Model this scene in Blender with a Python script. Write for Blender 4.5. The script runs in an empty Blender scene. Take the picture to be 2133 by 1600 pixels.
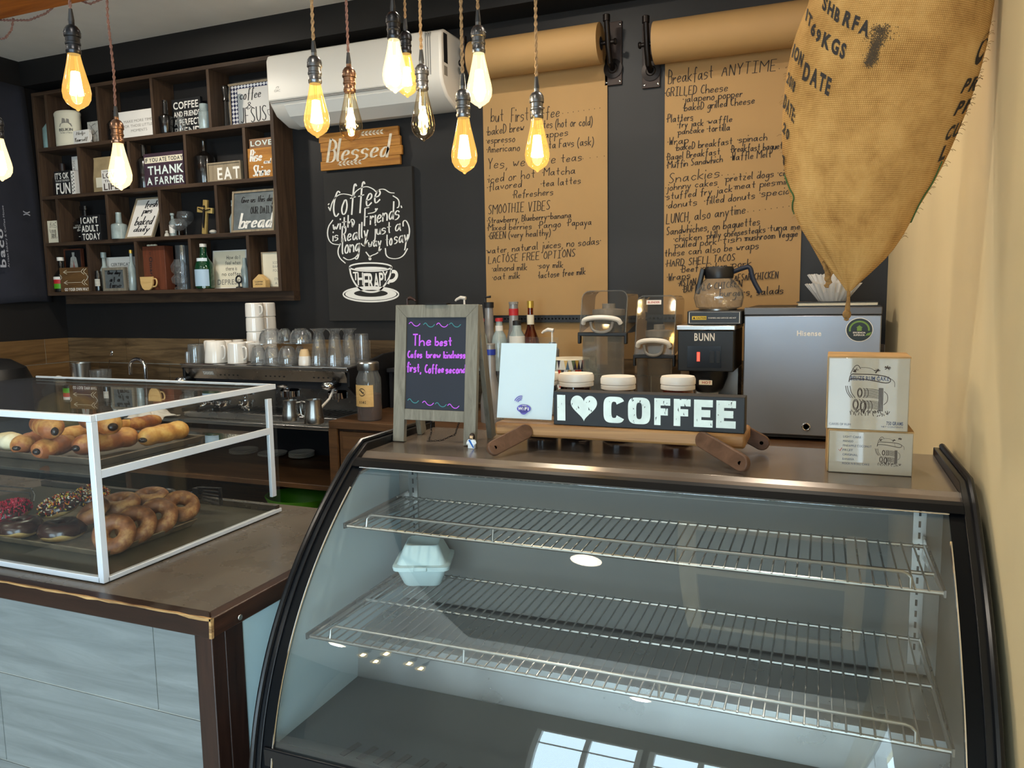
import bpy, math, random
from mathutils import Vector, Matrix, Euler
from mathutils.bvhtree import BVHTree
random.seed(7)
PI = math.pi
SC = bpy.context.scene
COL = SC.collection

# ------------------------------------------------------------------ camera
F, YAW, PITCH, ROLL = 1603.697, 0.383115, 0.115168, -0.016039
CAM = Vector((0.0, 0.0, 1.62))
_cy, _sy, _cp, _sp, _cr, _sr = math.cos(YAW), math.sin(YAW), math.cos(PITCH), math.sin(PITCH), math.cos(ROLL), math.sin(ROLL)
_f = Vector((-_sy, _cy, 0)); _r = Vector((_cy, _sy, 0)); _u = Vector((0, 0, 1))
FWD = _f * _cp - _u * _sp
_u2 = _u * _cp + _f * _sp
RGT = _r * _cr + _u2 * _sr
UPV = _u2 * _cr - _r * _sr
cam_data = bpy.data.cameras.new('camera')
cam_data.sensor_width = 36.0
cam_data.lens = F * 36.0 / 2133.0
cam_data.clip_start = 0.05
cam = bpy.data.objects.new('camera', cam_data)
COL.objects.link(cam)
mw = Matrix((RGT, UPV, -FWD)).transposed().to_4x4()
mw.translation = CAM
cam.matrix_world = mw
SC.camera = cam

# ------------------------------------------------------------------ world, lights, exposure
SC.view_settings.view_transform = 'Standard'
SC.view_settings.look = 'None'
SC.view_settings.gamma = 1.0
SC.view_settings.exposure = 0.22
SC.cycles.use_denoising = True
SC.cycles.max_bounces = 10
SC.cycles.transparent_max_bounces = 24
SC.cycles.diffuse_bounces = 4
SC.cycles.glossy_bounces = 4
SC.cycles.sample_clamp_indirect = 4.0
SC.cycles.caustics_reflective = False
SC.cycles.caustics_refractive = False
W = bpy.data.worlds.new('World'); SC.world = W
W.use_nodes = True
W.node_tree.nodes['Background'].inputs[0].default_value = (0.62, 0.84, 1.0, 1)
W.node_tree.nodes['Background'].inputs[1].default_value = 11.0

def lamp(name, kind, loc, energy, col, size=0.1, rot=(0, 0, 0), sizey=None, spot=None):
    d = bpy.data.lights.new(name, kind)
    d.energy = energy; d.color = col
    if kind == 'AREA':
        d.size = size
        d.shape = 'DISK'
        if sizey: d.shape = 'RECTANGLE'; d.size_y = sizey
    else:
        d.shadow_soft_size = size
    if kind == 'SPOT':
        d.spot_size = spot or 2.2; d.spot_blend = 0.8
    o = bpy.data.objects.new(name, d); COL.objects.link(o)
    o.location = loc; o.rotation_euler = rot
    return o

# daylight through the three street windows behind the camera (portals of the sky)
WINS = [(-2.39, -1.38), (-1.32, -0.42), (-0.36, 0.2)]
WY, WZ0, WZ1 = -5.0, 0.1, 2.42
for k, (a, b) in enumerate(WINS):
    o = lamp('window_daylight', 'AREA', ((a + b) / 2, WY - 0.12, (WZ0 + WZ1) / 2), 40, (0.66, 0.86, 1.0), b - a, (PI / 2, 0, 0), WZ1 - WZ0)
    o.data.cycles.is_portal = True
RW = (-2.6, -0.45, 0.1, 2.3)   # glazed door in the right wall: y0, y1, z0, z1
o = lamp('window_daylight', 'AREA', (0.38, (RW[0] + RW[1]) / 2, (RW[2] + RW[3]) / 2), 40, (0.66, 0.86, 1.0), RW[3] - RW[2], (0, PI / 2, 0), RW[1] - RW[0])
o.data.cycles.is_portal = True
# recessed ceiling downlights
DOWN = [(-0.96, 0.62), (-1.08, -2.62), (-3.55, -2.64), (-3.4, 0.62), (-1.2, 2.75), (-3.4, 2.75), (-0.15, 2.3)]
CEIL = 3.137
for x, y in DOWN:
    lamp('downlight_glow', 'AREA', (x, y, CEIL - 0.03), 13, (1.0, 0.90, 0.76), 0.11)

# ------------------------------------------------------------------ pixel <-> place (photo frame 2133 x 1600)
def ray(x, y):
    return RGT * ((x - 1066.5) / F) - UPV * ((y - 800) / F) + FWD
def AY(x, y, Y):
    d = ray(x, y); return CAM + d * (Y / d.y)
def AX(x, y, X):
    d = ray(x, y); return CAM + d * (X / d.x)
def AZ(x, y, Z):
    d = ray(x, y); return CAM + d * ((Z - CAM.z) / d.z)
def AD(x, y, D):
    return CAM + ray(x, y) * D

# ------------------------------------------------------------------ scene tree helpers
OFF = {}
def tag(o, label=None, cat=None, group=None, kind=None):
    if label: o['label'] = label
    if cat: o['category'] = cat
    if group: o['group'] = group
    if kind: o['kind'] = kind
    return o
def thing(name, label, cat, loc=(0, 0, 0), rot=(0, 0, 0), group=None, world=True, kind=None):
    o = bpy.data.objects.new(name, None); COL.objects.link(o)
    o.empty_display_size = 0.05
    o.location = loc; o.rotation_euler = rot
    OFF[o.name] = Vector(loc) if world else Vector((0, 0, 0))
    return tag(o, label, cat, group, kind)

class MB:
    def __init__(s): s.v = []; s.f = []; s.uv = None
    def add(s, vs, fs):
        b = len(s.v); s.v.extend(Vector(p) for p in vs); s.f.extend(tuple(b + i for i in q) for q in fs); return s
    def box(s, x0, x1, y0, y1, z0, z1):
        return s.add([(x0, y0, z0), (x1, y0, z0), (x1, y1, z0), (x0, y1, z0), (x0, y0, z1), (x1, y0, z1), (x1, y1, z1), (x0, y1, z1)],
                     [(0, 3, 2, 1), (4, 5, 6, 7), (0, 1, 5, 4), (1, 2, 6, 5), (2, 3, 7, 6), (3, 0, 4, 7)])
    def obox(s, c, size, rot=None):
        m = rot if isinstance(rot, Matrix) else Euler(rot or (0, 0, 0)).to_matrix()
        a, b, d = size[0] / 2, size[1] / 2, size[2] / 2
        p = [(-a, -b, -d), (a, -b, -d), (a, b, -d), (-a, b, -d), (-a, -b, d), (a, -b, d), (a, b, d), (-a, b, d)]
        return s.add([Vector(c) + m @ Vector(q) for q in p], [(0, 3, 2, 1), (4, 5, 6, 7), (0, 1, 5, 4), (1, 2, 6, 5), (2, 3, 7, 6), (3, 0, 4, 7)])
    def bar(s, a, b, w, h, up=(0, 0, 1)):
        a, b = Vector(a), Vector(b); d = (b - a); L = d.length; d.normalize()
        x = d.cross(Vector(up)); x = x.normalized() if x.length > 1e-6 else Vector((1, 0, 0)); y = x.cross(d)
        return s.obox((a + b) / 2, (w, h, L), Matrix((x, y, d)).transposed())
    def tube(s, pts, r, n=8, closed=False, cap=True):
        pts = [Vector(p) for p in pts]; N = len(pts)
        rs = r if isinstance(r, (list, tuple)) else [r] * N
        vs, fs = [], []; prev = None
        for i, p in enumerate(pts):
            a = pts[i - 1] if (i > 0 or closed) else p
            b = pts[(i + 1) % N] if (i < N - 1 or closed) else p
            t = (b - a).normalized() if (b - a).length > 1e-9 else Vector((0, 0, 1))
            if prev is None:
                q = Vector((0, 0, 1)) if abs(t.z) < 0.9 else Vector((1, 0, 0))
                x = t.cross(q).normalized()
            else:
                x = prev - t * prev.dot(t); x = x.normalized() if x.length > 1e-6 else t.orthogonal().normalized()
            prev = x; y = t.cross(x)
            for k in range(n):
                an = 2 * PI * k / n
                vs.append(p + (x * math.cos(an) + y * math.sin(an)) * rs[i])
        for i in range(N if closed else N - 1):
            j = (i + 1) % N
            for k in range(n):
                l = (k + 1) % n
                fs.append((i * n + k, i * n + l, j * n + l, j * n + k))
        if cap and not closed:
            fs.append(tuple(reversed(range(n)))); fs.append(tuple((N - 1) * n + k for k in range(n)))
        return s.add(vs, fs)
    def lathe(s, prof, c=(0, 0, 0), n=24, rot=None, cap=True, sx=1, sy=1):
        c = Vector(c); m = rot if isinstance(rot, Matrix) else (Euler(rot).to_matrix() if rot else Matrix.Identity(3))
        vs, fs = [], []
        for r, z in prof:
            for k in range(n):
                an = 2 * PI * k / n
                vs.append(c + m @ Vector((r * math.cos(an) * sx, r * math.sin(an) * sy, z)))
        for i in range(len(prof) - 1):
            for k in range(n):
                l = (k + 1) % n
                fs.append((i * n + k, i * n + l, (i + 1) * n + l, (i + 1) * n + k))
        if cap:
            if prof[0][0] > 1e-5: fs.append(tuple(reversed(range(n))))
            if prof[-1][0] > 1e-5: fs.append(tuple((len(prof) - 1) * n + k for k in range(n)))
        return s.add(vs, fs)
    def ell(s, c, rx, ry, rz, n=16, m=10, rot=None):
        prof = [(math.sin(PI * i / m), -math.cos(PI * i / m)) for i in range(m + 1)]
        R = Euler(rot).to_matrix() if rot and not isinstance(rot, Matrix) else (rot or Matrix.Identity(3))
        S = Matrix.Diagonal((rx, ry, rz))
        return s.lathe(prof, c, n, R @ S, cap=False)
    def torus(s, c, R, r, n=24, m=10, rot=None, sz=1.0):
        c = Vector(c); M = Euler(rot).to_matrix() if rot and not isinstance(rot, Matrix) else (rot or Matrix.Identity(3))
        vs, fs = [], []
        for i in range(n):
            a = 2 * PI * i / n
            for k in range(m):
                b = 2 * PI * k / m
                q = R + r * math.cos(b)
                vs.append(c + M @ Vector((q * math.cos(a), q * math.sin(a), r * math.sin(b) * sz)))
        for i in range(n):
            for k in range(m):
                fs.append((i * m + k, ((i + 1) % n) * m + k, ((i + 1) % n) * m + (k + 1) % m, i * m + (k + 1) % m))
        return s.add(vs, fs)
    def prism(s, poly, fn, t):
        """poly in 2-D, fn(u, v, w) -> place, w from 0 to t"""
        n = len(poly)
        vs = [fn(u, v, 0) for u, v in poly] + [fn(u, v, t) for u, v in poly]
        fs = [tuple(range(n)), tuple(reversed(range(n, 2 * n)))] + [(i, i + n, (i + 1) % n + n, (i + 1) % n) for i in range(n)]
        return s.add(vs, fs)
    def poly(s, pts):
        return s.add(pts, [tuple(range(len(pts)))])
    def line2(s, pts, fn, w, callig=0.0):
        """a flat stroke of width w along 2-D points, laid on a surface by fn(u, v)"""
        N = len(pts); L = []; Rr = []
        for i in range(N):
            a = pts[max(0, i - 1)]; b = pts[min(N - 1, i + 1)]
            dx, dy = b[0] - a[0], b[1] - a[1]; l = math.hypot(dx, dy) or 1e-9
            ww = w * (1 - callig + callig * 1.6 * abs(dy) / l) / 2
            L.append((pts[i][0] - dy / l * ww, pts[i][1] + dx / l * ww)); Rr.append((pts[i][0] + dy / l * ww, pts[i][1] - dx / l * ww))
        vs = [fn(*q) for q in L] + [fn(*q) for q in Rr]
        return s.add(vs, [(i, i + N, i + N + 1, i + 1) for i in range(N - 1)])
    def xf(s, M):
        s.v = [M @ p for p in s.v]; return s
    def build(s, name, mat, parent=None, smooth=True, bevel=0, sub=0, solid=0, ang=0.6, base=None):
        off = Vector((0, 0, 0))
        if parent is not None: off = OFF.get(parent.name, Vector((0, 0, 0)))
        elif base is not None: off = Vector(base)
        me = bpy.data.meshes.new(name)
        me.from_pydata([tuple(p - off) for p in s.v], [], s.f)
        if s.uv: 
            l = me.uv_layers.new(name='UVMap')
            for lp in me.loops: l.data[lp.index].uv = s.uv[lp.vertex_index]
        me.update()
        if smooth:
            me.shade_smooth(); me.set_sharp_from_angle(angle=ang)
        o = bpy.data.objects.new(name, me); COL.objects.link(o)
        for m in (mat if isinstance(mat, (list, tuple)) else [mat]): me.materials.append(m)
        if parent is not None:
            o.parent = parent; OFF[o.name] = off
        else:
            o.location = off
        if solid:
            md = o.modifiers.new('solid', 'SOLIDIFY'); md.thickness = solid; md.offset = 0
        if bevel:
            md = o.modifiers.new('bevel', 'BEVEL'); md.width = bevel; md.segments = 2; md.limit_method = 'ANGLE'; md.angle_limit = 0.7
        if sub:
            md = o.modifiers.new('sub', 'SUBSURF'); md.levels = sub; md.render_levels = sub
        return o

def struct(name, mb, mat, **k):
    o = mb.build(name, mat, **k); o['kind'] = 'structure'; return o

# ------------------------------------------------------------------ lettering
G = {}
_g = """a:47 28 06 14 35 47|48 45 54;b:0c 04|06 28 47 45 24 05;c:47 28 06 15 24 45;d:47 28 06 14 35 47|4c 44;e:06 36 47 28 06 14 45;f:4b 3c 2b 23|08 48;g:47 28 06 14 35 47|48 42 20 01;h:0c 04|06 28 47 44;i:08 04|0a 0b;j:28 22 10 01|2a 2b;k:0c 04|48 06 44;l:0c 05 14;m:08 04|07 18 27 24|27 38 57 54;n:08 04|06 28 47 44;o:28 06 14 34 46 38 28;p:08 00|07 28 47 45 24 05;q:47 28 06 14 35 47|48 40 51;r:08 04|06 28 37;s:47 28 07 16 36 45 24 04;t:2b 25 34|08 48;u:08 05 24 35 48|48 44;v:08 24 48;w:08 14 27 34 58;x:08 44|48 04;y:08 24|48 24 10 00;z:08 48 04 44;A:04 2c 44|17 37;B:0c 04|0c 3b 49 38 08|38 47 45 34 04;C:4b 2c 09 06 24 45;D:0c 04|0c 3b 48 35 04;E:4c 0c|0c 04|04 44|08 38;F:4c 0c|0c 04|08 38;G:4b 2c 09 06 24 45 48|48 28;H:0c 04|4c 44|08 48;I:2c 24|0c 4c|04 44;J:3c 36 24 05;K:0c 04|4c 08|08 44;L:0c 04|04 44;M:04 0c|0c 38|38 6c|6c 64;N:04 0c|0c 44|44 4c;O:2c 09 06 24 46 49 2c;P:0c 04|0c 3c 4a 38 08;Q:2c 09 06 24 46 49 2c|36 53;R:0c 04|0c 3c 4a 38 08|28 44;S:4b 2c 0a 28 46 24 05;T:2c 24|0c 4c;U:0c 06 24 46 4c;V:0c 24|24 4c;W:0c 14|14 29|29 34|34 4c;X:0c 44|4c 04;Y:0c 28|28 4c|28 24;Z:0c 4c|4c 04|04 44;,:14 02;.:04 05;*:07 08;(:2c 09 05 22;):0c 29 25 02;~:07 18 37 48;&:45 1a 2c 3a 06 14 36;-:07 37;':0c 1a;?:0a 1c 3b 39 26 25|24 23;1:1b 2c|2c 24;2:0a 2c 4a 04|04 44"""
for e in _g.split(';'):
    k, v = e[0], e[2:]
    G[k] = [[(int(q[0], 16) / 8, (int(q[1], 16) - 4) / 8) for q in st.split()] for st in v.split('|')]
def chaikin(p, it=2):
    if len(p) < 3: return p
    for _ in range(it):
        q = [p[0]]
        for a, b in zip(p, p[1:]):
            q += [(a[0] * .75 + b[0] * .25, a[1] * .75 + b[1] * .25), (a[0] * .25 + b[0] * .75, a[1] * .25 + b[1] * .75)]
        p = q + [p[-1]]
    return p
def strokes(s, slant=0.0, jit=0.02, gap=0.2, smooth=2):
    out = []; x = 0.0
    for ch in s:
        if ch == ' ': x += 0.5; continue
        g = G.get(ch)
        if not g: x += 0.3; continue
        w = max(p[0] for st in g for p in st)
        dy = random.uniform(-jit, jit); sc = random.uniform(1 - jit, 1 + jit)
        for st in g:
            out.append(chaikin([(x + p[0] * sc + slant * p[1], p[1] * sc + dy) for p in st], smooth))
        x += w + gap
    return out, max(x - gap, 0.1)
_cache = {}
def glyph(ch, bold):
    k = (ch, bold)
    if k in _cache: return _cache[k]
    cu = bpy.data.curves.new('g', 'FONT'); cu.body = ch; cu.size = 1.0; cu.resolution_u = 3
    if bold: cu.offset = bold
    ob = bpy.data.objects.new('g', cu); COL.objects.link(ob)
    dg = bpy.context.evaluated_depsgraph_get(); dg.update()
    me = bpy.data.meshes.new_from_object(ob.evaluated_get(dg))
    vs = [(p.co.x, p.co.y) for p in me.vertices]; fs = [tuple(q.vertices) for q in me.polygons]
    bpy.data.objects.remove(ob); bpy.data.curves.remove(cu); bpy.data.meshes.remove(me)
    x0 = min((p[0] for p in vs), default=0); x1 = max((p[0] for p in vs), default=0.3)
    _cache[k] = ([(p[0] - x0, p[1]) for p in vs], fs, x1 - x0)
    return _cache[k]
for ch in "ABCDEFGHIJKLMNOPQRSTUVWXYZabcdefghijklmnopqrstuvwxyz0123456789'.,:&-?":
    for b in (0, 0.022, 0.045): glyph(ch, b)

def font_layout(s, bold, gap=0.1):
    vs, fs, x = [], [], 0.0
    for ch in s:
        if ch == ' ': x += 0.28; continue
        gv, gf, w = glyph(ch, bold)
        b = len(vs); vs += [(x + p[0], p[1]) for p in gv]; fs += [tuple(b + i for i in q) for q in gf]; x += w + gap
    return vs, fs, x - gap
def font_fit(mb, s, fn, x0, x1, y0, y1, bold=0.022, gap=0.1):
    """printed letters whose inked box fills x0..x1, y0..y1 of the surface fn"""
    vs, fs, w = font_layout(s, bold, gap)
    a = min(p[0] for p in vs); b = max(p[0] for p in vs); c = min(p[1] for p in vs); d = max(p[1] for p in vs)
    mb.add([fn(x0 + (p[0] - a) / (b - a) * (x1 - x0), y0 + (p[1] - c) / (d - c) * (y1 - y0)) for p in vs], fs)
def hand_fit(mb, s, fn, x0, x1, y0, y1, w, slant=0.0, callig=0.0, jit=0.02, smooth=2):
    st, _ = strokes(s, slant, jit, smooth=smooth)
    a = min(p[0] for q in st for p in q); b = max(p[0] for q in st for p in q); c = min(p[1] for q in st for p in q); d = max(p[1] for q in st for p in q)
    d = max(d, c + 0.3)
    for q in st: mb.line2([(x0 + (p[0] - a) / (b - a) * (x1 - x0), y0 + (p[1] - c) / (d - c) * (y1 - y0)) for p in q], fn, w, callig)
def hand_line(mb, s, p0, p1, h, fn, w, slant=0.0, callig=0.0, jit=0.03):
    """handwriting on the baseline p0-p1 (2-D), capital height h"""
    st, L = strokes(s, slant, jit)
    dx, dy = p1[0] - p0[0], p1[1] - p0[1]
    for q in st:
        mb.line2([(p0[0] + dx * p[0] / L, p0[1] + dy * p[0] / L + h * p[1]) for p in q], fn, w, callig)
def plane_fn(o, u, v, off=(0, 0, 0)):
    o, u, v, off = Vector(o), Vector(u), Vector(v), Vector(off)
    return lambda a, b: o + off + u * a + v * b
# ------------------------------------------------------------------ materials
def lin(c):
    if isinstance(c, str):
        c = tuple(int(c[i:i + 2], 16) / 255 for i in (0, 2, 4))
    return tuple(x / 12.92 if x <= 0.04045 else ((x + 0.055) / 1.055) ** 2.4 for x in c) + (1,)
class NT:
    def __init__(s, name):
        s.m = bpy.data.materials.new(name); s.m.use_nodes = True; s.t = s.m.node_tree; s.t.nodes.clear()
        s.out = s.n('ShaderNodeOutputMaterial')
    def n(s, ty, **k):
        nd = s.t.nodes.new(ty)
        for a, b in k.items():
            if a.startswith('_'): setattr(nd, a[1:], b)
            else: nd.inputs[a.replace('__', ' ')].default_value = b
        return nd
    def l(s, a, b): s.t.links.new(a, b)
    def coord(s, scale=(1, 1, 1), which='Object'):
        tc = s.n('ShaderNodeTexCoord'); mp = s.n('ShaderNodeMapping'); mp.inputs['Scale'].default_value = scale
        s.l(tc.outputs[which], mp.inputs[0]); return mp.outputs[0]
    def ramp(s, fac, stops):
        r = s.n('ShaderNodeValToRGB'); e = r.color_ramp.elements
        while len(e) < len(stops): e.new(0.5)
        for q, (p, c) in zip(e, stops): q.position = p; q.color = c
        s.l(fac, r.inputs[0]); return r.outputs[0]
    def fin(s, sh): s.l(sh, s.out.inputs[0]); return s.m
def mat(name, col, rough=0.5, metal=0.0, noise=0.0, nscale=6.0, bump=0.0, bscale=60.0, spec=0.5, coat=0.0, rnoise=0.0):
    T = NT(name); c = lin(col)
    p = T.n('ShaderNodeBsdfPrincipled', Base__Color=c, Roughness=rough, Metallic=metal)
    p.inputs['Specular IOR Level'].default_value = spec
    p.inputs['Coat Weight'].default_value = coat
    if noise or bump or rnoise: co = T.coord()
    if noise:
        nz = T.n('ShaderNodeTexNoise', Scale=nscale, Detail=6.0); T.l(co, nz.inputs['Vector'])
        lo = tuple(x * (1 - noise) for x in c[:3]) + (1,); hi = tuple(min(1, x * (1 + noise)) for x in c[:3]) + (1,)
        T.l(T.ramp(nz.outputs[0], [(0.3, lo), (0.7, hi)]), p.inputs['Base Color'])
    if rnoise:
        nz = T.n('ShaderNodeTexNoise', Scale=nscale * 2, Detail=5.0); T.l(co, nz.inputs['Vector'])
        mr = T.n('ShaderNodeMapRange'); mr.inputs['To Min'].default_value = max(0, rough - rnoise); mr.inputs['To Max'].default_value = rough + rnoise
        T.l(nz.outputs[0], mr.inputs[0]); T.l(mr.outputs[0], p.inputs['Roughness'])
    if bump:
        nb = T.n('ShaderNodeTexNoise', Scale=bscale, Detail=4.0); T.l(co, nb.inputs['Vector'])
        bp = T.n('ShaderNodeBump', Strength=bump, Distance=0.004); T.l(nb.outputs[0], bp.inputs['Height']); T.l(bp.outputs[0], p.inputs['Normal'])
    return T.fin(p.outputs[0])
def wood(name, c1, c2, axis='X', scale=1.0, rough=0.5, bump=0.15, island=0.0, spec=0.4):
    T = NT(name)
    st = {'X': (1.2, 14, 14), 'Y': (14, 1.2, 14), 'Z': (14, 14, 1.2)}[axis]
    co = T.coord(tuple(q * scale for q in st))
    nz = T.n('ShaderNodeTexNoise', Scale=2.2, Detail=9.0, Roughness=0.65, Distortion=1.2); T.l(co, nz.inputs['Vector'])
    c = T.ramp(nz.outputs[0], [(0.28, lin(c1)), (0.5, tuple((a + b) / 2 for a, b in zip(lin(c1), lin(c2)))), (0.72, lin(c2))])
    p = T.n('ShaderNodeBsdfPrincipled', Roughness=rough); p.inputs['Specular IOR Level'].default_value = spec
    if island:
        ge = T.n('ShaderNodeNewGeometry'); hs = T.n('ShaderNodeHueSaturation')
        mr = T.n('ShaderNodeMapRange'); mr.inputs['To Min'].default_value = 1 - island; mr.inputs['To Max'].default_value = 1 + island
        T.l(ge.outputs['Random Per Island'], mr.inputs[0]); T.l(mr.outputs[0], hs.inputs['Value']); T.l(c, hs.inputs['Color']); c = hs.outputs[0]
    T.l(c, p.inputs['Base Color'])
    if bump:
        bp = T.n('ShaderNodeBump', Strength=bump, Distance=0.002); T.l(nz.outputs[0], bp.inputs['Height']); T.l(bp.outputs[0], p.inputs['Normal'])
    return T.fin(p.outputs[0])
def glass(name, tint=(0.96, 0.98, 0.97), refl=1.0, rough=0.0, f0=0.04, edge=None, haze=0.0):
    """thin pane: clear, with the mirror part growing towards grazing view; edge darkens a wall seen side-on"""
    T = NT(name)
    lw = T.n('ShaderNodeLayerWeight', Blend=0.5)
    pw = T.n('ShaderNodeMath', _operation='POWER'); pw.inputs[1].default_value = 4.0; T.l(lw.outputs['Facing'], pw.inputs[0])
    ma = T.n('ShaderNodeMath', _operation='MULTIPLY_ADD'); ma.inputs[1].default_value = 0.9 * refl; ma.inputs[2].default_value = f0 * refl; T.l(pw.outputs[0], ma.inputs[0])
    ma.use_clamp = True
    tr = T.n('ShaderNodeBsdfTransparent', Color=tuple(tint) + (1,))
    if edge:
        mx = T.n('ShaderNodeMix', _data_type='RGBA'); mx.inputs[6].default_value = tuple(tint) + (1,); mx.inputs[7].default_value = tuple(edge) + (1,)
        p2 = T.n('ShaderNodeMath', _operation='POWER'); p2.inputs[1].default_value = 2.0; T.l(lw.outputs['Facing'], p2.inputs[0])
        T.l(p2.outputs[0], mx.inputs[0]); T.l(mx.outputs[2], tr.inputs[0])
    gl = T.n('ShaderNodeBsdfGlossy', Roughness=rough, Color=(1, 1, 1, 1))
    mi = T.n('ShaderNodeMixShader'); T.l(ma.outputs[0], mi.inputs[0]); T.l(tr.outputs[0], mi.inputs[1]); T.l(gl.outputs[0], mi.inputs[2])
    sh = mi.outputs[0]
    if haze:   # pale veil mixed into the glass, standing in for hazy reflections and highlights
        df = T.n('ShaderNodeBsdfDiffuse', Color=(0.75, 0.78, 0.78, 1)); m2 = T.n('ShaderNodeMixShader', Fac=haze)
        T.l(sh, m2.inputs[1]); T.l(df.outputs[0], m2.inputs[2]); sh = m2.outputs[0]
    return T.fin(sh)
def bulbg(name, tint, refl, rough, f0, edge, col, k):
    """lit amber bulb: clear coloured glass that itself glows"""
    m = glass(name, tint, refl, rough, f0, edge=edge); t = m.node_tree
    out = next(n for n in t.nodes if n.type == 'OUTPUT_MATERIAL'); src = out.inputs[0].links[0].from_socket
    e = t.nodes.new('ShaderNodeEmission'); e.inputs[0].default_value = tuple(col) + (1,); e.inputs[1].default_value = k
    a = t.nodes.new('ShaderNodeAddShader'); t.links.new(src, a.inputs[0]); t.links.new(e.outputs[0], a.inputs[1]); t.links.new(a.outputs[0], out.inputs[0])
    return m
def emit(name, col, k):
    T = NT(name); e = T.n('ShaderNodeEmission', Color=tuple(col) + (1,), Strength=k); return T.fin(e.outputs[0])

M = {}
M['black_wall'] = mat('black_wall_paint', '151313', 0.55, noise=0.25, nscale=3, bump=0.08, bscale=25)
M['ceiling'] = mat('white_ceiling_paint', 'f0ece5', 0.9, noise=0.03, bump=0.1, bscale=140)
M['dark_ceiling'] = mat('dark_ceiling_panel', '3a3733', 0.8)
M['cream_wall'] = mat('cream_wall_paint', 'e4d0a4', 0.6, noise=0.05, nscale=2.5, bump=0.05, bscale=30)
M['floor'] = mat('grey_floor_tile', 'c2bbb0', 0.4, noise=0.15)
M['white_paint'] = mat('white_paint', 'e8e6e0', 0.5)
M['front_wall'] = mat('pale_shop_wall', '8d8376', 0.8)
M['backsplash'] = wood('brown_wood_tile', '2c2015', '7d6648', 'X', 0.8, 0.35, 0.05, island=0.35)
M['grout'] = mat('pale_grout', 'b8b4a8', 0.9)
M['grey_tile'] = wood('grey_wood_tile', '5e6566', '7d8485', 'X', 0.7, 0.42, 0.03, island=0.06)
M['shelf_wood'] = wood('dark_stained_wood', '281a12', '54402f', 'X', 1.0, 0.6, 0.2)
M['shelf_wood_v'] = wood('dark_stained_wood_upright', '281a12', '54402f', 'Z', 1.0, 0.6, 0.2)
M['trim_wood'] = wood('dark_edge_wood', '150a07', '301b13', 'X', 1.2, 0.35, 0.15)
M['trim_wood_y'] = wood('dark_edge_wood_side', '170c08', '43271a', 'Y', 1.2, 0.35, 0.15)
M['worn_wood'] = wood('worn_pale_edge', '5b3c24', 'c9a26a', 'X', 3.0, 0.7, 0.3)
M['trim_wood_z'] = wood('dark_post_wood', '1a0f0c', '38221a', 'Z', 1.2, 0.4, 0.15)
M['laminate'] = mat('brown_laminate', '5a5249', 0.28, noise=0.2, nscale=5, bump=0.03, rnoise=0.08)
M['blue_panel'] = mat('pale_blue_panel', 'b9d0d3', 0.5, noise=0.05, nscale=4)
M['alu'] = mat('white_aluminium', 'd5dbe2', 0.35, 0.15, noise=0.03)
M['steel'] = mat('brushed_steel', 'b4b2ae', 0.3, 1.0, noise=0.06, rnoise=0.1)
M['dark_steel'] = mat('smoky_steel', '8a8682', 0.28, 1.0, noise=0.1, rnoise=0.1)
M['chrome'] = mat('chrome', 'e8e8ea', 0.07, 1.0)
M['case_black'] = mat('black_case_frame', '0c0e12', 0.3, spec=0.35)
M['border_black'] = mat('black_glass_border', '090b0e', 0.4, spec=0.12)
M['case_inner'] = mat('grey_case_lining', '7b7770', 0.55, noise=0.08, nscale=2)
M['case_side'] = mat('pale_case_side', 'a9bcc0', 0.5, noise=0.06, nscale=3)
M['case_deck'] = mat('grey_deck_metal', '363e40', 0.35, 0.4, noise=0.1, nscale=3)
M['case_top'] = mat('brown_steel_top', '756a60', 0.2, 0.35, noise=0.12, nscale=4, rnoise=0.06)
M['case_glass'] = glass('case_glass', (0.90, 0.94, 0.94), 1.15, 0.0, 0.07, haze=0.022)
M['pane'] = glass('clear_acrylic', (0.975, 0.988, 0.982), 0.8, 0.0, 0.035, haze=0.008)
M['pane_top'] = glass('smoky_acrylic', (0.93, 0.96, 0.94), 1.1, 0.0, 0.045, haze=0.012)
M['ware'] = glass('glassware', (0.94, 0.95, 0.96), 1.2, 0.02, 0.06, edge=(0.66, 0.68, 0.70), haze=0.05)
M['ware_smoke'] = glass('smoky_plastic', (0.86, 0.82, 0.76), 0.9, 0.05, 0.06, edge=(0.4, 0.36, 0.32), haze=0.02)
M['ware_grey'] = glass('old_glass', (0.78, 0.79, 0.79), 1.0, 0.06, 0.06, edge=(0.45, 0.45, 0.45), haze=0.08)
M['ware_aqua'] = mat('aqua_bottle_glass', '7f9996', 0.15, noise=0.2, nscale=12, coat=0.6)
M['ware_dark'] = mat('dark_bottle_glass', '14110f', 0.18, noise=0.3, nscale=8, coat=0.5)
M['ware_brown'] = mat('brown_stoneware', '2c1d17', 0.5, noise=0.3, nscale=8)
M['ware_amber'] = glass('amber_glass', (0.50, 0.20, 0.07), 1.0, 0.02, 0.05, edge=(0.12, 0.03, 0.01))
M['ware_green'] = mat('green_bottle_glass', '0f3b22', 0.1, coat=0.8)
M['ware_clear'] = mat('frosted_bottle_glass', '93a09f', 0.2, noise=0.25, nscale=14, coat=0.7)
M['bulb_glass'] = bulbg('amber_bulb_glass', (1.0, 0.84, 0.46), 0.9, 0.0, 0.04, (1.0, 0.66, 0.2), (1.0, 0.60, 0.16), 0.42)
M['bulb_white'] = bulbg('bright_bulb_glass', (1.0, 0.95, 0.82), 0.9, 0.0, 0.04, (1.0, 0.8, 0.42), (1.0, 0.82, 0.46), 0.75)
M['bulb_clear'] = glass('pale_bulb_glass', (1.0, 0.93, 0.78), 1.0, 0.0, 0.05, edge=(0.75, 0.58, 0.36))
M['filament'] = emit('hot_filament', (1.0, 0.74, 0.34), 45)
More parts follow.
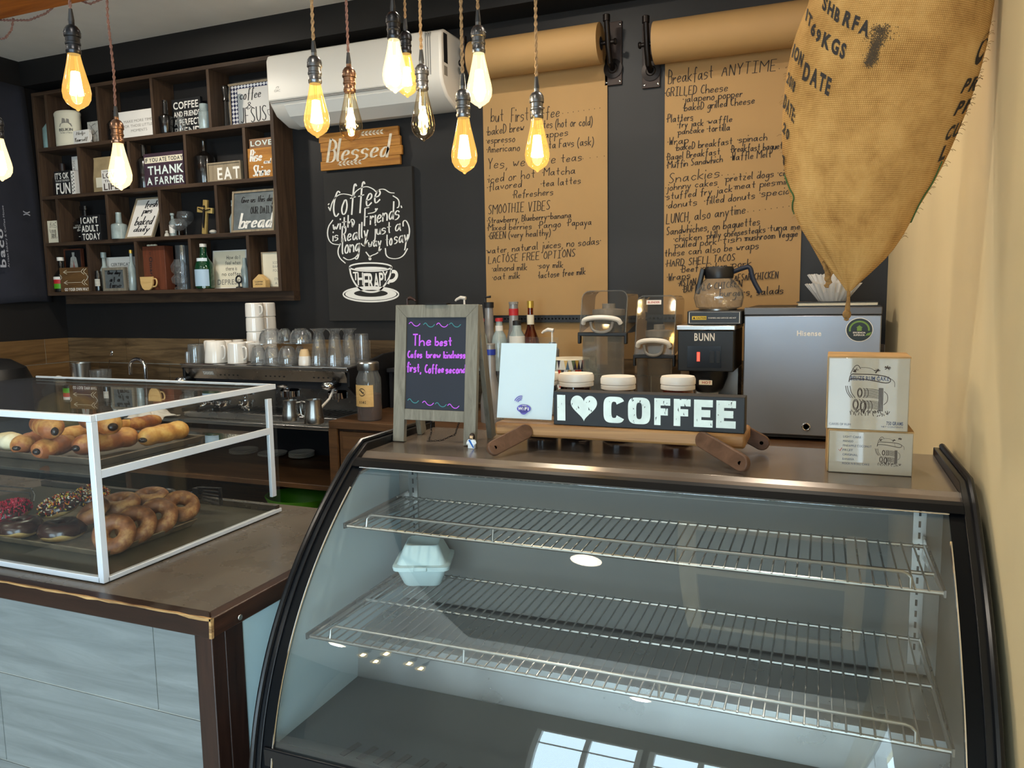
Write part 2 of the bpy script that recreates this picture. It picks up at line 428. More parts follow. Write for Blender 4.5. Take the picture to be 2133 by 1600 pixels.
M['filament_dim'] = emit('dim_filament', (1.0, 0.74, 0.34), 20)
M['filament_white'] = emit('white_filament', (1.0, 0.95, 0.82), 60)
M['socket'] = mat('aged_pewter_socket', '6a6a6c', 0.32, 0.9, noise=0.2, nscale=30)
M['socket_copper'] = mat('copper_socket', '80604c', 0.3, 0.9, noise=0.2, nscale=30)
M['socket_dark'] = mat('black_bronze_socket', '36373b', 0.35, 0.9, noise=0.2, nscale=30)
M['rubber'] = mat('black_rubber', '17171a', 0.55)
M['cord_brown'] = mat('brown_cloth_cord', '6b4a40', 0.9, noise=0.3, nscale=120)
M['cord_tan'] = mat('tan_jute_cord', '8d6f4c', 0.95, noise=0.3, nscale=120, bump=0.5, bscale=400)
M['beam_wood'] = wood('orange_beam_wood', '6d3310', 'b36a25', 'X', 0.8, 0.4, 0.1)
M['kraft'] = mat('kraft_paper', 'aa8655', 0.75, noise=0.05, nscale=3, bump=0.12, bscale=9)
M['kraft_roll'] = mat('kraft_paper_roll', 'aa8655', 0.7, noise=0.04, nscale=3)
M['ink'] = mat('black_marker_ink', '241a14', 0.7)
M['iron'] = mat('dark_iron', '221d1b', 0.4, 0.7, noise=0.2)
M['rust_plate'] = mat('brown_back_plate', '2c1c15', 0.6, noise=0.3)
M['white_plastic'] = mat('white_plastic', 'e4ded4', 0.4)
M['grey_plastic'] = mat('grey_plastic', '8c8984', 0.45)
M['black_plastic'] = mat('black_plastic', '131315', 0.4)
M['black_matte'] = mat('black_matte', '15151a', 0.85, noise=0.2)
M['chalkboard'] = mat('chalkboard_black', '23211f', 0.8, noise=0.2, nscale=5)
M['slate'] = mat('blue_black_slate', '1b1f2a', 0.7, noise=0.15, nscale=5)
M['chalk'] = mat('white_chalk_paint', 'f0ece4', 0.9)
M['chalk_grey'] = mat('grey_chalk', 'b4b0a6', 0.9, noise=0.2, nscale=60)
M['chalk_purple'] = mat('purple_chalk', 'c35be0', 0.9)
M['chalk_teal'] = mat('teal_chalk', '3f7f80', 0.9)
M['plank'] = wood('orange_plank', '8a5520', 'c68a3c', 'X', 1.2, 0.6, 0.15, island=0.12)
M['grey_wood'] = wood('grey_weathered_wood', '5d564a', '8d8676', 'Z', 1.4, 0.7, 0.15)
M['pale_grey_wood'] = wood('pale_grey_frame', '7a6c58', 'a8977c', 'Z', 1.4, 0.7, 0.1)
M['acacia'] = wood('acacia_wood', '6d4526', 'b88a55', 'X', 1.0, 0.5, 0.1)
M['acacia_leg'] = wood('red_brown_wood', '49301f', '6e4e3a', 'X', 1.0, 0.6, 0.1)
M['cab_wood'] = wood('brown_cabinet_wood', '38261a', '6a4c30', 'X', 0.8, 0.45, 0.08)
M['cab_dark'] = wood('dark_cabinet_wood', '24150c', '4d3320', 'Z', 0.9, 0.6, 0.2)
M['box_wood'] = wood('red_box_wood', '4f2718', '74402a', 'Z', 1.0, 0.5, 0.1)
M['pale_wood'] = wood('pale_plywood', 'c29a5e', 'e0bd80', 'X', 1.0, 0.6, 0.05)
M['gold_wood'] = wood('gold_cross_wood', '7a5f2c', 'c2a866', 'Z', 1.0, 0.6, 0.2)
M['white_board'] = mat('white_sign_board', 'e6e0d8', 0.6, noise=0.03)
M['black_board'] = mat('black_sign_board', '121214', 0.6)
M['purple_board'] = mat('plum_sign_board', '3a2533', 0.7, noise=0.3, nscale=15)
M['galv'] = mat('galvanised_sheet', '7e8688', 0.45, 0.6, noise=0.2, nscale=18)
M['cream_card'] = mat('cream_card', 'e3d9c0', 0.7, noise=0.04)
M['paper'] = mat('white_paper', 'dde6ec', 0.7)
M['blue_check'] = None
M['dark_letters'] = mat('dark_letters', '1c1a1c', 0.7)
M['grey_letters'] = mat('grey_letters', '8a8378', 0.7)
M['white_letters'] = mat('white_letters', 'efeae0', 0.7)
M['mint_letters'] = mat('distressed_white_letters', 'dce8e2', 0.7, noise=0.12, nscale=25)
M['brown_ink'] = mat('brown_drawing_ink', '4a3d36', 0.8)
M['blue_ink'] = mat('blue_grey_ink', '4b5166', 0.8)
M['red_ink'] = mat('red_ink', 'a83228', 0.7)
M['blue'] = mat('blue_plastic', '20379b', 0.4)
M['green'] = mat('green_plastic', '4f9a1d', 0.45)
M['ceramic'] = mat('white_ceramic', 'efe9e0', 0.2, coat=0.3)
M['cream_ceramic'] = mat('cream_ceramic', 'd9b98a', 0.25)
M['mug_white'] = M['ceramic']
M['foam'] = mat('white_foam', 'd6e8e6', 0.7, bump=0.05, bscale=200)
M['fridge'] = mat('silver_fridge_door', '9498a0', 0.38, 0.65, noise=0.03, rnoise=0.04)
M['fridge_dark'] = mat('grey_fridge_lid', '5c5a5a', 0.4, 0.4)
M['towel'] = mat('white_towel', 'd9d2c6', 0.95, bump=0.4, bscale=90)
M['shirt'] = mat('black_shirt_fabric', '20212b', 0.95, noise=0.15, bump=0.2, bscale=200)
M['shirt_print'] = mat('grey_shirt_print', 'a5a6ae', 0.9)
M['gold_cap'] = mat('gold_cap', 'c9a64a', 0.35, 0.6)
M['red_cap'] = mat('red_label', 'b8262c', 0.5)
M['card'] = mat('brown_card_box', 'a59a86', 0.6, noise=0.06, nscale=8, coat=0.7)
M['card_edge'] = mat('kraft_card_edge', 'b08a55', 0.7, noise=0.2, nscale=20)
M['skin_plastic'] = mat('toy_skin', 'd9b48a', 0.4)
M['hair_brown'] = mat('toy_hair', '2a1a12', 0.5)
M['sash_blue'] = mat('toy_sash', '1d62b8', 0.4)
M['toy_white'] = mat('toy_white', 'e6eaec', 0.4)
M['caution'] = mat('yellow_caution', 'd9b62a', 0.5)
M['red_light'] = emit('red_switch_light', (1.0, 0.05, 0.03), 3.5)
M['downlight'] = emit('downlight_lens', (1.0, 0.86, 0.62), 14)
M['sticker_black'] = mat('sticker_black', '14211d', 0.4)
M['sticker_green'] = mat('sticker_green', '6d8f2c', 0.4)
M['purple_logo'] = mat('violet_logo', '5c56a8', 0.6)
M['tray'] = mat('dark_baking_tray', '5c4d40', 0.45, 0.2, noise=0.35, nscale=14)
M['tray_low'] = mat('worn_baking_tray', '74624b', 0.5, 0.15, noise=0.5, nscale=22)
M['base_sheet'] = mat('dark_case_floor', '3e3b30', 0.3, noise=0.2, nscale=6)
M['choc'] = mat('chocolate_glaze', '3a2018', 0.25, noise=0.2, nscale=12, coat=0.2)
M['choc_fill'] = mat('dark_chocolate', '22130f', 0.2)
M['sprinkle'] = None
def pastry(name, dark, mid, light, scale=9):
    T = NT(name); co = T.coord()
    nz = T.n('ShaderNodeTexNoise', Scale=scale, Detail=5.0, Roughness=0.6); T.l(co, nz.inputs['Vector'])
    c = T.ramp(nz.outputs[0], [(0.3, lin(dark)), (0.5, lin(mid)), (0.68, lin(light))])
    p = T.n('ShaderNodeBsdfPrincipled', Roughness=0.55)
    T.l(c, p.inputs['Base Color'])
    nb = T.n('ShaderNodeTexNoise', Scale=90.0, Detail=3.0); T.l(co, nb.inputs['Vector'])
    bp = T.n('ShaderNodeBump', Strength=0.35, Distance=0.003); T.l(nb.outputs[0], bp.inputs['Height']); T.l(bp.outputs[0], p.inputs['Normal'])
    return T.fin(p.outputs[0])
M['bun'] = pastry('brown_bun', '6e3717', '985427', 'd09a52', 20)
M['bun_gold'] = pastry('golden_bun', '9a5c24', 'c4863a', 'e0b364', 26)
M['cinnamon'] = pastry('cinnamon_ring', '5f331a', '8a5530', 'bb8c58', 34)
M['dough'] = pastry('pale_dough', 'a8743a', 'd0a562', 'e6c98c', 14)
M['loaf'] = pastry('olive_loaf', '5a4526', '8a6e3e', 'a88a54', 30)
M['paste_white'] = pastry('pale_pastry', 'c9a468', 'e0cda6', 'efe4cc', 14)
def island_mat(name, cols, rough=0.4):
    T = NT(name); ge = T.n('ShaderNodeNewGeometry'); n = len(cols)
    r = T.n('ShaderNodeValToRGB'); r.color_ramp.interpolation = 'CONSTANT'; e = r.color_ramp.elements
    while len(e) < n: e.new(0.5)
    for i, (q, c) in enumerate(zip(e, cols)): q.position = i / n; q.color = lin(c)
    T.l(ge.outputs['Random Per Island'], r.inputs[0])
    p = T.n('ShaderNodeBsdfPrincipled', Roughness=rough); T.l(r.outputs[0], p.inputs['Base Color']); return T.fin(p.outputs[0])
M['sprinkle'] = island_mat('coloured_sprinkles', ['d98a1e', 'c23a1a', '2a2a2a', 'd9c23a', '3c2416', '7a2a10', 'e8dcc0'])
M['red_sprinkle'] = island_mat('pink_sprinkles', ['b01030', 'c8183c', '900c28'])
M['triangles'] = island_mat('coloured_triangles', ['c8402c', '2f4a5c', 'd9d2c2', 'c8a04a', '5c6a4a', 'e0dcd2', '3a3440'])
def checker(name, a, b, scale):
    T = NT(name); co = T.coord((scale, scale, scale)); rot = co.node; rot.inputs['Rotation'].default_value = (0, PI / 4, 0)
    ch = T.n('ShaderNodeTexChecker', Scale=1.0, Color1=lin(a), Color2=lin(b)); T.l(co, ch.inputs['Vector'])
    p = T.n('ShaderNodeBsdfPrincipled', Roughness=0.7); T.l(ch.outputs[0], p.inputs['Base Color']); return T.fin(p.outputs[0])
M['blue_check'] = checker('navy_gingham', '222a50', 'dfe0e4', 62)
def burlap():
    T = NT('burlap_weave'); co = T.coord((1, 1, 1), 'UV')
    w1 = T.n('ShaderNodeTexWave', Scale=1.0, Distortion=1.5, Detail=2.0); w1.bands_direction = 'X'
    w2 = T.n('ShaderNodeTexWave', Scale=1.0, Distortion=1.5, Detail=2.0); w2.bands_direction = 'Y'
    w1.inputs['Detail Scale'].default_value = 0.3; w2.inputs['Detail Scale'].default_value = 0.3
    mp = T.n('ShaderNodeMapping'); mp.inputs['Scale'].default_value = (95, 95, 95); T.l(co, mp.inputs[0])
    T.l(mp.outputs[0], w1.inputs['Vector']); T.l(mp.outputs[0], w2.inputs['Vector'])
    mu = T.n('ShaderNodeMath', _operation='MULTIPLY'); T.l(w1.outputs['Fac'], mu.inputs[0]); T.l(w2.outputs['Fac'], mu.inputs[1])
    nz = T.n('ShaderNodeTexNoise', Scale=9.0, Detail=8.0, Roughness=0.7); T.l(co, nz.inputs['Vector'])
    m2 = T.n('ShaderNodeMath', _operation='MULTIPLY_ADD'); m2.inputs[1].default_value = 0.45; T.l(mu.outputs[0], m2.inputs[0]); T.l(nz.outputs[0], m2.inputs[2])
    c = T.ramp(m2.outputs[0], [(0.3, lin('7c542b')), (0.55, lin('b5874c')), (0.85, lin('d8ab6c'))])
    p = T.n('ShaderNodeBsdfPrincipled', Roughness=0.95); p.inputs['Specular IOR Level'].default_value = 0.1
    T.l(c, p.inputs['Base Color'])
    bp = T.n('ShaderNodeBump', Strength=0.5, Distance=0.003); T.l(m2.outputs[0], bp.inputs['Height']); T.l(bp.outputs[0], p.inputs['Normal'])
    return T.fin(p.outputs[0])
M['burlap'] = burlap()
M['twine'] = mat('jute_twine', '8f6a3a', 0.95, noise=0.3, nscale=60, bump=0.6, bscale=300)
# ------------------------------------------------------------------ the room
XL, XR, YB, YF = -4.77, 0.26, 3.75, -5.0
BEAM_Y = 3.56
struct('floor', MB().box(XL - .1, XR + .1, YF - .1, YB + .1, -0.1, 0), M['floor'], smooth=False)
struct('ceiling', MB().box(XL - .1, XR + .1, YF - .1, YB + .1, CEIL, CEIL + .1), M['ceiling'], smooth=False)
struct('wall_back', MB().box(XL - .1, XR + .1, YB, YB + .1, 0, CEIL), M['black_wall'], smooth=False)
struct('wall_left', MB().box(XL - .1, XL, YF, YB, 0, CEIL), M['black_wall'], smooth=False)
struct('wall_right', MB().box(XR, XR + .1, RW[1], YB, 0, CEIL).box(XR, XR + .1, YF, RW[0], 0, CEIL).box(XR, XR + .1, RW[0], RW[1], 0, RW[2]).box(XR, XR + .1, RW[0], RW[1], RW[3], CEIL), M['cream_wall'], smooth=False)
o = MB(); y0, y1, z0, z1 = RW
for y in (y0, (y0 + y1) / 2 - .03, y1 - .06): o.box(XR + .02, XR + .07, y, y + .06, z0, z1)
o.box(XR + .02, XR + .07, y0, y1, z0, z0 + .08).box(XR + .02, XR + .07, y0, y1, z1 - .06, z1)
struct('door_1', o, M['white_paint'], smooth=False)
wf = MB().box(XL, XR, YF - .1, YF, 0, WZ0).box(XL, XR, YF - .1, YF, WZ1, CEIL)
xs = [XL] + [q for w in WINS for q in w] + [XR]
for a, b in zip(xs[0::2], xs[1::2]): wf.box(a, b, YF - .1, YF, WZ0, WZ1)
struct('wall_front', wf, M['front_wall'], smooth=False)
for k, (a, b) in enumerate(WINS):
    m = MB(); t = 0.05
    m.box(a, a + t, YF - .06, YF, WZ0, WZ1).box(b - t, b, YF - .06, YF, WZ0, WZ1).box(a + t, b - t, YF - .06, YF, WZ1 - t, WZ1).box(a + t, b - t, YF - .06, YF, WZ0, WZ0 + t)
    m.box((a + b) / 2 - .025, (a + b) / 2 + .025, YF - .055, YF - .005, WZ0 + t, WZ1 - t).box(a + t, b - t, YF - .055, YF - .005, 1.9, 1.95)
    struct('window_%d' % (k + 1), m, M['white_paint'], smooth=False)
# dark header beam along the top of the back wall
bz = AY(300, 140, BEAM_Y).z
struct('trim_1', MB().box(XL, XR, BEAM_Y, YB, 2.985, CEIL), M['black_wall'], smooth=False)
# wood-look tile backsplash, back and left
TZ = AY(143.4, 703.4, YB).z
def tiles(vertical_edges, z0, z1, fn):
    m = MB()
    for a, b in zip(vertical_edges, vertical_edges[1:]):
        m.prism([(a + .003, z0), (b - .003, z0), (b - .003, z1), (a + .003, z1)], fn, .008)
    return m
e0 = AY(264, 704, YB).x
ed = [XL, e0] + [e0 + .62 * i for i in range(1, 7)] + [XR]
zm = TZ - .165
tb = tiles(ed, zm + .004, TZ, lambda u, v, w: (u, YB - .002 - w, v))
ed2 = [XL, XL + .28] + [XL + .28 + .62 * i for i in range(1, 8)] + [XR]
for v0, v1 in ((zm - .2, zm), (zm - .4, zm - .204)):
    q = tiles(ed2, v0, v1, lambda u, v, w: (u, YB - .002 - w, v)); tb.add(q.v, q.f)
struct('trim_2', tb, M['backsplash'], smooth=False)
struct('trim_3', MB().box(XL, XR, YB - .0045, YB, TZ - .57, TZ - .002), M['grout'], smooth=False)
yl = AX(91, 710, XL).y
tl = tiles([-.1, 2.55, yl, YB - .01], zm + .004, TZ, lambda u, v, w: (XL + .002 + w, u, v))
q = tiles([-.1, 2.3, 3.0, YB - .01], zm - .3, zm, lambda u, v, w: (XL + .002 + w, u, v)); tl.add(q.v, q.f)
struct('trim_4', tl, wood('tan_wood_tile', '4f3a22', '7d5f3c', 'Y', 0.7, 0.4, 0.04, island=0.3), smooth=False)
struct('trim_5', MB().box(XL, XL + .0045, -.1, YB, TZ - .5, TZ - .002), M['grout'], smooth=False)

for k, (x, y) in enumerate(DOWN):
    t = thing('ceiling_downlight', 'round recessed ceiling downlight with warm lens', 'ceiling light', (x, y, CEIL), group='recessed ceiling downlights')
    MB().torus((x, y, CEIL - .004), .085, .012, 28, 8, sz=.5).build('trim_ring', M['white_paint'], t)
    MB().lathe([(0.0, -.002), (.074, -.002), (.074, .0)], (x, y, CEIL - .012), 28).build('lens', M['downlight'], t)

# dark ceiling field over the case, out of the direct view
struct('trim_7', MB().box(-1.95, XR - .001, -1.3, BEAM_Y - .002, CEIL - .012, CEIL - .0002), M['dark_ceiling'], smooth=False)
# pale timber frame fixed to the ceiling near the right wall
o = MB(); zc0, zc1 = CEIL - .055, CEIL - .0125
for x in (-.50, .15): o.box(x - .035, x + .035, -.18, 1.22, zc0, zc1)
for y in (1.17, .66, -.13): o.box(-.465, .115, y - .03, y + .03, zc0, zc1)
struct('trim_6', o, wood('pale_ceiling_timber', 'dcc294', 'efddb8', 'Y', 1, .6, .05), smooth=False)

# ------------------------------------------------------------------ service counter on the left
CZ = 1.02
cc = AZ(438.7, 1290, CZ)
CX, CY = cc.x, cc.y
CB = 1.80
t = thing('service_counter', 'long counter with brown top, dark wood edging and grey wood-look tiled front', 'counter', (CX - 1.2, CY + .35, 0))
MB().box(XL + .9, CX - .022, CY + .022, CB, CZ - .035, CZ - .003).build('countertop', M['laminate'], t, smooth=False)
w, h = .030, .040
e = MB().prism([(XL + .9, CY), (CX, CY), (CX - w, CY + w), (XL + .9, CY + w)], lambda u, v, k: (u, v, CZ - h + k), h)
eo = e.build('edge_trim', M['trim_wood'], t, bevel=.003)
random.seed(3)
wr = MB(); x = XL + .9
pts_t, pts_f = [], []
while x < CX - .002:
    pts_t.append((x, CY + random.uniform(.0015, .005))); pts_f.append((x, random.uniform(.001, .006))); x += .03
pts_t.append((CX, CY + .004)); pts_f.append((CX, .005))
n = len(pts_t)
wr.add([(a, b, CZ + .0006) for a, b in pts_t] + [(a, CY - .0006, CZ + .0006) for a, _ in pts_t] + [(a, CY - .0006, CZ - b) for a, b in pts_f],
       [(i + n, i + n + 1, i + 1, i) for i in range(n - 1)] + [(i + n, i + 2 * n, i + 2 * n + 1, i + n + 1) for i in range(n - 1)])
wr.build('worn_edge', M['worn_wood'], eo, smooth=False)
MB().add([(CX - .004, CY - .0006, CZ), (CX + .0006, CY - .0006, CZ), (CX + .0006, CY - .0006, CZ - h), (CX - .006, CY - .0006, CZ - h), (CX + .0006, CY + .008, CZ), (CX + .0006, CY + .005, CZ - h)],
         [(0, 3, 2, 1), (1, 2, 5, 4)]).build('worn_corner', M['worn_wood'], eo, smooth=False)
e = MB().prism([(CX, CY), (CX, CB), (CX - w, CB), (CX - w, CY + w)], lambda u, v, k: (u, v, CZ - h + k), h)
es = e.build('edge_trim', M['trim_wood_y'], t, bevel=.003)
MB().lathe([(.0, .0012), (.0055, .0012), (.006, 0)], (CX + .0005, AX(500, 1286, CX).y, AX(500, 1286, CX).z), 14, (0, PI / 2, 0)).build('screw', M['steel'], es)
PX, PY = CX - .012, CY + .012   # faces of the body below the overhang
a = AY(404.8, 1330, PY); zt = CZ - h
MB().box(a.x, PX, PY, PY + .035, 0, zt).build('corner_post', M['trim_wood_z'], t, bevel=.002)
MB().box(PX - .03, PX, PY + .0355, PY + .085, 0, zt).build('corner_post', M['trim_wood_z'], t, bevel=.002)
MB().box(PX - .02, PX - .004, PY + .086, CB - .01, 0, zt).build('side_panel', M['blue_panel'], t, smooth=False)
# tiled front
g1 = AY(0, 1398.6, PY + .012).z; g0 = AY(0, 1579, PY + .012).z; rowh = g1 - g0
vj = AY(326, 1390, PY + .012).x; vj2 = AY(8, 1500, PY + .012).x
tm = MB()
for r, j in ((0, vj), (1, vj2), (2, vj - .15), (3, vj2 - .2), (4, vj), (5, vj2)):
    z1 = g1 - rowh * (r - 1) - .0015; z0 = z1 - rowh + .003
    z1 = min(z1, zt); z0 = max(z0, 0)
    if z1 <= z0: continue
    xx = j - 1.2 * 4
    edges = []
    while xx < a.x: edges.append(xx); xx += 1.2
    edges = [q for q in edges if q > XL + .95]
    edges = [XL + .95] + edges + [a.x]
    for p0, p1 in zip(edges, edges[1:]):
        tm.box(p0 + .0015, p1 - .0015, PY + .010, PY + .018, z0, z1)
tm.build('tile_front', M['grey_tile'], t, smooth=False)
MB().box(XL + .95, a.x, PY + .0125, PY + .03, 0, zt).build('grout', M['grout'], t, smooth=False)
MB().box(XL + .95, PX - .03, CB - .03, CB - .012, 0, zt).build('back_panel', M['cab_dark'], t, smooth=False)

# ------------------------------------------------------------------ clear pastry case on the counter
b0 = AZ(216.6, 1216.3, CZ); b1 = AZ(584, 1064.4, CZ)
QX, QY, QB, QT = b0.x, b0.y, b1.y, 1.384
QL = QX - .95
t = thing('pastry_display_case', 'clear two-level pastry case with white metal edges on the counter', 'display case', ((QX + QL) / 2, (QY + QB) / 2, CZ))
w = .012
MB().box(QL, QX - w, QY, QY + w, CZ, CZ + w).build('front_rail', M['alu'], t, bevel=.001)
MB().box(QX - w, QX, QY + w, QB, CZ, CZ + .010).build('side_rail', M['alu'], t, bevel=.001)
MB().box(QX - w * 1.3, QX, QY, QY + w * 1.3, CZ, QT - .0142).build('corner_post', M['alu'], t, bevel=.001)
MB().box(QL, QX, QY - .001, QY + w, QT - .014, QT).build('top_rail', M['alu'], t, bevel=.001)
MB().box(QX - w, QX + .001, QY + w, QB, QT - .014, QT).build('top_rail', M['alu'], t, bevel=.001)
MB().box(QL, QX, QB - .006, QB, QT - .005, QT).build('rear_edge', M['alu'], t, bevel=.001)
MS = AX(205, 985, QX).z - .008
MB().box(QX - .008, QX - .001, QY + .016, QB - .03, MS - .006, MS + .012).build('shelf_rail', M['alu'], t, bevel=.001)
MB().box(QX - .012, QX - .002, QB - .034, QB - .016, AX(572, 1035, QX).z, AX(558, 832, QX).z).build('side_strip', M['alu'], t, bevel=.001)
MB().box(QL, QX - .003, QB - .02, QB - .006, CZ, CZ + .02).build('sliding_door_track', M['dark_steel'], t)
MB().box(QL, QX - .014, QY + .004, QY + .008, CZ + .012, QT - .014).build('front_pane', M['pane'], t, smooth=False)
MB().box(QX - .006, QX - .003, QY + .016, QB, CZ + .01, QT - .014).build('side_pane', M['pane'], t, smooth=False)
MB().box(QL, QX - .013, QY + .013, QB - .006, QT - .008, QT - .003).build('top_pane', M['pane_top'], t, smooth=False)
MB().box(QL, QX - .010, QY + .012, QB - .035, MS - .006, MS).build('glass_shelf', M['pane_top'], t, smooth=False)
MB().box(QL, QX - .013, QY + .013, QB - .022, CZ + .001, CZ + .004).build('base_sheet', M['base_sheet'], t, smooth=False)

# baking trays and pastry
def tray(name, label, x1, y0, y1, z, m, x0):
    t = thing(name, label, 'baking tray', ((x0 + x1) / 2, (y0 + y1) / 2, z))
    o = MB()
    prof = [(0, 0), (.0, .004), (-.012, .020), (-.018, .021), (-.018, .018)]
    rings = []
    for d, zz in [(.02, .0), (.012, .0), (.003, .017), (-.003, .018), (-.003, .015), (.009, -.0)]:
        rings.append([(x0 + d, y0 + d, z + zz + .001), (x1 - d, y0 + d, z + zz + .001), (x1 - d, y1 - d, z + zz + .001), (x0 + d, y1 - d, z + zz + .001)])
    for r in rings: o.v.extend(Vector(p) for p in r)
    for i in range(len(rings) - 1):
        for k in range(4):
            o.f.append((i * 4 + k, i * 4 + (k + 1) % 4, i * 4 + 4 + (k + 1) % 4, i * 4 + 4 + k))
    o.f.append((0, 1, 2, 3))
    o.build('pan', m, t, bevel=.006)
    return t
UZ, LZ = MS + .0005, CZ + .0045
TXR = QX - .10
ua = AZ(209, 972, UZ + .002); ub = AZ(424, 908, UZ + .016)
la = AZ(222, 1165, LZ); lb = AZ(417, 1083, LZ + .016)
tray('baking_tray', 'dark baking tray on the upper glass shelf holding filled buns', ua.x, ua.y, ub.y, UZ, M['tray'], ua.x - .46)
tray('baking_tray', 'worn speckled baking tray on the case floor holding doughnuts', la.x, la.y, lb.y, LZ, M['tray_low'], la.x - .46)

def bun(px, py, z, ln, wd, ht, rz, m, label, ends=True, group='filled buns on the upper tray', tilt=0, name='filled_bun', cat='bun', yoff=0):
    p = AZ(px, py, z + ht * .5) + Vector((0, yoff + .012, .001))
    random.seed(int(px * 7 + py))
    o = MB(); R = Euler((tilt, 0, rz)).to_matrix()
    n, k = 22, 18; ph = random.random() * 6
    prof = []
    for i in range(k + 1):
        s = -1 + 2 * i / k
        e = (1 - abs(s) ** 6) ** 0.5
        prof.append((e * (1 + .045 * math.sin(s * 9 + ph)), s))
    for r, s in prof:
        for q in range(n):
            an = 2 * PI * q / n
            rr = r * (1 + .05 * math.sin(2 * an + ph + s * 2))
            o.v.append(p + R @ Vector((rr * math.cos(an) * wd / 2, s * ln / 2, rr * math.sin(an) * ht / 2)))
    for i in range(k):
        for q in range(n):
            o.f.append((i * n + q, i * n + (q + 1) % n, (i + 1) * n + (q + 1) % n, (i + 1) * n + q))
    root = o.build(name, m, None, base=p)
    tag(root, label, cat, group)
    OFF[root.name] = Vector(p)
    if ends:
        c = p + R @ Vector((wd * random.uniform(-.1, .1), -ln / 2 + .005, -ht * random.uniform(.02, .12)))
        MB().ell(c, wd * random.uniform(.15, .24), .010, ht * random.uniform(.14, .22), 14, 8, R).build('chocolate_filling', M['choc_fill'], root)
    return root
B = UZ + .008
bun(50, 924, B, .115, .050, .046, 0.5, M['bun'], 'brown bun with twin chocolate ends at the left of the upper tray', True)
bun(104, 933, B, .115, .048, .044, 0.15, M['bun'], 'brown bun with chocolate end lying second from the left in the front row')
bun(212, 921, B, .165, .056, .050, -0.12, M['bun'], 'large brown bun at the right front corner of the upper tray')
bun(334, 905, B, .15, .050, .048, -0.0, M['bun_gold'], 'golden ridged bun at the right rear of the upper tray')
bun(238, 893, B, .13, .042, .038, 0.0, M['bun_gold'], 'golden bun half hidden behind the large front bun', False)
bun(290, 884, B, .12, .042, .038, 0.0, M['bun'], 'brown bun at the back of the upper tray between two golden ones', False)
bun(152, 903, B, .12, .042, .036, 0.0, M['bun_gold'], 'golden bun squeezed under the top layer of buns', False)
bun(88, 890, B + .046, .13, .054, .050, 1.15, M['bun'], 'brown bun lying crosswise on top of the pile at left')
bun(200, 882, B + .048, .17, .054, .048, 1.25, M['bun'], 'long brown bun with a pale flat end on top of the pile at right')
bun(10, 922, B, .10, .055, .042, 1.3, M['paste_white'], 'pale iced pastry at the left edge of the photo on the upper tray', False, None, name='iced_pastry', cat='pastry')
ly = ub.y + .062; p = AY(140, 860, ly)
lf = MB().ell((p.x, ly, UZ + .054), .105, .055, .052, 24, 14).build('sweet_loaf', M['loaf'], None, base=(p.x, ly, UZ)); tag(lf, 'large olive-brown loaf behind the buns on the upper shelf', 'bread')

def ring(px, py, z, R, r, m, label, rot=(0, 0, 0), group='doughnuts on the lower tray', glaze=None, spr=None, name='doughnut', sz=1.0, yshift=0):
    p = AZ(px, py, z) + Vector((0, yshift, 0)); Rm = Euler(rot).to_matrix()
    root = MB().torus(p, R, r, 32, 14, Rm, sz).build(name, m, None, base=p); OFF[root.name] = Vector(p)
    tag(root, label, 'doughnut', group)
    if glaze:
        g = MB(); n, k = 36, 9
        for i in range(n):
            a = 2 * PI * i / n; lo = -0.25 + .16 * math.sin(3 * a + px) + .1 * math.sin(7 * a)
            for j in range(k):
                b = lo + (PI - 2 * lo) * j / (k - 1) if False else lo + (PI * .92 - lo) * j / (k - 1)
                q = R + (r + .0016) * math.cos(b)
                g.v.append(p + Rm @ Vector((q * math.cos(a), q * math.sin(a), (r + .0016) * math.sin(b) * sz)))
        for i in range(n):
            for j in range(k - 1):
                g.f.append((i * k + j, ((i + 1) % n) * k + j, ((i + 1) % n) * k + j + 1, i * k + j + 1))
        go = g.build('glaze', M['choc'], root)
        if spr:
            s = MB(); random.seed(int(px))
            for _ in range(420):
                a = random.random() * 2 * PI; b = random.uniform(-.1, 2.6)
                q = R + (r + .003) * math.cos(b)
                c = p + Rm @ Vector((q * math.cos(a), q * math.sin(a), (r + .003) * math.sin(b) * sz))
                s.obox(c, (.0062, .0022, .0022), (random.random() * 3, random.random() * 3, random.random() * 3))
            so = s.build('sprinkles', spr, root, smooth=False); so['kind'] = 'stuff'
    return root
D = LZ + .022
def chocring(px, py, label, R=.031, r=.021, spr=None, z=None, rot=(0, 0, 0), sz=.95):
    return ring(px, py, (z or D) + .003, R, r, M['dough'], label, rot, glaze=True, spr=spr, sz=sz)
chocring(130, 1103, 'chocolate-glazed doughnut with dripping sides at the front of the lower tray', .032, .023)
chocring(42, 1098, 'chocolate-glazed doughnut at the front left of the lower tray', .030, .022)
chocring(124, 1054, 'doughnut covered in coloured sprinkles behind the glazed ones', .030, .020, M['sprinkle'], D + .024, (.25, -.1, 0))
chocring(190, 1034, 'smaller doughnut with coloured sprinkles beside the white corner post', .026, .018, M['sprinkle'], D + .03, (.2, .2, 0))
chocring(20, 1066, 'doughnut with pink sprinkles at the left edge of the lower tray', .030, .020, M['red_sprinkle'], D + .02, (.2, 0, 0))
CR = [(238, 1112, 'nearest cinnamon ring leaning at the right front of the lower tray', .85, -.1), (283, 1093, 'second cinnamon ring leaning behind the nearest one', .8, 0),
      (328, 1076, 'third cinnamon ring, pale with a clear hole, in the leaning row', .8, .1), (376, 1054, 'last cinnamon ring, cut-looking and pale, at the far end of the row', .55, .3)]
for x, y, l, rx, ry in CR:
    ring(x, y, D + (.026 if rx > .6 else .03), .030, .0195, M['cinnamon'], l, (rx + .2 if rx > .6 else rx, ry, .55))
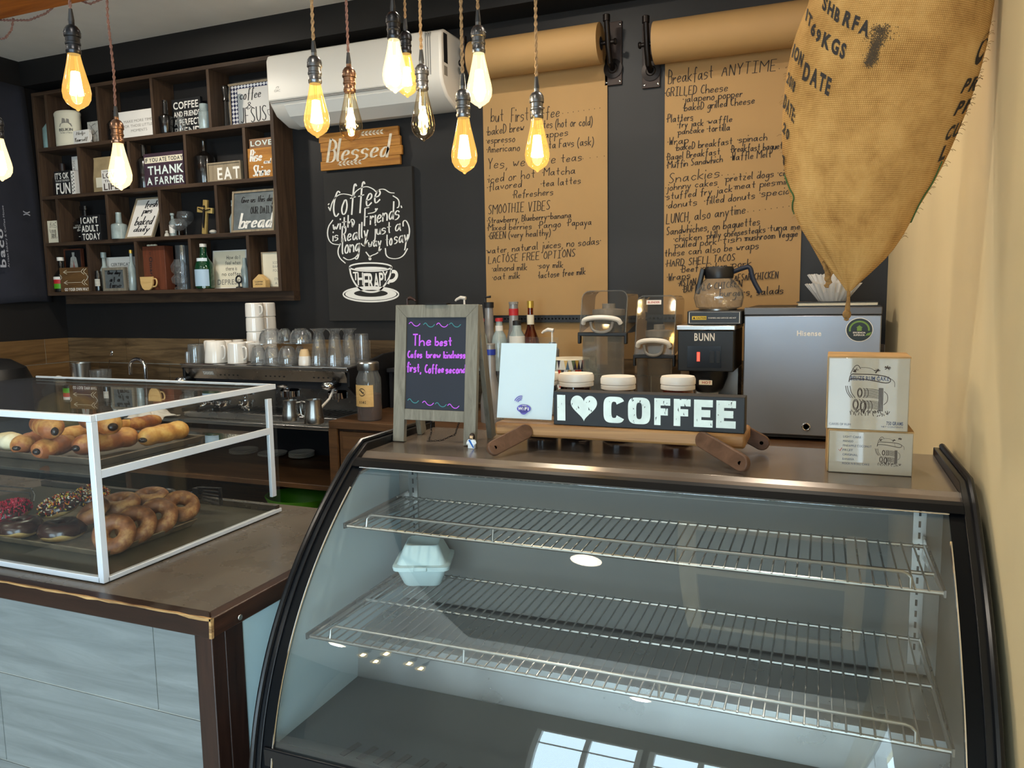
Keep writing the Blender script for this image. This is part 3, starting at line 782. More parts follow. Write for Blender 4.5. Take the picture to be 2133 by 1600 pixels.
ring(250, 1050, D + .032, .031, .021, M['cinnamon'], 'broad brown ring lying behind the leaning cinnamon rings', (.15, .1, 0))
ring(194, 1066, D + .034, .026, .018, M['cinnamon'], 'brown ring half hidden by the white corner post', (.5, -.3, 0))
ring(314, 1036, D + .03, .029, .0195, M['cinnamon'], 'brown ring at the very back of the lower tray', (.1, .1, 0))

# black serving tongs and a wire pair
p = AZ(300, 1044, CZ + .02); q = AZ(460, 1040, CZ + .03)
yy = QB - .07
def inside(px, py, z): 
    k = AZ(px, py, z); return k
a0, a1 = inside(262, 1030, CZ + .03), inside(352, 1027, CZ + .035); a2 = inside(405, 1026, CZ + .05); a3 = inside(462, 1032, CZ + .05)
t = thing('serving_tongs', 'black-handled serving tongs lying behind the doughnuts', 'tongs', a2)
MB().bar(a0, (a0 + a1) / 2, .018, .006).build('handle', M['black_plastic'], t, bevel=.002)
MB().ell(a1, .028, .016, .014).build('grip', M['black_plastic'], t)
MB().tube([a1, a2], .0035, 8).build('arm', M['chrome'], t)
d = (a3 - a2); o = MB()
o.obox(a2 + d * .12, (.02, .02, .03), (0, 0, 0))
for k in range(5):
    f0 = a2 + d * .15 + Vector((0, 0, -.016 + .008 * k)); o.bar(f0, f0 + d * .8 + Vector((0, 0, -.012 + .004 * k)), .010, .003)
o.bar(a2 + d * .95 + Vector((0, 0, -.028)), a2 + d * .95 + Vector((0, 0, .022)), .010, .004)
o.build('slotted_blade', M['black_plastic'], t)
t = thing('wire_tongs', 'thin wire tongs at the left behind the sprinkled doughnuts', 'tongs', AZ(40, 1025, CZ + .05))
w0, w1 = inside(-40, 1010, CZ + .055), inside(66, 1018, CZ + .055); w2 = inside(70, 1045, CZ + .03)
MB().tube([w0, w1, (w1 + w2) / 2 + Vector((.008, 0, 0)), w2], .002, 6).build('wire_arm', M['chrome'], t)
z = Vector((.0, 0, -.014)); MB().tube([w0 + z, w1 + z - Vector((.01, 0, 0)), w2 + Vector((-.012, 0, 0))], .002, 6).build('wire_arm', M['chrome'], t)

# ------------------------------------------------------------------ curved refrigerated display case
KX0, KX1 = -0.97, 0.246
prof = [(1.80, 1.289), (1.47, 1.293), (1.419, 1.2655), (1.3753, 1.2324), (1.3349, 1.1999), (1.2958, 1.1657), (1.2559, 1.1266), (1.2211, 1.088), (1.189, 1.0473), (1.1599, 1.0043), (1.1323, .9557), (1.1105, .9086), (1.0924, .86), (1.0781, .8101), (1.0669, .7553), (1.0604, .7038), (1.0573, .652), (1.0573, .596), (1.065, .48), (1.10, .36)]
def smooth_prof(p):
    return chaikin(p, 2)
P = prof[:2] + smooth_prof(prof[2:])
def offs(p, d):
    out = []
    for i in range(len(p)):
        a, b = p[max(0, i - 1)], p[min(len(p) - 1, i + 1)]
        l = math.hypot(b[0] - a[0], b[1] - a[1]); n = (-(b[1] - a[1]) / l, (b[0] - a[0]) / l)
        out.append((p[i][0] + n[0] * d, p[i][1] + n[1] * d))
    return out
t = thing('refrigerated_display_case', 'large curved-glass refrigerated case with black frame and empty wire shelves', 'display case', (-.36, 1.45, 0))
inner = offs(P, -.040)
if inner[5][0] < P[5][0]: inner = offs(P, .040)
for x0, x1, nm in ((KX0, KX0 + .022, 'side_frame'), (KX1 - .022, KX1, 'side_frame')):
    m = MB(); n = len(P)
    for x in (x0, x1):
        m.v += [Vector((x, y, z)) for y, z in P] + [Vector((x, y, z)) for y, z in inner]
    for i in range(n - 1):
        a, b = i, i + 1
        m.f += [(a, b, b + 2 * n, a + 2 * n), (a + n, a + 3 * n, b + 3 * n, b + n), (a, a + n, b + n, b), (a + 2 * n, b + 2 * n, b + 3 * n, a + 3 * n)]
    m.f += [(0, 2 * n, 3 * n, n), (n - 1, 2 * n - 1, 4 * n - 1, 3 * n - 1)]
    so = m.build(nm, M['case_black'], t, bevel=.004)
    # raised outer ridge and the bright seal along the glass
    xm = x0 if nm and x0 < -.5 else x1
    MB().tube([(xm + (.006 if x0 < -.5 else -.006), y, z) for y, z in offs(P, -.003)], .006, 8).build('outer_ridge', M['case_black'], so)
    xg = x1 + .023 if x0 < -.5 else x0 - .023
    MB().tube([(xg, y, z) for y, z in offs(P, .003)[9:]], .0018, 6).build('glass_seal', M['chrome'], so)
sgn = 1   # offs() with + lies inside the frame outline
gl = offs(P, sgn * .006)[3:]
m = MB(); n = len(gl)
for x in (KX0 + .022, KX1 - .022): m.v += [Vector((x, y, z)) for y, z in gl]
m.f = [(i, i + 1, i + 1 + n, i + n) for i in range(n - 1)]
m.build('front_glass', M['case_glass'], t, ang=1.2)
TOPZ = 1.275
MB().box(KX0 + .022, KX1 - .022, 1.466, 1.79, TOPZ - .02, TOPZ).build('top_shelf', M['case_top'], t, bevel=.001)
MB().prism([(1.466, TOPZ), (1.452, TOPZ - .006), (1.432, TOPZ - .018), (1.436, TOPZ - .024), (1.466, TOPZ - .02)], lambda u, v, k: (KX0 + .022 + k, u, v), KX1 - KX0 - .044).build('front_lip', M['case_top'], t, smooth=False)
def glass_band(a, b, nm, m, d, i0=0, i1=None):
    g = offs(P, d)[3:][i0:i1]; q = MB(); k = len(g)
    for x in (a, b): q.v += [Vector((x, y, z)) for y, z in g]
    q.f = [(i, i + 1, i + 1 + k, i + k) for i in range(k - 1)]
    return q.build(nm, m, t, ang=1.2)
for a, b in ((KX0 + .022, KX0 + .044), (KX1 - .044, KX1 - .022)): glass_band(a, b, 'glass_border', M['border_black'], .0045)
nt = next(i for i, q in enumerate(gl) if q[1] < 1.248)
tp = [q for q in offs(P, sgn * -.0015)[3:] if q[1] > 1.247]
q = MB(); k = len(tp); tp2 = [(y + .004, z + .004) for y, z in tp]
MB().prism([(y, z) for y, z in tp] + [(y + .010, z + .004) for y, z in reversed(tp)], lambda u, v, w: (KX0 + .022 + w, u, v), KX1 - KX0 - .044).build('top_trim', M['border_black'], t, smooth=False)
e_ = tp[-1]
MB().tube([(KX0 + .044, e_[0] - .0005, e_[1] - .002), (KX1 - .044, e_[0] - .0005, e_[1] - .002)], .0014, 6).build('trim_line', M['chrome'], t)
# lining
m = MB().box(KX0 + .004, KX0 + .028, 1.44, 1.79, .40, 1.27)
sp = [(y, z) for y, z in inner[4:] if z < 1.26]
for xa, xb, mm in ((KX0 + .012, KX0 + .024, M['case_side']), (KX1 - .024, KX1 - .012, M['case_inner'])):
    poly = [(1.78, 1.255)] + sp + [(1.78, sp[-1][1])]
    MB().prism([(y, z) for y, z in poly], lambda u, v, k: (xa + k, u, v), xb - xa).build('end_panel', mm, t, smooth=False)
BY = 1.60
MB().box(KX0 + .025, KX1 - .025, BY, BY + .02, .88, 1.255).build('back_panel', M['case_inner'], t, smooth=False)
MB().box(KX0 + .025, KX1 - .025, 1.10, 1.39, .765, .775).build('deck', M['case_deck'], t, smooth=False)
dz = MB()
for k in range(26):
    xx = -.80 + k * .036; dz.obox((xx, 1.145, .7756), (.012, .045, .002), (0, 0, -.25))
dz.build('deck_slots', M['rubber'], t, smooth=False)
MB().prism([(1.39, .775), (1.40, .86), (1.43, .875), (BY, .875), (BY, .775)], lambda u, v, k: (KX0 + .025 + k, u, v), KX1 - KX0 - .05).build('air_duct', M['steel'], t, smooth=False)
MB().box(KX0 + .025, KX1 - .025, 1.072, 1.10, .735, .790).build('deck_lip', M['case_black'], t, bevel=.003)
MB().box(KX0 + .01, KX1 - .01, 1.11, 1.76, .03, .40).build('base', M['case_black'], t, bevel=.01)
MB().box(KX0 + .012, KX1 - .012, 1.10, 1.76, .40, .74).build('lower_body', M['case_inner'], t, smooth=False)
MB().box(KX0 + .01, KX1 - .01, 1.77, 1.79, .4, 1.25).build('rear_panel', M['case_inner'], t, smooth=False)
for x in (KX0 + .055, KX1 - .075):
    o = MB().box(x, x + .022, BY - .006, BY - .0005, .90, 1.25).build('shelf_upright', M['steel'], t, smooth=False)
    s = MB()
    for k in range(14): s.box(x + .009, x + .013, BY - .0068, BY - .006, .93 + k * .022, .942 + k * .022)
    s.build('slots', M['rubber'], o, smooth=False)
    MB().torus((x + .011, BY - .007, 1.225), .006, .002, 16, 6, (PI / 2, 0, 0)).build('screw', M['steel'], o)
# wire shelves
def wire_shelf(z, y0, ymid, y1, x0, x1, n, name):
    o = MB(); r = .0036
    for y in (y0, ymid, y1): o.tube([(x0, y, z - .003), (x1, y, z - .003)], r, 8)
    o.tube([(x0, y0, z - .003), (x0, y1, z - .003)], r, 8).tube([(x1, y0, z - .003), (x1, y1, z - .003)], r, 8)
    sh = o.build('wire_shelf', M['steel'], t)
    w = MB()
    for k in range(1, n):
        x = x0 + (x1 - x0) * k / n
        w.tube([(x, y1 + .003, z + .0005), (x, y0, z + .0005), (x, y0 - .003, z - .001)], .0017, 6)
    w.build('cross_wires', M['steel'], sh)
    rl = MB(); h = .024; xa, xb = x0 + .045, x1 - .045
    rl.tube([(xa, y0, z), (xa, y0 + .004, z + h - .008), (xa + .006, y0 + .004, z + h - .002), (xa + .014, y0 + .004, z + h), (xb - .014, y0 + .004, z + h), (xb - .006, y0 + .004, z + h - .002), (xb, y0 + .004, z + h - .008), (xb, y0, z)], .0027, 8)
    for q in (.3, .62): 
        x = x0 + (x1 - x0) * q; rl.tube([(x, y0, z), (x, y0 + .004, z + h)], .0022, 6)
    rl.build('front_rail', M['steel'], sh)
    for x in (x0 - .008, x1 + .001):
        MB().prism([(y1 + .03, z - .035), (y1 + .03, z + .008), (y0 - .005, z + .004), (y0 - .005, z - .008)], lambda u, v, k: (x + k, u, v), .003).build('bracket', M['dark_steel'], sh, smooth=False)
wire_shelf(1.150, 1.318, 1.405, 1.555, -.905, .187, 56, 'upper')
wire_shelf(.970, 1.178, 1.372, 1.555, -.905, .187, 56, 'lower')
# foam clamshell on the lower wire shelf
p = AZ(885, 1208, .972)
t = thing('foam_clamshell', 'white foam takeaway clamshell on the lower wire shelf', 'takeaway box', (p.x, p.y, .9725), (0, 0, .35), world=False)
def fr(levels):
    o = MB(); n = 4; K = 6
    for hw, hd, z, rr in levels:
        for cx, cy, a0 in ((1, 1, 0), (-1, 1, PI / 2), (-1, -1, PI), (1, -1, 1.5 * PI)):
            for k in range(K):
                a = a0 + PI / 2 * k / (K - 1)
                o.v.append(Vector((cx * (hw - rr) + rr * math.cos(a), cy * (hd - rr) + rr * math.sin(a), z)))
    N = 4 * K
    for i in range(len(levels) - 1):
        for k in range(N): o.f.append((i * N + k, i * N + (k + 1) % N, (i + 1) * N + (k + 1) % N, (i + 1) * N + k))
    o.f.append(tuple(reversed(range(N)))); o.f.append(tuple((len(levels) - 1) * N + k for k in range(N)))
    return o
s = .93
fr([(.042 * s, .042 * s, 0, .014), (.046 * s, .046 * s, .004, .016), (.060 * s, .060 * s, .040, .016), (.068 * s, .068 * s, .042, .016), (.068 * s, .068 * s, .046, .016)]).build('base_tray', M['foam'], t)
fr([(.069 * s, .069 * s, .0465, .016), (.069 * s, .069 * s, .051, .016), (.060 * s, .060 * s, .054, .016), (.043 * s, .043 * s, .090, .012), (.039 * s, .039 * s, .093, .012), (.036 * s, .036 * s, .0915, .01)]).build('lid', M['foam'], t)
MB().obox((0, -.069 * s, .048), (.03, .008, .010)).build('tab', M['foam'], t, bevel=.002)
# ------------------------------------------------------------------ things standing on the curved case
# easel chalkboard
f0 = AZ(800, 919, TOPZ); f1 = AZ(980, 932, TOPZ); FY = 1.578
XA, XB2 = -.9465, -.730
zt = AY(798, 636, FY + .035).z
LEAN = math.atan2(.035, zt - TOPZ)
t = thing('easel_chalkboard', 'grey wooden easel chalkboard with purple message on the case top', 'chalkboard', ((XA + XB2) / 2, FY + .05, TOPZ))
H = zt - TOPZ
def ef(u, v, w=0):   # u across 0..W, v up the leaning front, w towards the viewer
    return Vector((XA + u, FY + math.sin(LEAN) * v - w * math.cos(LEAN), TOPZ + .002 + math.cos(LEAN) * v + w * math.sin(LEAN)))
WW = XB2 - XA; fw = .030
def ebar(poly, nm, th=.014): return MB().prism(poly, lambda u, v, w: ef(u, v, w), -th).build(nm, M['grey_wood'], t, bevel=.001)
ebar([(0, 0), (fw, 0), (fw, H - fw), (0, H)], 'frame_post'); ebar([(WW - fw, 0), (WW, 0), (WW, H), (WW - fw, H - fw)], 'frame_post')
ebar([(fw, H - fw), (WW - fw, H - fw), (WW, H), (0, H)], 'frame_rail')
vb = AY(822, 853, FY).z - TOPZ
ebar([(fw, vb - .026), (WW - fw, vb - .026), (WW - fw, vb), (fw, vb)], 'frame_rail')
bo = MB().prism([(fw - .003, vb - .003), (WW - fw + .003, vb - .003), (WW - fw + .003, H - fw + .003), (fw - .003, H - fw + .003)], lambda u, v, w: ef(u, v, w - .005), -.006).build('board', M['slate'], t, smooth=False)
for nm, x in (('rear_leg', XA + .005), ('rear_leg', XB2 - .020)):
    MB().bar((x + .012, FY + .115, TOPZ + .003), (x + .012, FY + .048, zt - .004), .026, .013, (1, 0, 0)).build(nm, M['grey_wood'], t, bevel=.001)
MB().box((XA + XB2) / 2 - .03, (XA + XB2) / 2 + .03, FY + .028, FY + .05, zt, zt + .003).build('hinge', M['iron'], t)
tx = lambda u, v: ef(u, v, -.0042)
bx0, bx1, by0, by1 = fw, WW - fw, vb, H - fw
s = 2.666
def ez(zx, zy):  # zoom 780..1580 -> board uv
    fx = (zx - 107) / (512 - 107); fy = (zy - 672) / (155 - 672)
    return bx0 + fx * (bx1 - bx0), by0 + fy * (by1 - by0)
le = MB()
for s_, a, b, h in (('The', (150, 315), (275, 312), 62), ('best', (305, 313), (415, 310), 52), ('Cafes', (118, 382), (215, 380), 40), ('brew', (247, 382), (340, 380), 40), ('kindness', (365, 382), (508, 378), 40),
                    ('first,', (112, 460), (210, 462), 52), ('Coffee', (240, 465), (365, 462), 46), ('second', (380, 464), (510, 460), 46)):
    hand_line(le, s_, ez(*a), ez(*b), h / 517 * (by1 - by0), tx, .0034)
le.build('purple_lettering', M['chalk_purple'], bo, smooth=False)
for mm, ks in ((M['chalk_purple'], [(120, 190), (310, 195), (225, 635), (397, 645)]), (M['chalk_teal'], [(220, 195), (395, 195), (122, 625), (312, 640)])):
    for zx, zy in ks:
        q = MB().line2(chaikin([ez(zx, zy), ez(zx + 15, zy - 14), ez(zx + 35, zy + 10), ez(zx + 60, zy + 14), ez(zx + 78, zy - 2)]), tx, .0018)
        q.build('wave_marking', mm, bo, smooth=False)
c0 = ef(WW * .46, vb - .026, -.007); c1 = Vector((c0.x + .05, FY + .085, TOPZ + .075))
ch = MB(); cp = []
lo = Vector((c0.x, FY - .005, TOPZ + .004))
pathc = [c0, c0 + Vector((0, -.004, -.03)), lo + Vector((0, 0, .004)), lo + Vector((.02, .03, .002)), lo + Vector((.04, .06, .012)), c1]
fine = chaikin([tuple(p) for p in pathc], 0)
L = []
for a, b in zip(pathc, pathc[1:]):
    k = max(1, int((b - a).length / .0055))
    L += [a + (b - a) * i / k for i in range(k)]
for i, p in enumerate(L[:-1]):
    d = (L[i + 1] - p).normalized(); R = d.to_track_quat('X', 'Z').to_matrix() @ Euler((PI / 2 * (i % 2), 0, 0)).to_matrix()
    ch.torus(p, .0026, .0008, 10, 5, R @ Matrix.Diagonal((1.4, .8, 1)))
ch.build('chain', M['iron'], t)

# toy figurine
p = AZ(983, 934, TOPZ)
t = thing('toy_figurine', 'tiny toy figurine in a white robe with blue sash beside the easel leg', 'figurine', (p.x, p.y, TOPZ), (0, 0, -.1), world=False)
S = .0245 / .05 * .95
o = MB().prism([(-.0085, 0), (.0085, 0), (.0075, .021), (-.0075, .021)], lambda u, v, w: (u, -.0045 + w, v), .009); o.build('robe', M['toy_white'], t, bevel=.001)
MB().prism([(-.0065, .0195), (-.002, .0208), (.008, .004), (.0065, .001)], lambda u, v, w: (u, -.0052 + w, v), .0008).build('sash', M['sash_blue'], t, smooth=False)
for sx in (-1, 1): MB().tube([(sx * .0078, 0, .0185), (sx * .0105, -.001, .013), (sx * .009, -.005, .0095)], .0024, 8).build('arm', M['toy_white'], t)
hd = MB().lathe([(.0, .0215), (.0045, .022), (.0048, .029), (.0, .0305)], (0, -.0006, 0), 14).build('head', M['skin_plastic'], t)
MB().ell((0, .0022, .0285), .0062, .0052, .0066, 14, 10).box(-.0058, -.004, -.002, .004, .018, .027).box(.004, .0058, -.002, .004, .018, .027).build('hair', M['hair_brown'], t)
MB().box(-.0032, .0032, -.0058, -.0048, .0218, .0238).build('beard', M['hair_brown'], hd)

# folding wooden riser with the card holder and the block sign on it
RY0, RY1, RZ0, RZ1 = 1.575, 1.70, 1.306, 1.336
t = thing('wooden_riser', 'acacia serving-board riser on crossed folding legs on the case top', 'riser', (-.41, 1.63, TOPZ))
xa, xb = AY(1030, 890, RY0).x, AY(1553, 895, RY0).x
MB().box(xa, xb, RY0, RY1, RZ0, RZ1).build('board', M['acacia'], t, bevel=.006)
def leg(a, b, nm='leg'):
    a, b = Vector(a), Vector(b); d = (b - a).normalized(); wv = d.cross(Vector((0, 1, 0))).normalized(); o = MB(); pl = []; R = .0165; L = (b - a).length
    for k in range(9): an = PI / 2 + PI * k / 8; pl.append((R * math.cos(an), R * math.sin(an)))
    for k in range(9): an = -PI / 2 + PI * k / 8; pl.append((L + R * math.cos(an), R * math.sin(an)))
    nn_ = d.cross(wv).normalized(); nn_ = nn_ if nn_.y > 0 else -nn_
    o.prism(pl, lambda u, v, w: a + d * u + wv * v + nn_ * w, .012)
    r = o.build(nm, M['acacia_leg'], t, bevel=.002)
    MB().lathe([(0, 0), (.004, 0)], a + Vector((0, -.0006, 0)), 12, (PI / 2, 0, 0)).build('pin_hole', M['rubber'], r, smooth=False)
ql = RY0 - .0135
zz = TOPZ + .0175
def onp(x, y): return AY(x, y, ql)
zz = TOPZ + .022; fl = AY(1032, 941, 1.487); fr2 = AY(1541, 970, 1.487)
leg(Vector((fl.x, 1.487, zz)), Vector((onp(1097, 891).x, ql - .003, RZ1 - .014)))
leg(Vector((fr2.x, 1.487, zz)), Vector((onp(1460, 908).x, ql - .003, RZ1 - .012)))
leg(Vector((onp(1163, 940).x, RY1 + .001, zz)), Vector((onp(1100, 890).x, RY1 + .001, RZ1 - .014)))
leg(Vector((onp(1575, 970).x, RY1 + .001, zz)), Vector((onp(1525, 905).x, RY1 + .001, RZ1 - .014)))

HY = RY0 + .035
hx0, hx1 = AY(1030, 865, HY).x, AY(1151, 872, HY).x; hz1 = AY(1045, 702, HY + .02).z
t = thing('card_holder', 'clear acrylic holder with a white wireless-network card on the riser', 'card holder', ((hx0 + hx1) / 2, HY, RZ1))
hh = hz1 - RZ1; lean = .02 / hh; sk = .008
hf = lambda u, v, w=0: Vector((hx0 + u + sk * v / hh, HY + v * lean + w, RZ1 + v))
hw = hx1 - hx0
MB().prism([(0, .0005), (hw, .0005), (hw, hh), (0, hh)], lambda u, v, w: hf(u, v, w), .003).build('holder', M['pane'], t, smooth=False)
MB().box(hx0, hx1, HY, HY + .045, RZ1, RZ1 + .003).build('foot', M['pane'], t, smooth=False)
cd = MB().prism([(.004, .004), (hw - .004, .004), (hw - .003, hh * .925), (.004, hh * .925)], lambda u, v, w: hf(u, v, .0031 + w), .0008).build('card', M['paper'], t, smooth=False)
hk = lambda u, v: hf(u, v, -.0006)
o = MB(); cx, cy = hw * .50, hh * .145
o.poly([hk(cx + .017 * math.cos(2 * PI * k / 24), cy + .0095 * math.sin(2 * PI * k / 24)) for k in range(24)])
o.poly([hk(cx + .010 * math.cos(2 * PI * k / 24), cy - .003 + .0105 * math.sin(2 * PI * k / 24)) for k in range(24)])
for r in (.008, .012, .016):
    o.line2([(cx - .008 + r * math.cos(a), cy + .012 + r * math.sin(a)) for a in [PI * .45 + PI * .45 * k / 8 for k in range(9)]], hk, .0022)
o.build('network_logo', M['purple_logo'], cd, smooth=False)
hk2 = lambda u, v: hf(u, v, -.0010)
o = MB(); font_fit(o, 'Wi', hk2, cx - .014, cx - .001, cy - .0035, cy + .0035); font_fit(o, 'Fi', hk2, cx + .002, cx + .012, cy - .0035, cy + .0035)
o.build('logo_lettering', M['white_letters'], cd, smooth=False)
o = MB(); font_fit(o, 'FREE', hk2, cx - .004, cx + .006, cy + .0055, cy + .008, 0); o.build('logo_lettering', M['white_letters'], cd, smooth=False)

SY = RY0 + .004
sx0, sx1 = AY(1153, 872, SY).x, AY(1551, 893, SY).x; sz1 = AY(1153, 815, SY).z
t = thing('block_sign', 'black block sign with distressed white heart and coffee lettering on the riser', 'sign', ((sx0 + sx1) / 2, SY + .02, RZ1))
bl = MB().box(sx0, sx1, SY, SY + .042, RZ1 + .0005, sz1).build('block', M['black_board'], t, bevel=.0015)
sf = lambda u, v: Vector((sx0 + u * (sx1 - sx0), SY - .0006, RZ1 + v * (sz1 - RZ1)))
o = MB(); Y0, Y1 = .14, .90
font_fit(o, 'I', sf, .022, .068, Y0, Y1)
for ch_, a, b in (('C', .280, .395), ('O', .412, .530), ('F', .550, .632), ('F', .650, .735), ('E', .752, .845), ('E', .862, .957)):
    x0_, x1_ = a, b
    # heavy slab letters with thick strokes
    t_ = (b - a) * .40; cut = .045
    if ch_ in 'FE':
        pl = [(a, Y0), (a + t_, Y0)] if ch_ == 'F' else [(a, Y0), (b, Y0), (b, Y0 + .2), (a + t_, Y0 + .2)]
        m_ = (Y0 + Y1) / 2
        pl += [(a + t_, m_ - .1), (b - .012, m_ - .1), (b - .012, m_ + .1), (a + t_, m_ + .1), (a + t_, Y1 - .2), (b, Y1 - .2), (b, Y1), (a, Y1)]
        o.poly([sf(*q) for q in pl])
    else:
        oc = [(.5 + .5 * math.copysign(abs(math.cos(k)) ** .55, math.cos(k)), .5 + .5 * math.copysign(abs(math.sin(k)) ** .55, math.sin(k))) for k in [2 * PI * i / 48 for i in range(49)]]
        ic = [(.5 + .13 * math.copysign(abs(math.cos(k)) ** .6, math.cos(k)), .5 + .31 * math.copysign(abs(math.sin(k)) ** .6, math.sin(k))) for k in [2 * PI * i / 48 for i in range(49)]]
        mp = lambda q: sf(a + q[0] * (b - a), Y0 + q[1] * (Y1 - Y0))
        r_ = range(48) if ch_ == 'O' else range(4, 44)
        for i in r_: o.add([mp(oc[i]), mp(oc[i + 1]), mp(ic[i + 1]), mp(ic[i])], [(0, 1, 2, 3)])
hp = []
for i in range(60):
    a = 2 * PI * i / 60
    hx = 16 * math.sin(a) ** 3; hy = 13 * math.cos(a) - 5 * math.cos(2 * a) - 2 * math.cos(3 * a) - math.cos(4 * a)
    hp.append((.172 + hx / 16 * .073, Y0 + (hy + 17) / 29 * (Y1 - Y0)))
o.poly([sf(*q) for q in hp])
o.build('lettering', M['mint_letters'], bl, smooth=False)
random.seed(11); o = MB()
for _ in range(70):
    u, v = random.uniform(.02, .96), random.uniform(.15, .9); a = random.uniform(0, 3)
    l = random.uniform(.003, .012); c = sf(u, v) + Vector((0, -.0004, 0))
    o.poly([c, c + Vector((l * math.cos(a) * .4, 0, l * math.sin(a))), c + Vector((l * math.cos(a + .6) * .3, 0, l * .7 * math.sin(a + .6)))])
o.build('wear_marks', M['black_board'], bl, smooth=False)

# two wrapped card boxes of rum cake style
def drawing(fn):
    random.seed(5); o = MB()
    L = lambda pts, w=.004: o.line2(chaikin(pts, 2), fn, w * 1.7)
    L([(.18, .68), (.2, .74), (.5, .72), (.82, .66), (.84, .76), (.6, .80), (.3, .80), (.2, .80), (.18, .68)], .008)
    for cx, cy, r in ((.36, .52, .07), (.30, .34, .08), (.42, .32, .085)):
        for rr in (1, .75): L([(cx + r * rr * .55 * math.cos(2 * PI * k / 14), cy + r * rr * math.sin(2 * PI * k / 14)) for k in range(15)], .006)
        for dx in (.0, .05, .10): L([(cx + dx + r * .5 * math.cos(a), cy + r * math.sin(a)) for a in [-PI / 2 + PI * k / 8 for k in range(9)]], .005)
    o.add([fn(.40, .58), fn(.64, .57), fn(.64, .42), fn(.42, .43)], [(0, 1, 2, 3)]) if False else None
    for k in range(9): L([(.42, .58 - .016 * k), (.52, .585 - .016 * k), (.66, .57 - .016 * k)], .003)
    for k in range(8): L([(.44, .40 - .016 * k), (.55, .405 - .016 * k), (.66, .39 - .016 * k)], .003)
    for k in range(6): L([(.66 + .012 * k, .60), (.665 + .012 * k, .45), (.66 + .013 * k, .25)], .005)
    L([(.74, .55), (.80, .50), (.80, .40), (.74, .35)], .005); L([(.82, .75), (.90, .70), (.90, .62)], .004)
    for k in range(46):
        x = random.uniform(.22, .82); y = .20 + random.uniform(-.035, .03); L([(x, y), (x + random.uniform(-.02, .02), y + random.uniform(.02, .05))], .006)
    for x in (.20, .24, .17): L([(x - .04, .62), (x - .02, .52), (x + .05, .44)], .006)
    for cx, cy in ((.28, .86), (.62, .85), (.78, .90)):
        for k in range(14): a = random.random() * 6.3; L([(cx, cy), (cx + .05 * math.cos(a), cy + .035 * math.sin(a))], .005)
    L([(.20, .80), (.26, .92), (.32, .94), (.36, .88)], .006); L([(.36, .90), (.5, .90), (.58, .86)], .003); L([(.64, .8), (.66, .70)], .003)
    return o
BYY = 1.56
def cbox(nm, lab, x0, x1, y0, d, z0, z1, rz):
    t = thing(nm, lab, 'box', ((x0 + x1) / 2, y0 + d / 2, z0), (0, 0, rz), world=False)
    w = (x1 - x0) / 2; h = z1 - z0
    b = MB().box(-w, w, -d / 2, d / 2, 0, h).build('carton', M['card'], t, bevel=.0015)
    e = MB().box(-w - .0015, w + .0015, -d / 2 + .006, d / 2, h - .0005, h + .0022); e.box(-w - .0022, -w - .0004, -d / 2 + .006, d / 2, 0, h); e.build('kraft_flap', M['card_edge'], t, smooth=False)
    return t, b, w, h, d
x0 = AZ(1727, 985, TOPZ).x; x1 = AZ(1897, 992, TOPZ).x
z1 = AY(1722, 896, BYY).z
t, b, w, h, d = cbox('carton_box', 'low wrapped carton with a checklist, lower of the two on the case top', x0 - .003, x1, BYY, .13, TOPZ + .0006, z1, .02)
fb = lambda u, v: Vector((-w + u * 2 * w, -d / 2 - .0006, v * h))
q = lambda u, v: fb(.50 + .44 * u, .06 + .9 * v)
drawing(q).build('drawing', M['brown_ink'], b, smooth=False)
o = MB()
for k, s_ in enumerate(('LIGHT CAKE', 'MANGO', 'PINEAPPLE COCONUT', 'FRUIT', 'ORIGINAL', 'BANANA', 'ROCK N ROLL CAKE')):
    font_fit(o, s_, fb, .17, .17 + .0185 * len(s_) + .03, .845 - .107 * k, .895 - .107 * k, 0)
o.build('checklist', M['blue_ink'], b, smooth=False)
o = MB().line2([fb and (.12, .56), (.135, .52), (.16, .60)], fb, .008); o.build('tick_mark', M['red_ink'], b, smooth=False)
z2 = AY(1722, 745, BYY).z
t, b, w, h, d = cbox('carton_box', 'taller wrapped carton with barrel drawing, upper of the two on the case top', x0 - .006, x1 - .008, BYY + .004, .12, z1 + .0026, z2, -.01)
fb = lambda u, v: Vector((-w + u * 2 * w, -d / 2 - .0006, v * h))
drawing(lambda u, v: fb(.12 + .78 * u, .04 + .92 * v)).build('drawing', M['brown_ink'], b, smooth=False)
o = MB(); font_fit(o, 'BELIZE RUM CAKE', lambda u, v: fb(u, v), .28, .75, .69, .75, .022); font_fit(o, 'CAKES OF RUM', fb, .03, .30, .055, .085, 0); font_fit(o, '750 GRAMS', fb, .74, .94, .085, .135, .022)
font_fit(o, 'NET CONTENTS', fb, .68, .94, .05, .07, 0); o.build('lettering', M['blue_ink'], b, smooth=False)

# jars with white lids behind the riser
def jar(px0, px1, py, m, lab, Y=1.757, tag_=True):
    a, b = AY(px0, py, Y), AY(px1, py, Y); r = (b.x - a.x) / 2; c = Vector(((a.x + b.x) / 2, Y, TOPZ + .0006)); zl = AY((px0 + px1) / 2, py - 6, Y).z
    t = thing('storage_jar', lab, 'jar', c, group='white-lidded jars behind the riser')
    H = zl - TOPZ
    MB().lathe([(r * .8, 0), (r * .9, .004), (r * .92, H * .70), (r * .86, H - .026), (r * .86, H - .02)], c, 28).build('jar_body', m, t)
    MB().lathe([(r * .9, H - .030), (r * .98, H - .029), (r * .98, H - .021), (r * .94, H - .019), (r, H - .017), (r * 1.0, H - .006), (r * .93, H), (r * .8, H - .001), (0, H - .002)], c, 32).build('lid', M['white_plastic'], t)
    MB().lathe([(r * .935, H * .25), (r * .935, H * .62)], c, 28, cap=False).build('label', M['white_board'], t)
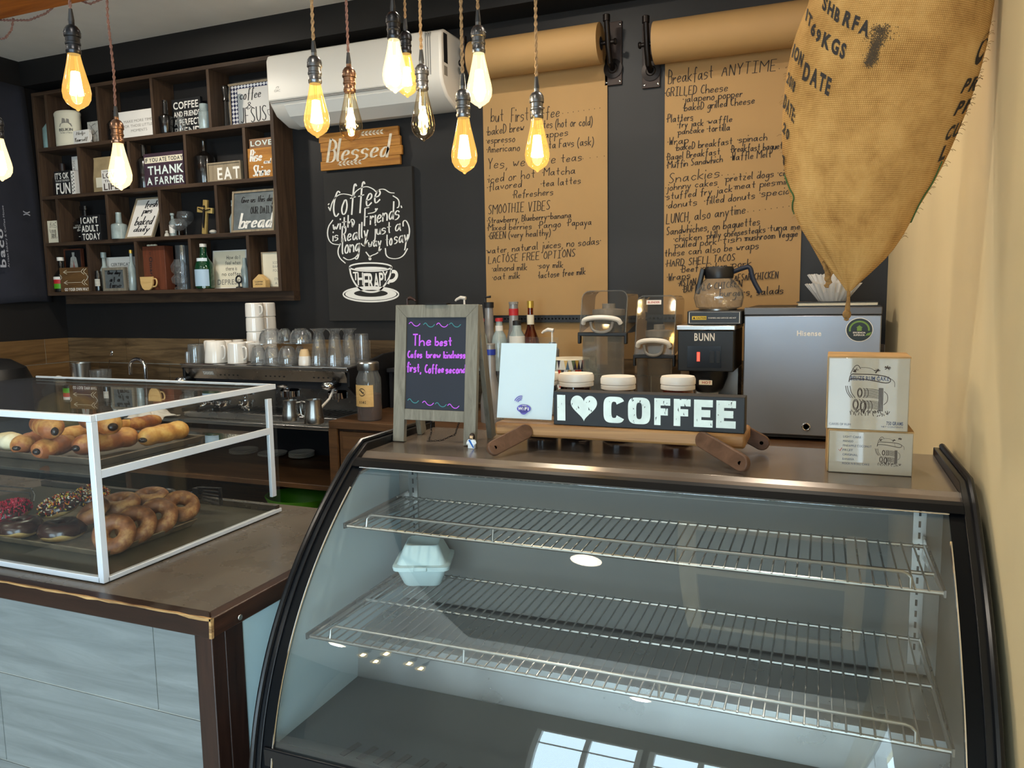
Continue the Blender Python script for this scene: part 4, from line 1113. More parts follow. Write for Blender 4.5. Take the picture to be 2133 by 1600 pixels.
JB = mat('dark_jam', '2a1410', 0.15, coat=0.6); JR = mat('reddish_jam', '5a2114', 0.15, coat=0.6)
jar(1095, 1163, 782, JB, 'white-lidded jar mostly hidden behind the clear card holder')
jar(1165, 1236, 784, JB, 'white-lidded dark jar just right of the card holder')
jar(1252, 1324, 790, JB, 'white-lidded dark jar above the heart of the block sign')
jar(1376, 1449, 790, JR, 'white-lidded reddish jar in front of the coffee brewer')
# ------------------------------------------------------------------ back counters
SZ, WZ = 1.0, 1.04
wc = AZ(684, 877, WZ); WX, WYc = wc.x, wc.y
ef_ = AZ(640, 888, SZ); SYc = ef_.y
t = thing('wooden_back_cabinet', 'brown wooden cabinet behind the case carrying brewer and fridge', 'cabinet', ((WX + XR) / 2, 3.4, 0))
MB().box(WX, XR - .004, WYc, YB - .012, WZ - .035, WZ).build('worktop', M['cab_wood'], t, bevel=.002)
MB().box(WX + .004, WX + .04, WYc + .004, YB - .015, 0, WZ - .035).build('side_panel', M['cab_dark'], t, smooth=False)
MB().box(WX + .04, XR - .01, WYc + .03, WYc + .05, 0, WZ - .035).build('front_panel', M['cab_dark'], t, smooth=False)
for k in range(4):
    a = WX + .05 + k * .6
    f = MB().box(a, a + .56, WYc + .012, WYc + .03, WZ - .30, WZ - .05).box(a + .02, a + .54, WYc + .006, WYc + .012, WZ - .28, WZ - .07).build('drawer', M['cab_wood'], t, bevel=.003)
    MB().tube([(a + .2, WYc + .0055, WZ - .17), (a + .2, WYc - .015, WZ - .17), (a + .36, WYc - .015, WZ - .17), (a + .36, WYc + .0055, WZ - .17)], .004, 8).build('handle', M['iron'], f)
    MB().box(a, a + .56, WYc + .012, WYc + .03, .08, WZ - .33).build('door', M['cab_dark'], t, bevel=.003)
MB().box(WX, WX + .045, WYc - .002, WYc + .012, 0, WZ - .035).build('face_frame', M['cab_wood'], t, smooth=False)

t = thing('steel_back_counter', 'steel-topped back counter with open wooden shelves under the coffee machine', 'counter', (-3.4, 3.4, 0))
MB().box(XL + .01, WX - .004, SYc, YB - .012, SZ - .018, SZ).build('steel_top', M['steel'], t, bevel=.002)
s1z = .70; s2z = .47
MB().box(XL + .01, WX - .004, SYc + .03, YB - .012, s1z - .025, s1z).build('shelf', M['cab_wood'], t, bevel=.002)
MB().box(XL + .01, WX - .004, SYc + .03, YB - .012, s2z - .025, s2z).build('shelf', M['cab_wood'], t, bevel=.002)
for x in (XL + .02, -3.6, WX - .06):
    MB().box(x, x + .04, SYc + .05, YB - .015, 0, SZ - .018).build('upright', M['cab_dark'], t, smooth=False)
MB().box(XL + .02, WX - .01, YB - .035, YB - .013, 0, SZ - .018).build('back_board', M['black_matte'], t, smooth=False)
# plates on the open shelf
def stack(px, py, n, r, where):
    p = AZ(px, py, s1z)
    for k in range(n):
        c = Vector((p.x + .002 * (k % 2), min(p.y + .05, YB - .045 - r), s1z + .0005 + .0075 * k))
        o = MB().lathe([(0, .003), (r * .55, .003), (r * .6, .0), (r * .62, .0), (r * .98, .009), (r, .0115), (r * .97, .0115), (r * .6, .005), (0, .0045)], c, 36).build('plate', M['ceramic'], None, base=c)
        tag(o, 'white saucer, %s of the stack %s on the shelf under the counter' % (('bottom', 'second', 'third', 'top')[k if k < n - 1 else 3], where), 'plate', 'saucers on the shelf under the counter')
stack(636, 950, 4, .075, 'nearest the cabinet')
stack(505, 945, 3, .085, 'at left')
stack(570, 948, 2, .085, 'in the middle')
c = AY(628, 1040, 3.30); c.y = 3.30
t = thing('green_basin', 'bright green plastic basin on the bottom shelf behind the counter', 'basin', (c.x, c.y, s2z))
MB().lathe([(.10, .004), (.12, .0), (.15, .09), (.165, .11), (.172, .11), (.168, .104), (.14, .03), (.11, .012), (0, .012)], (c.x, c.y, s2z + .0005), 36, sx=1.15).build('bowl', M['green'], t)

# ------------------------------------------------------------------ espresso machine
EY = 3.13
ex0, ex1 = AY(376, 757, EY).x, AY(724, 770, EY).x; ez1 = AY(540, 763, EY).z
t = thing('espresso_machine', 'three-group steel espresso machine with cups on its warming top', 'coffee machine', ((ex0 + ex1) / 2, 3.42, SZ))
ER = YB - .06
MB().box(ex0, ex1, EY, ER, ez1 - .02, ez1).build('cup_tray', M['dark_steel'], t, bevel=.004)
MB().tube([(ex0, EY, ez1 + .0), (ex1, EY, ez1 + .0)], .005, 8).build('tray_edge', M['chrome'], t)
fp = MB().prism([(EY + .004, ez1 - .02), (EY + .03, ez1 - .075), (EY + .06, ez1 - .075), (EY + .06, ez1 - .02)], lambda u, v, w: (ex0 + .02 + w, u, v), ex1 - ex0 - .04).build('control_panel', M['dark_steel'], t, smooth=False)
L = ex1 - ex0
pf = lambda u, v: Vector((ex0 + .02 + u, EY + .004 + .026 * (v / .055) - .0008, ez1 - .02 - v))
for g in range(3):
    o = MB()
    for k in range(5):
        u = L * (.22 + .28 * g) + k * .028; c = pf(u, .03)
        o.lathe([(.0, -.003), (.0055, -.003), (.0055, 0)], c, 10, (PI / 2, 0, 0))
    o.build('button_row', M['black_plastic'], fp)
bd = MB().add([pf(.115, .012), pf(.19, .012), pf(.19, .034), pf(.115, .034)], [(0, 1, 2, 3)]).build('badge', M['grey_plastic'], fp, smooth=False)
o = MB(); font_fit(o, 'CASADIO', lambda u, v: pf(u, v) + Vector((0, -.0006, 0)), .12, .185, .030, .016, .022); o.build('badge_lettering', M['white_letters'], bd, smooth=False)
MB().box(ex0 + .015, ex1 - .015, EY + .061, ER, ez1 - .115, ez1 - .02).build('boiler_cover', M['black_matte'], t, smooth=False)
exb = WX - .008
MB().box(ex0 + .015, exb, EY + .25, ER, SZ + .035, ez1 - .115).build('back_body', M['dark_steel'], t, smooth=False)
MB().box(ex0 + .01, exb, EY - .01, ER, SZ + .001, SZ + .035).build('drip_tray', M['steel'], t, bevel=.003)
o = MB()
for k in range(28): o.box(ex0 + .03 + k * (L - .10) / 28, ex0 + .045 + k * (L - .10) / 28, EY + .01, EY + .22, SZ + .0352, SZ + .036)
o.build('drip_slots', M['rubber'], t, smooth=False)
for x, e_ in ((ex0 - .001, -.0005), (ex1 - .016, .05)):
    pl = [(EY + .01, ez1 - .03), (EY + .01, ez1 - .09), (EY + .20, SZ + .042), (ER, SZ + .042), (ER, ez1 + e_), (EY + .34, ez1 + e_ * .9), (EY + .15, ez1 + e_ * .25), (EY + .0, ez1 - .001)]
    MB().prism(pl, lambda u, v, w: (x + w, u, v), .017).build('side_cheek', M['black_plastic'], t, bevel=.004)
for g in range(3):
    x = ex0 + L * (.30 + .28 * g)
    gp = MB().lathe([(.05, -.0), (.05, .03), (.036, .045), (.036, .06)], (x, EY + .12, ez1 - .165), 24).build('group_head', M['chrome'], t)
    MB().ell((x, EY + .075, ez1 - .105), .04, .035, .014, 18, 10).build('group_cap', M['chrome'], gp)
    MB().lathe([(.0, 0), (.011, .003), (.011, .02)], (x, EY + .12, ez1 - .186), 12).build('spout', M['chrome'], gp)
for x in (ex0 + .02, ex1 - .10):
    k = MB().ell((x, EY - .025, ez1 - .085), .034, .030, .022, 16, 10).build('steam_knob', M['chrome'], t)
    MB().tube([(x, EY - .01, ez1 - .085), (x, EY + .07, ez1 - .08)], .020, 12).build('knob_collar', M['black_plastic'], k)
wx = ex1 - .14
MB().tube([(wx + .02, EY + .06, ez1 - .10), (wx + .03, EY - .0, ez1 - .15), (wx - .005, EY - .04, SZ + .08)], .006, 10).build('steam_wand', M['white_plastic'], t)
MB().tube([(ex0 + .10, EY + .06, ez1 - .10), (ex0 + .09, EY - .02, ez1 - .15), (ex0 + .12, EY - .03, SZ + .08)], .006, 10).build('steam_wand', M['chrome'], t)

def portafilter(px, py, lab, rz):
    p = AZ(px, py, SZ + .06); t = thing('portafilter', lab, 'portafilter', (p.x, p.y + .03, SZ + .0375), (0, 0, rz), world=False, group='portafilters on the drip tray')
    MB().lathe([(.0, .012), (.028, .012), (.033, .02), (.034, .045), (.038, .047), (.038, .055), (.03, .055)], (0, 0, 0), 24).build('basket', M['chrome'], t)
    MB().tube([(0, -.034, .03), (0, -.07, .032)], .008, 10).build('neck', M['chrome'], t)
    MB().tube([(0, -.07, .032), (0, -.11, .03), (0, -.165, .026)], [.010, .014, .012], 12).build('handle', M['black_plastic'], t)
    MB().tube([(-.012, 0, .012), (-.014, 0, .0)], .006, 8).tube([(.012, 0, .012), (.014, 0, .0)], .006, 8).build('spout', M['chrome'], t)
for k, (px, lab) in enumerate(((428, 'portafilter lying leftmost on the drip tray behind the pastry case'), (458, 'middle portafilter lying on the drip tray behind the pastry case'), (505, 'portafilter lying on the drip tray nearest the corner of the pastry case'))):
    portafilter(px, 848, lab, -.12)
def pitcher(px, yb, h, r, lab, rz, Y=None):
    p = AZ(px, yb, SZ + .036); y = Y or p.y
    c = Vector((AY(px, yb, y).x, y, SZ + .0362))
    t = thing('milk_pitcher', lab, 'pitcher', c, (0, 0, rz), world=False, group='steel milk pitchers')
    MB().lathe([(r * .95, 0), (r, .006), (r * .98, h * .3), (r * .8, h * .75), (r * .84, h), (r * .81, h), (r * .77, h * .75), (r * .9, .01), (0, .008)], (0, 0, 0), 28).build('body', M['steel'], t)
    MB().tube([(r * .75, 0, h * .88), (r * 1.35, 0, h * .92), (r * 1.5, 0, h * .7), (r * 1.4, 0, h * .35), (r * .95, 0, h * .25)], .005, 8).build('handle', M['steel'], t)
pitcher(606, 876, .098, .040, 'smaller steel milk pitcher, left of the two under the machine', .3)
pitcher(655, 882, .112, .046, 'larger steel milk pitcher with spout side left under the machine', PI * 1.05)
c = AZ(629, 872, SZ + .036); o = MB().lathe([(.018, 0), (.02, .002), (.024, .06), (.022, .06), (.017, .006), (0, .006)], (c.x, c.y + .05, SZ + .0362), 20).build('shot_glass', M['ware'], None, base=c); tag(o, 'small shot glass between the two steel pitchers', 'glass')

# cups and glasses on top of the machine (zoom coordinates of the photo region 360-800 x 640-970)
TZ_ = ez1 + .0006
def cz(zx, zy): return 360 + zx / 4.848, 640 + zy / 4.848
def cpos(x0, x1, yt, yb, Y, z=None):
    a = AY(*cz(x0, yb), Y); b = AY(*cz(x1, yb), Y); tp = AY(*cz((x0 + x1) / 2, yt), Y); z = TZ_ if z is None else z
    return Vector(((a.x + b.x) / 2, Y, z)), abs(b.x - a.x) / 2, tp.z - z
def handle_pts(r, z0, z1, out, sx=1, ang=0):
    ca, sa = math.cos(ang), math.sin(ang)
    return [(q * ca, q * sa, z) for q, z in [(r * .96, z1), (r + out * .8, z1 + .002), (r + out, (z0 + z1) * .55), (r + out * .75, z0 + .004), (r * .98, z0)]]
def tubec(mb, pts, r, n=8):
    p = [tuple(q) for q in pts]
    for _ in range(2):
        q = [p[0]]
        for a, b in zip(p, p[1:]): q += [tuple(a[i] * .75 + b[i] * .25 for i in range(3)), tuple(a[i] * .25 + b[i] * .75 for i in range(3))]
        p = q + [p[-1]]
    return mb.tube(p, r, n)
def mug(x0, x1, yt, yb, Y, lab, handle=True, z=None, h=None, flip=True, ang=0.0, taper=.82):
    c, r, hh = cpos(x0, x1, yt, yb, Y, z); hh = h or hh
    t = thing('coffee_mug', lab, 'mug', c, (0, 0, ang), world=False, group='white mugs on the coffee machine')
    rb, rt = r, r * taper   # upside down: rim below
    MB().lathe([(rb - .003, .0), (rb, .002), ((rb + rt) / 2 * 1.01, hh * .5), (rt, hh - .006), (rt - .004, hh - .001), (rt - .006, hh - .003), (0, hh - .003)], (0, 0, 0), 32).build('cup_body', M['ceramic'], t)
    if handle: tubec(MB(), handle_pts((rb + rt) / 2, hh * .2, hh * .78, .028), .0045).build('handle', M['ceramic'], t)
    return c, r, hh
mug(330, 440, 335, 550, 3.40, 'white mug behind the left front mug on the coffee machine', False)
mug(355, 535, 340, 565, 3.25, 'large white mug, left one of the front row on the coffee machine', ang=-.25)
mug(500, 610, 335, 545, 3.42, 'white mug peeking out between the two front mugs', False)
mug(580, 735, 355, 565, 3.24, 'white mug with ear handle, right one of the front row on the coffee machine', ang=-.2, taper=.92)
mug(612, 725, 328, 530, 3.52, 'white mug at the very back between the front mugs', False)
mug(726, 832, 345, 556, 3.36, 'white mug half hidden behind the glass cups', False, taper=.92)
c, r, hh = cpos(780, 925, 330, 545, 3.47); hz = .066
for k, lab in enumerate(('lowest white mug of the front mug tower', 'second white mug of the front mug tower', 'third white mug of the front mug tower', 'topmost white mug of the front mug tower')):
    mug(780, 925, 330, 545, 3.47, lab, k == 3, TZ_ + .0795 * k, .0795, ang=-.3, taper=.97)
for k, lab in enumerate(('lowest white mug of the rear mug tower', 'second white mug of the rear mug tower', 'third white mug of the rear mug tower', 'topmost white mug of the rear mug tower')):
    mug(912, 1045, 330, 545, 3.60, lab, k == 3, TZ_ + .0795 * k, .0795, ang=-1.4, taper=.97)
def tumbler(x0, x1, yt, yb, Y, lab, m=None, z=None, taper=.85, nm='drinking_glass'):
    c, r, h = cpos(x0, x1, yt, yb, Y, z)
    o = MB().lathe([(r, 0), (r * (1 + taper) / 2, h * .5), (r * taper, h * .92), (r * taper * .96, h), (0, h), ], c, 28, cap=False)
    o.lathe([(r - .003, 0), (r * (1 + taper) / 2 - .003, h * .5), (r * taper - .003, h * .9), (0, h * .9)], c, 28, cap=False)
    o = o.build(nm, m or M['ware'], None, base=c); tag(o, lab, 'glass', 'glasses on the coffee machine')
tumbler(175, 310, 372, 553, 3.24, 'cloudy tumbler upside down at the left end of the coffee machine', M['ware_grey'], taper=.9)
tumbler(132, 172, 450, 548, 3.18, 'small glass behind the cloudy tumbler at the left end')
def gcup(x0, x1, yt, yb, Y, lab, z=None, handle=True, saucer=True):
    c, r, h = cpos(x0, x1, yt, yb, Y, z)
    t = thing('glass_cup', lab, 'glass cup', c, (0, 0, -.2), world=False, group='glass cups on the coffee machine')
    MB().lathe([(r, 0), (r * .99, h * .25), (r * .9, h * .6), (r * .68, h * .88), (r * .5, h * .94), (r * .48, h), (r * .3, h), (0, h * .97)], (0, 0, 0), 32, cap=False).lathe([(r - .003, 0), (r * .96, h * .25), (r * .87, h * .6), (r * .6, h * .86), (0, h * .9)], (0, 0, 0), 32, cap=False).build('bowl', M['ware'], t)
    if handle: tubec(MB(), handle_pts(r * .88, h * .18, h * .72, .026), .004).build('handle', M['ware'], t)
    return c, r, h
lo = [(805, 935, 385, 570, 3.27, 'first glass cup of the lower row, right of the mugs'), (938, 1078, 390, 575, 3.26, 'second glass cup of the lower row'), (1082, 1245, 392, 575, 3.25, 'third glass cup of the lower row'), (1248, 1330, 390, 560, 3.38, 'last glass cup of the lower row, beside the two-tone cup')]
for a in lo: gcup(*a, handle=False)
zs = AY(*cz(1000, 383), 3.27).z
def saucer(x0, x1, Y, z, lab):
    a, b = AY(*cz(x0, 385), Y), AY(*cz(x1, 385), Y); r = (b.x - a.x) / 2; c = Vector(((a.x + b.x) / 2, Y, z))
    o = MB().lathe([(0, 0), (r * .5, 0), (r, .006), (r, .009), (r * .5, .003), (0, .003)], c, 36).build('glass_saucer', M['ware'], None, base=c); tag(o, lab, 'saucer', 'glass saucers on the coffee machine')
saucer(805, 1090, 3.30, zs, 'clear glass saucer bridging the left lower glass cups')
saucer(1160, 1440, 3.36, zs, 'clear glass saucer bridging the right lower glass cups')
gcup(900, 1098, 212, 378, 3.30, 'upper glass cup with handle on the left glass saucer', zs + .0095)
gcup(1078, 1195, 215, 360, 3.46, 'upper glass cup behind, between the two front ones', zs + .0095, False)
gcup(1205, 1388, 213, 368, 3.33, 'upper glass cup with handle on the right glass saucer', zs + .0095)
c, r, h = cpos(1282, 1390, 420, 575, 3.23)
t = thing('two_tone_cup', 'cream and white two-tone cup upside down beside the tall glasses', 'cup', c)
MB().lathe([(r, 0), (r * .97, h * .3), (r * .86, h * .56)], c, 28, cap=False).build('white_rim', M['ceramic'], t)
MB().lathe([(r * .86, h * .56), (r * .7, h * .85), (r * .55, h * .97), (0, h)], c, 28, cap=False).build('cream_base', M['cream_ceramic'], t)
def sundae(x0, x1, yt, yb, Y, lab):
    c, r, h = cpos(x0, x1, yt, yb, Y)
    o = MB()
    pr = [(r, 0), (r * .98, h * .08), (r * .8, h * .45), (r * .62, h * .78), (r * .5, h * .86), (r * .62, h * .93), (r * .93, h * .985), (r * .95, h), (0, h * .985)]
    n = 20; b = len(o.v)
    for rr, z in pr:
        for k in range(n): o.v.append(c + Vector((rr * (1 + (.05 if k % 2 else -.03) * (z < h * .8)) * math.cos(2 * PI * k / n), rr * (1 + (.05 if k % 2 else -.03) * (z < h * .8)) * math.sin(2 * PI * k / n), z)))
    for i in range(len(pr) - 1):
        for k in range(n): o.f.append((b + i * n + k, b + i * n + (k + 1) % n, b + (i + 1) * n + (k + 1) % n, b + (i + 1) * n + k))
    o.lathe([(r * .9, .002), (r * .7, h * .45), (r * .5, h * .75), (0, h * .8)], c, 20, cap=False)
    o = o.build('sundae_glass', M['ware'], None, base=c); tag(o, lab, 'glass', 'fluted sundae glasses')
sundae(1412, 1560, 215, 590, 3.24, 'fluted sundae glass upside down, left of the three tall ones')
sundae(1572, 1720, 215, 597, 3.21, 'fluted sundae glass upside down, middle of the three tall ones')
sundae(1712, 1862, 215, 585, 3.33, 'fluted sundae glass upside down, right of the three tall ones')
tumbler(1848, 1980, 265, 500, 3.50, 'tall straight glass at the right end of the coffee machine', taper=.88)

# bean jar with a paper tag
JY = 3.11
a, b = AY(748, 850, JY), AY(792, 850, JY); c = Vector(((a.x + b.x) / 2, JY, WZ + .0005)); r = (b.x - a.x) / 2
hz = AY(770, 754, JY).z - WZ
t = thing('coffee_bean_jar', 'glass jar of ground coffee with a brown paper tag beside the coffee machine', 'jar', c)
MB().lathe([(r * .95, 0), (r, .005), (r, hz * .72), (r * .8, hz * .82), (r * .8, hz * .86)], c, 28, cap=False).build('glass_body', M['ware_grey'], t)
MB().lathe([(0, .004), (r * .95, .004), (r * .95, hz * .45), (0, hz * .46)], c, 24).build('ground_coffee', mat('ground_coffee', '4a2412', .8, noise=.3, nscale=40), t)
MB().lathe([(r * .86, hz * .86), (r * .88, hz * .87), (r * .88, hz * .98), (r * .8, hz), (0, hz)], c, 28).build('lid', M['steel'], t)
g = MB(); ths = [-.9 + 1.8 * k / 8 - PI / 2 for k in range(9)]
g.add([c + Vector(((r + .002) * math.cos(a), (r + .002) * math.sin(a), z)) for z in (hz * .25, hz * .62) for a in ths], [(k, k + 1, k + 10, k + 9) for k in range(8)])
pt = g.build('paper_tag', M['pale_wood'], t)
tg = lambda u, v: c + Vector(((r + .003) * math.sin(u), -(r + .003) * math.cos(u), hz * .25 + v))
o = MB(); o.line2([(.28 * math.cos(2 * PI * k / 20), hz * .25 + .017 * math.sin(2 * PI * k / 20)) for k in range(21)], tg, .004)
for k in range(3): o.line2([(-.2 + .06 * k, hz * .25 + .010), (.0 + .04 * k, hz * .25 - .002), (.18, hz * .25 - .010 + .006 * k)], tg, .003)
hand_fit(o, 'baeo', tg, -.3, .3, hz * .06, hz * .13, .003); o.build('tag_print', M['ink'], pt, smooth=False)

# left end of the steel counter: taps, utensils, towel
def at_s(px, py, z): return AZ(px, py, z)
c = AY(304, 790, 3.62); tz = AY(285, 748, 3.62).z
t = thing('sink_faucet', 'chrome gooseneck faucet in front of the wood tile splashback', 'faucet', (c.x, 3.62, SZ))
xl = AY(272, 780, 3.62).x
pts = [(c.x, 3.62, SZ), (c.x, 3.62, tz - .06)] + [((c.x + xl) / 2 + (c.x - xl) / 2 * math.cos(a), 3.62, tz - .05 + .05 * math.sin(a)) for a in [PI * k / 10 for k in range(11)]] + [(xl, 3.62, tz - .10)]
MB().tube(pts, .0115, 12).build('spout', M['chrome'], t)
MB().lathe([(.026, 0), (.026, .02), (.014, .03)], (c.x, 3.62, SZ), 20).build('base', M['chrome'], t)
MB().tube([(c.x, 3.60, SZ + .05), (c.x + .02, 3.55, SZ + .08)], .006, 8).build('lever', M['chrome'], t)
def cup_at(px0, px1, yt, yb, Y):
    a, b = AY(px0, yb, Y), AY(px1, yb, Y); return Vector(((a.x + b.x) / 2, Y, SZ + .0005)), (b.x - a.x) / 2, AY(px0, yt, Y).z - SZ
c, r, h = cup_at(155, 184, 756, 790, 3.45)
t = thing('utensil_tumbler', 'steel tumbler with blue base on the counter in the far corner', 'tumbler', c)
MB().lathe([(r * .8, 0), (r * .86, h * .45)], c, 24).build('blue_base', M['blue'], t)
MB().lathe([(r * .86, h * .45), (r, h), (r * .96, h), (r * .8, h * .5)], c, 24, cap=False).build('steel_body', M['steel'], t)
c, r, h = cup_at(196, 226, 770, 795, 3.42)
t = thing('spoon_jar', 'small glass jar holding a steel spoon on the far counter', 'jar', c)
MB().lathe([(r * .9, 0), (r, .006), (r, h)], c, 24, cap=False).lathe([(0, 0), (r * .9, 0)], c, 24, cap=False).build('jar_body', M['ware_grey'], t)
s = tag(MB().tube([c + Vector((0, 0, .01)), c + Vector((r * 1.2, .01, h * 1.3))], .002, 6).ell(c + Vector((r * 1.45, .012, h * 1.5)), .012, .004, .018, 12, 8, (0, .5, 0)).build('teaspoon', M['chrome'], None, base=c), 'steel teaspoon standing in the small glass jar', 'spoon')
c, r, h = cup_at(100, 130, 765, 795, 3.34)
t = thing('tilted_flask', 'grey plastic flask leaning over in the far counter corner', 'flask', c)
Rm = Euler((0, .9, 0)).to_matrix()
MB().lathe([(.035, 0), (.045, .01), (.045, .10), (.03, .125)], c + Vector((-.07, 0, .05)), 22, Rm).build('flask_body', M['grey_plastic'], t)
MB().lathe([(.032, .125), (.034, .13), (.034, .15), (0, .152)], c + Vector((-.07, 0, .05)), 22, Rm).build('flask_cap', M['white_plastic'], t)
# crumpled towel
p0 = AZ(318, 872, SZ + .01) + Vector((-.075, 0, 0)); o = MB(); n = 22; random.seed(9)
for i in range(n):
    for j in range(n):
        u, v = i / (n - 1) - .5, j / (n - 1) - .5
        zz = .045 * max(0, 1 - (u * u + v * v) * 3.2) * (1 + .5 * math.sin(13 * u + 5 * v) * math.cos(9 * v - 3 * u)) + .006
        o.v.append(p0 + Vector((u * .24 + .015 * math.sin(11 * v), .07 + v * .17 + .01 * math.sin(14 * u), zz - .01)))
for i in range(n - 1):
    for j in range(n - 1): o.f.append((i * n + j, (i + 1) * n + j, (i + 1) * n + j + 1, i * n + j + 1))
tw = o.build('kitchen_towel', M['towel'], None, base=p0, solid=.003, sub=1); tag(tw, 'crumpled white towel on the steel counter behind the pastry case', 'towel')
# dark domed bin
c = AY(-20, 800, 2.75); zt = AY(0, 745, 2.75).z
t = thing('domed_bin', 'dark bin with domed lid at the left edge behind the pastry case', 'bin', (c.x, 2.75, 0))
MB().lathe([(.17, 0), (.19, .75), (.19, zt - .14)], (c.x, 2.75, 0), 32).build('bin_body', M['black_plastic'], t)
MB().lathe([(.195, zt - .14), (.195, zt - .12), (.17, zt - .06), (.10, zt - .015), (0, zt)], (c.x, 2.75, 0), 32).build('domed_lid', M['black_plastic'], t)

# ------------------------------------------------------------------ bottles on the back counter
def bottle(nm, lab, px, pw, yt, Y, zb, prof, m, cap=None, capm=None, label=None, group=None, cat='bottle', H=None, n=24, extra=None):
    """prof in fractions of radius and height; cap = (z0, z1, radius) fractions; label = (z0, z1, material)"""
    c = Vector((AY(px, yt + 30, Y).x, Y, zb)); r = (AY(px + pw / 2, yt + 30, Y) - AY(px - pw / 2, yt + 30, Y)).length / 2; H = H or AY(px, yt, Y).z - zb
    t = thing(nm, lab, cat, c, group=group)
    MB().lathe([(a * r, b * H) for a, b in prof], c, n).build('bottle_body', m, t)
    if cap: MB().lathe([(cap[2] * r, cap[0] * H), (cap[2] * r, cap[1] * H), (cap[2] * r * .8, cap[1] * H + .001), (0, cap[1] * H + .001)], c, n).build('cap', capm, t)
    for l in (label or []):
        rr = max(a for a, b in prof if True) if l[0] < .5 else l[3]
        MB().lathe([((l[3] + .03) * r, l[0] * H), ((l[4] if len(l) > 4 else l[3]) * r + .03 * r, l[1] * H)], c, n, cap=False).build('label', l[2], t)
    return t, c, r, H
RKZ = 1.25
t = thing('bottle_rack', 'dark stepped rack holding syrup bottles behind the easel', 'rack', (-1.6, 3.6, WZ))
MB().box(-2.098, -1.02, 3.46, 3.70, RKZ - .02, RKZ).build('step', M['black_matte'], t, bevel=.002)
for x in (-2.095, -1.05): MB().box(x, x + .02, 3.48, 3.70, WZ + .0005, RKZ - .02).build('side', M['black_matte'], t, smooth=False)
SYR = [(.98, 0), (1, .02), (1, .26), (.92, .34), (.62, .50), (.46, .62), (.44, .95), (.40, 1)]
A_ = mat('grey_syrup_bottle', '8f8d8c', .35, .3, noise=.1, nscale=20)
bottle('syrup_bottle', 'grey syrup bottle with black pourer right behind the easel', 1019, 34, 640, 3.61, RKZ, [(1.0, 0), (1, .3), (.7, .5), (.52, .62), (.48, 1)], A_, (.99, 1.08, .55), M['rubber'], group='grey syrup bottles')
MB().tube([AY(1012, 640, 3.61), AY(1010, 620, 3.61), AY(1022, 618, 3.61)], .006, 8).build('pourer', M['rubber'], bpy.data.objects['syrup_bottle'])
bottle('syrup_bottle', 'grey syrup bottle with blue neck band standing low behind the clear card holder', 1022, 42, 716, 3.22, WZ, SYR, A_, (.985, 1.0, .45), M['grey_plastic'], [(.86, .93, M['blue'], .45)], 'grey syrup bottles')
bottle('syrup_bottle', 'grey syrup bottle with red neck band above the clear card holder', 1070, 36, 629, 3.60, RKZ, [(1.0, 0), (1, .3), (.7, .5), (.52, .62), (.48, 1)], A_, (.965, 1.0, .52), M['grey_plastic'], [(.80, .90, M['red_cap'], .49)], 'grey syrup bottles')
CLR = [(.95, 0), (1, .03), (1, .55), (.85, .66), (.42, .78), (.40, 1)]
bottle('flavour_bottle', 'clear bottle with red and white cap left of the grey syrup bottle', 1003, 24, 664, 3.485, RKZ, CLR, M['ware_clear'], (.94, 1.0, .5), M['red_cap'], [(.66, .86, M['white_board'], .46)], 'small clear flavour bottles')
bottle('flavour_bottle', 'clear bottle with red and white cap above the left corner of the card holder', 1040, 30, 663, 3.50, RKZ, CLR, M['ware_clear'], (.94, 1.0, .5), M['red_cap'], [(.66, .86, M['white_board'], .46)], 'small clear flavour bottles')
bottle('flavour_bottle', 'short clear bottle with black cap beside the brandy bottle', 1077, 30, 668, 3.48, RKZ, [(.95, 0), (1, .03), (1, .7), (.6, .82), (.5, 1)], M['ware_clear'], (.90, 1.0, .55), M['rubber'], [(.3, .7, M['white_board'], 1.0)], 'small clear flavour bottles')
t, c, r, H = bottle('brandy_bottle', 'round-bellied bottle of amber liquor with gold cap behind the card holder', 1105, 38, 627, 3.58, RKZ, [(.8, 0), (1, .08), (1.0, .32), (.8, .46), (.42, .60), (.30, .72), (.27, 1)], M['ware_amber'], (.90, 1.0, .34), M['gold_cap'], [(.12, .30, mat('yellow_label', 'c9962a', .6), 1.0), (.66, .80, M['cream_card'], .34)])
def pump(nm, lab, px, py, Y, m, zb, sgn=-1):
    p = AY(px, py, Y); t = thing(nm, lab, 'pump', (p.x, Y, zb))
    MB().lathe([(.03, zb), (.032, zb + .01), (.032, p.z - .09), (.016, p.z - .07), (.016, p.z - .055)], (p.x, Y, 0), 20).build('bottle_body', A_, t)
    MB().tube([(p.x, Y, p.z - .06), (p.x, Y, p.z)], .005, 8).build('stem', m, t)
    MB().tube([(p.x + .008, Y, p.z - .001), (p.x + sgn * .02, Y, p.z + .003), (p.x + sgn * .042, Y, p.z - .006), (p.x + sgn * .050, Y, p.z - .014)], [.009, .009, .006, .005], 10).build('pump_head', m, t)
pump('pump_bottle', 'syrup pump with white head sticking up behind the easel', 967, 621, 3.55, M['white_plastic'], RKZ)
pump('pump_bottle', 'syrup pump with brown head sticking up behind the easel top left', 848, 622, 3.55, mat('brown_plastic', '3a221c', .4), RKZ, 1)
pump('pump_bottle', 'syrup pump with white hooked head above the right edge of the card holder', 1150, 688, 3.4, M['white_plastic'], WZ)
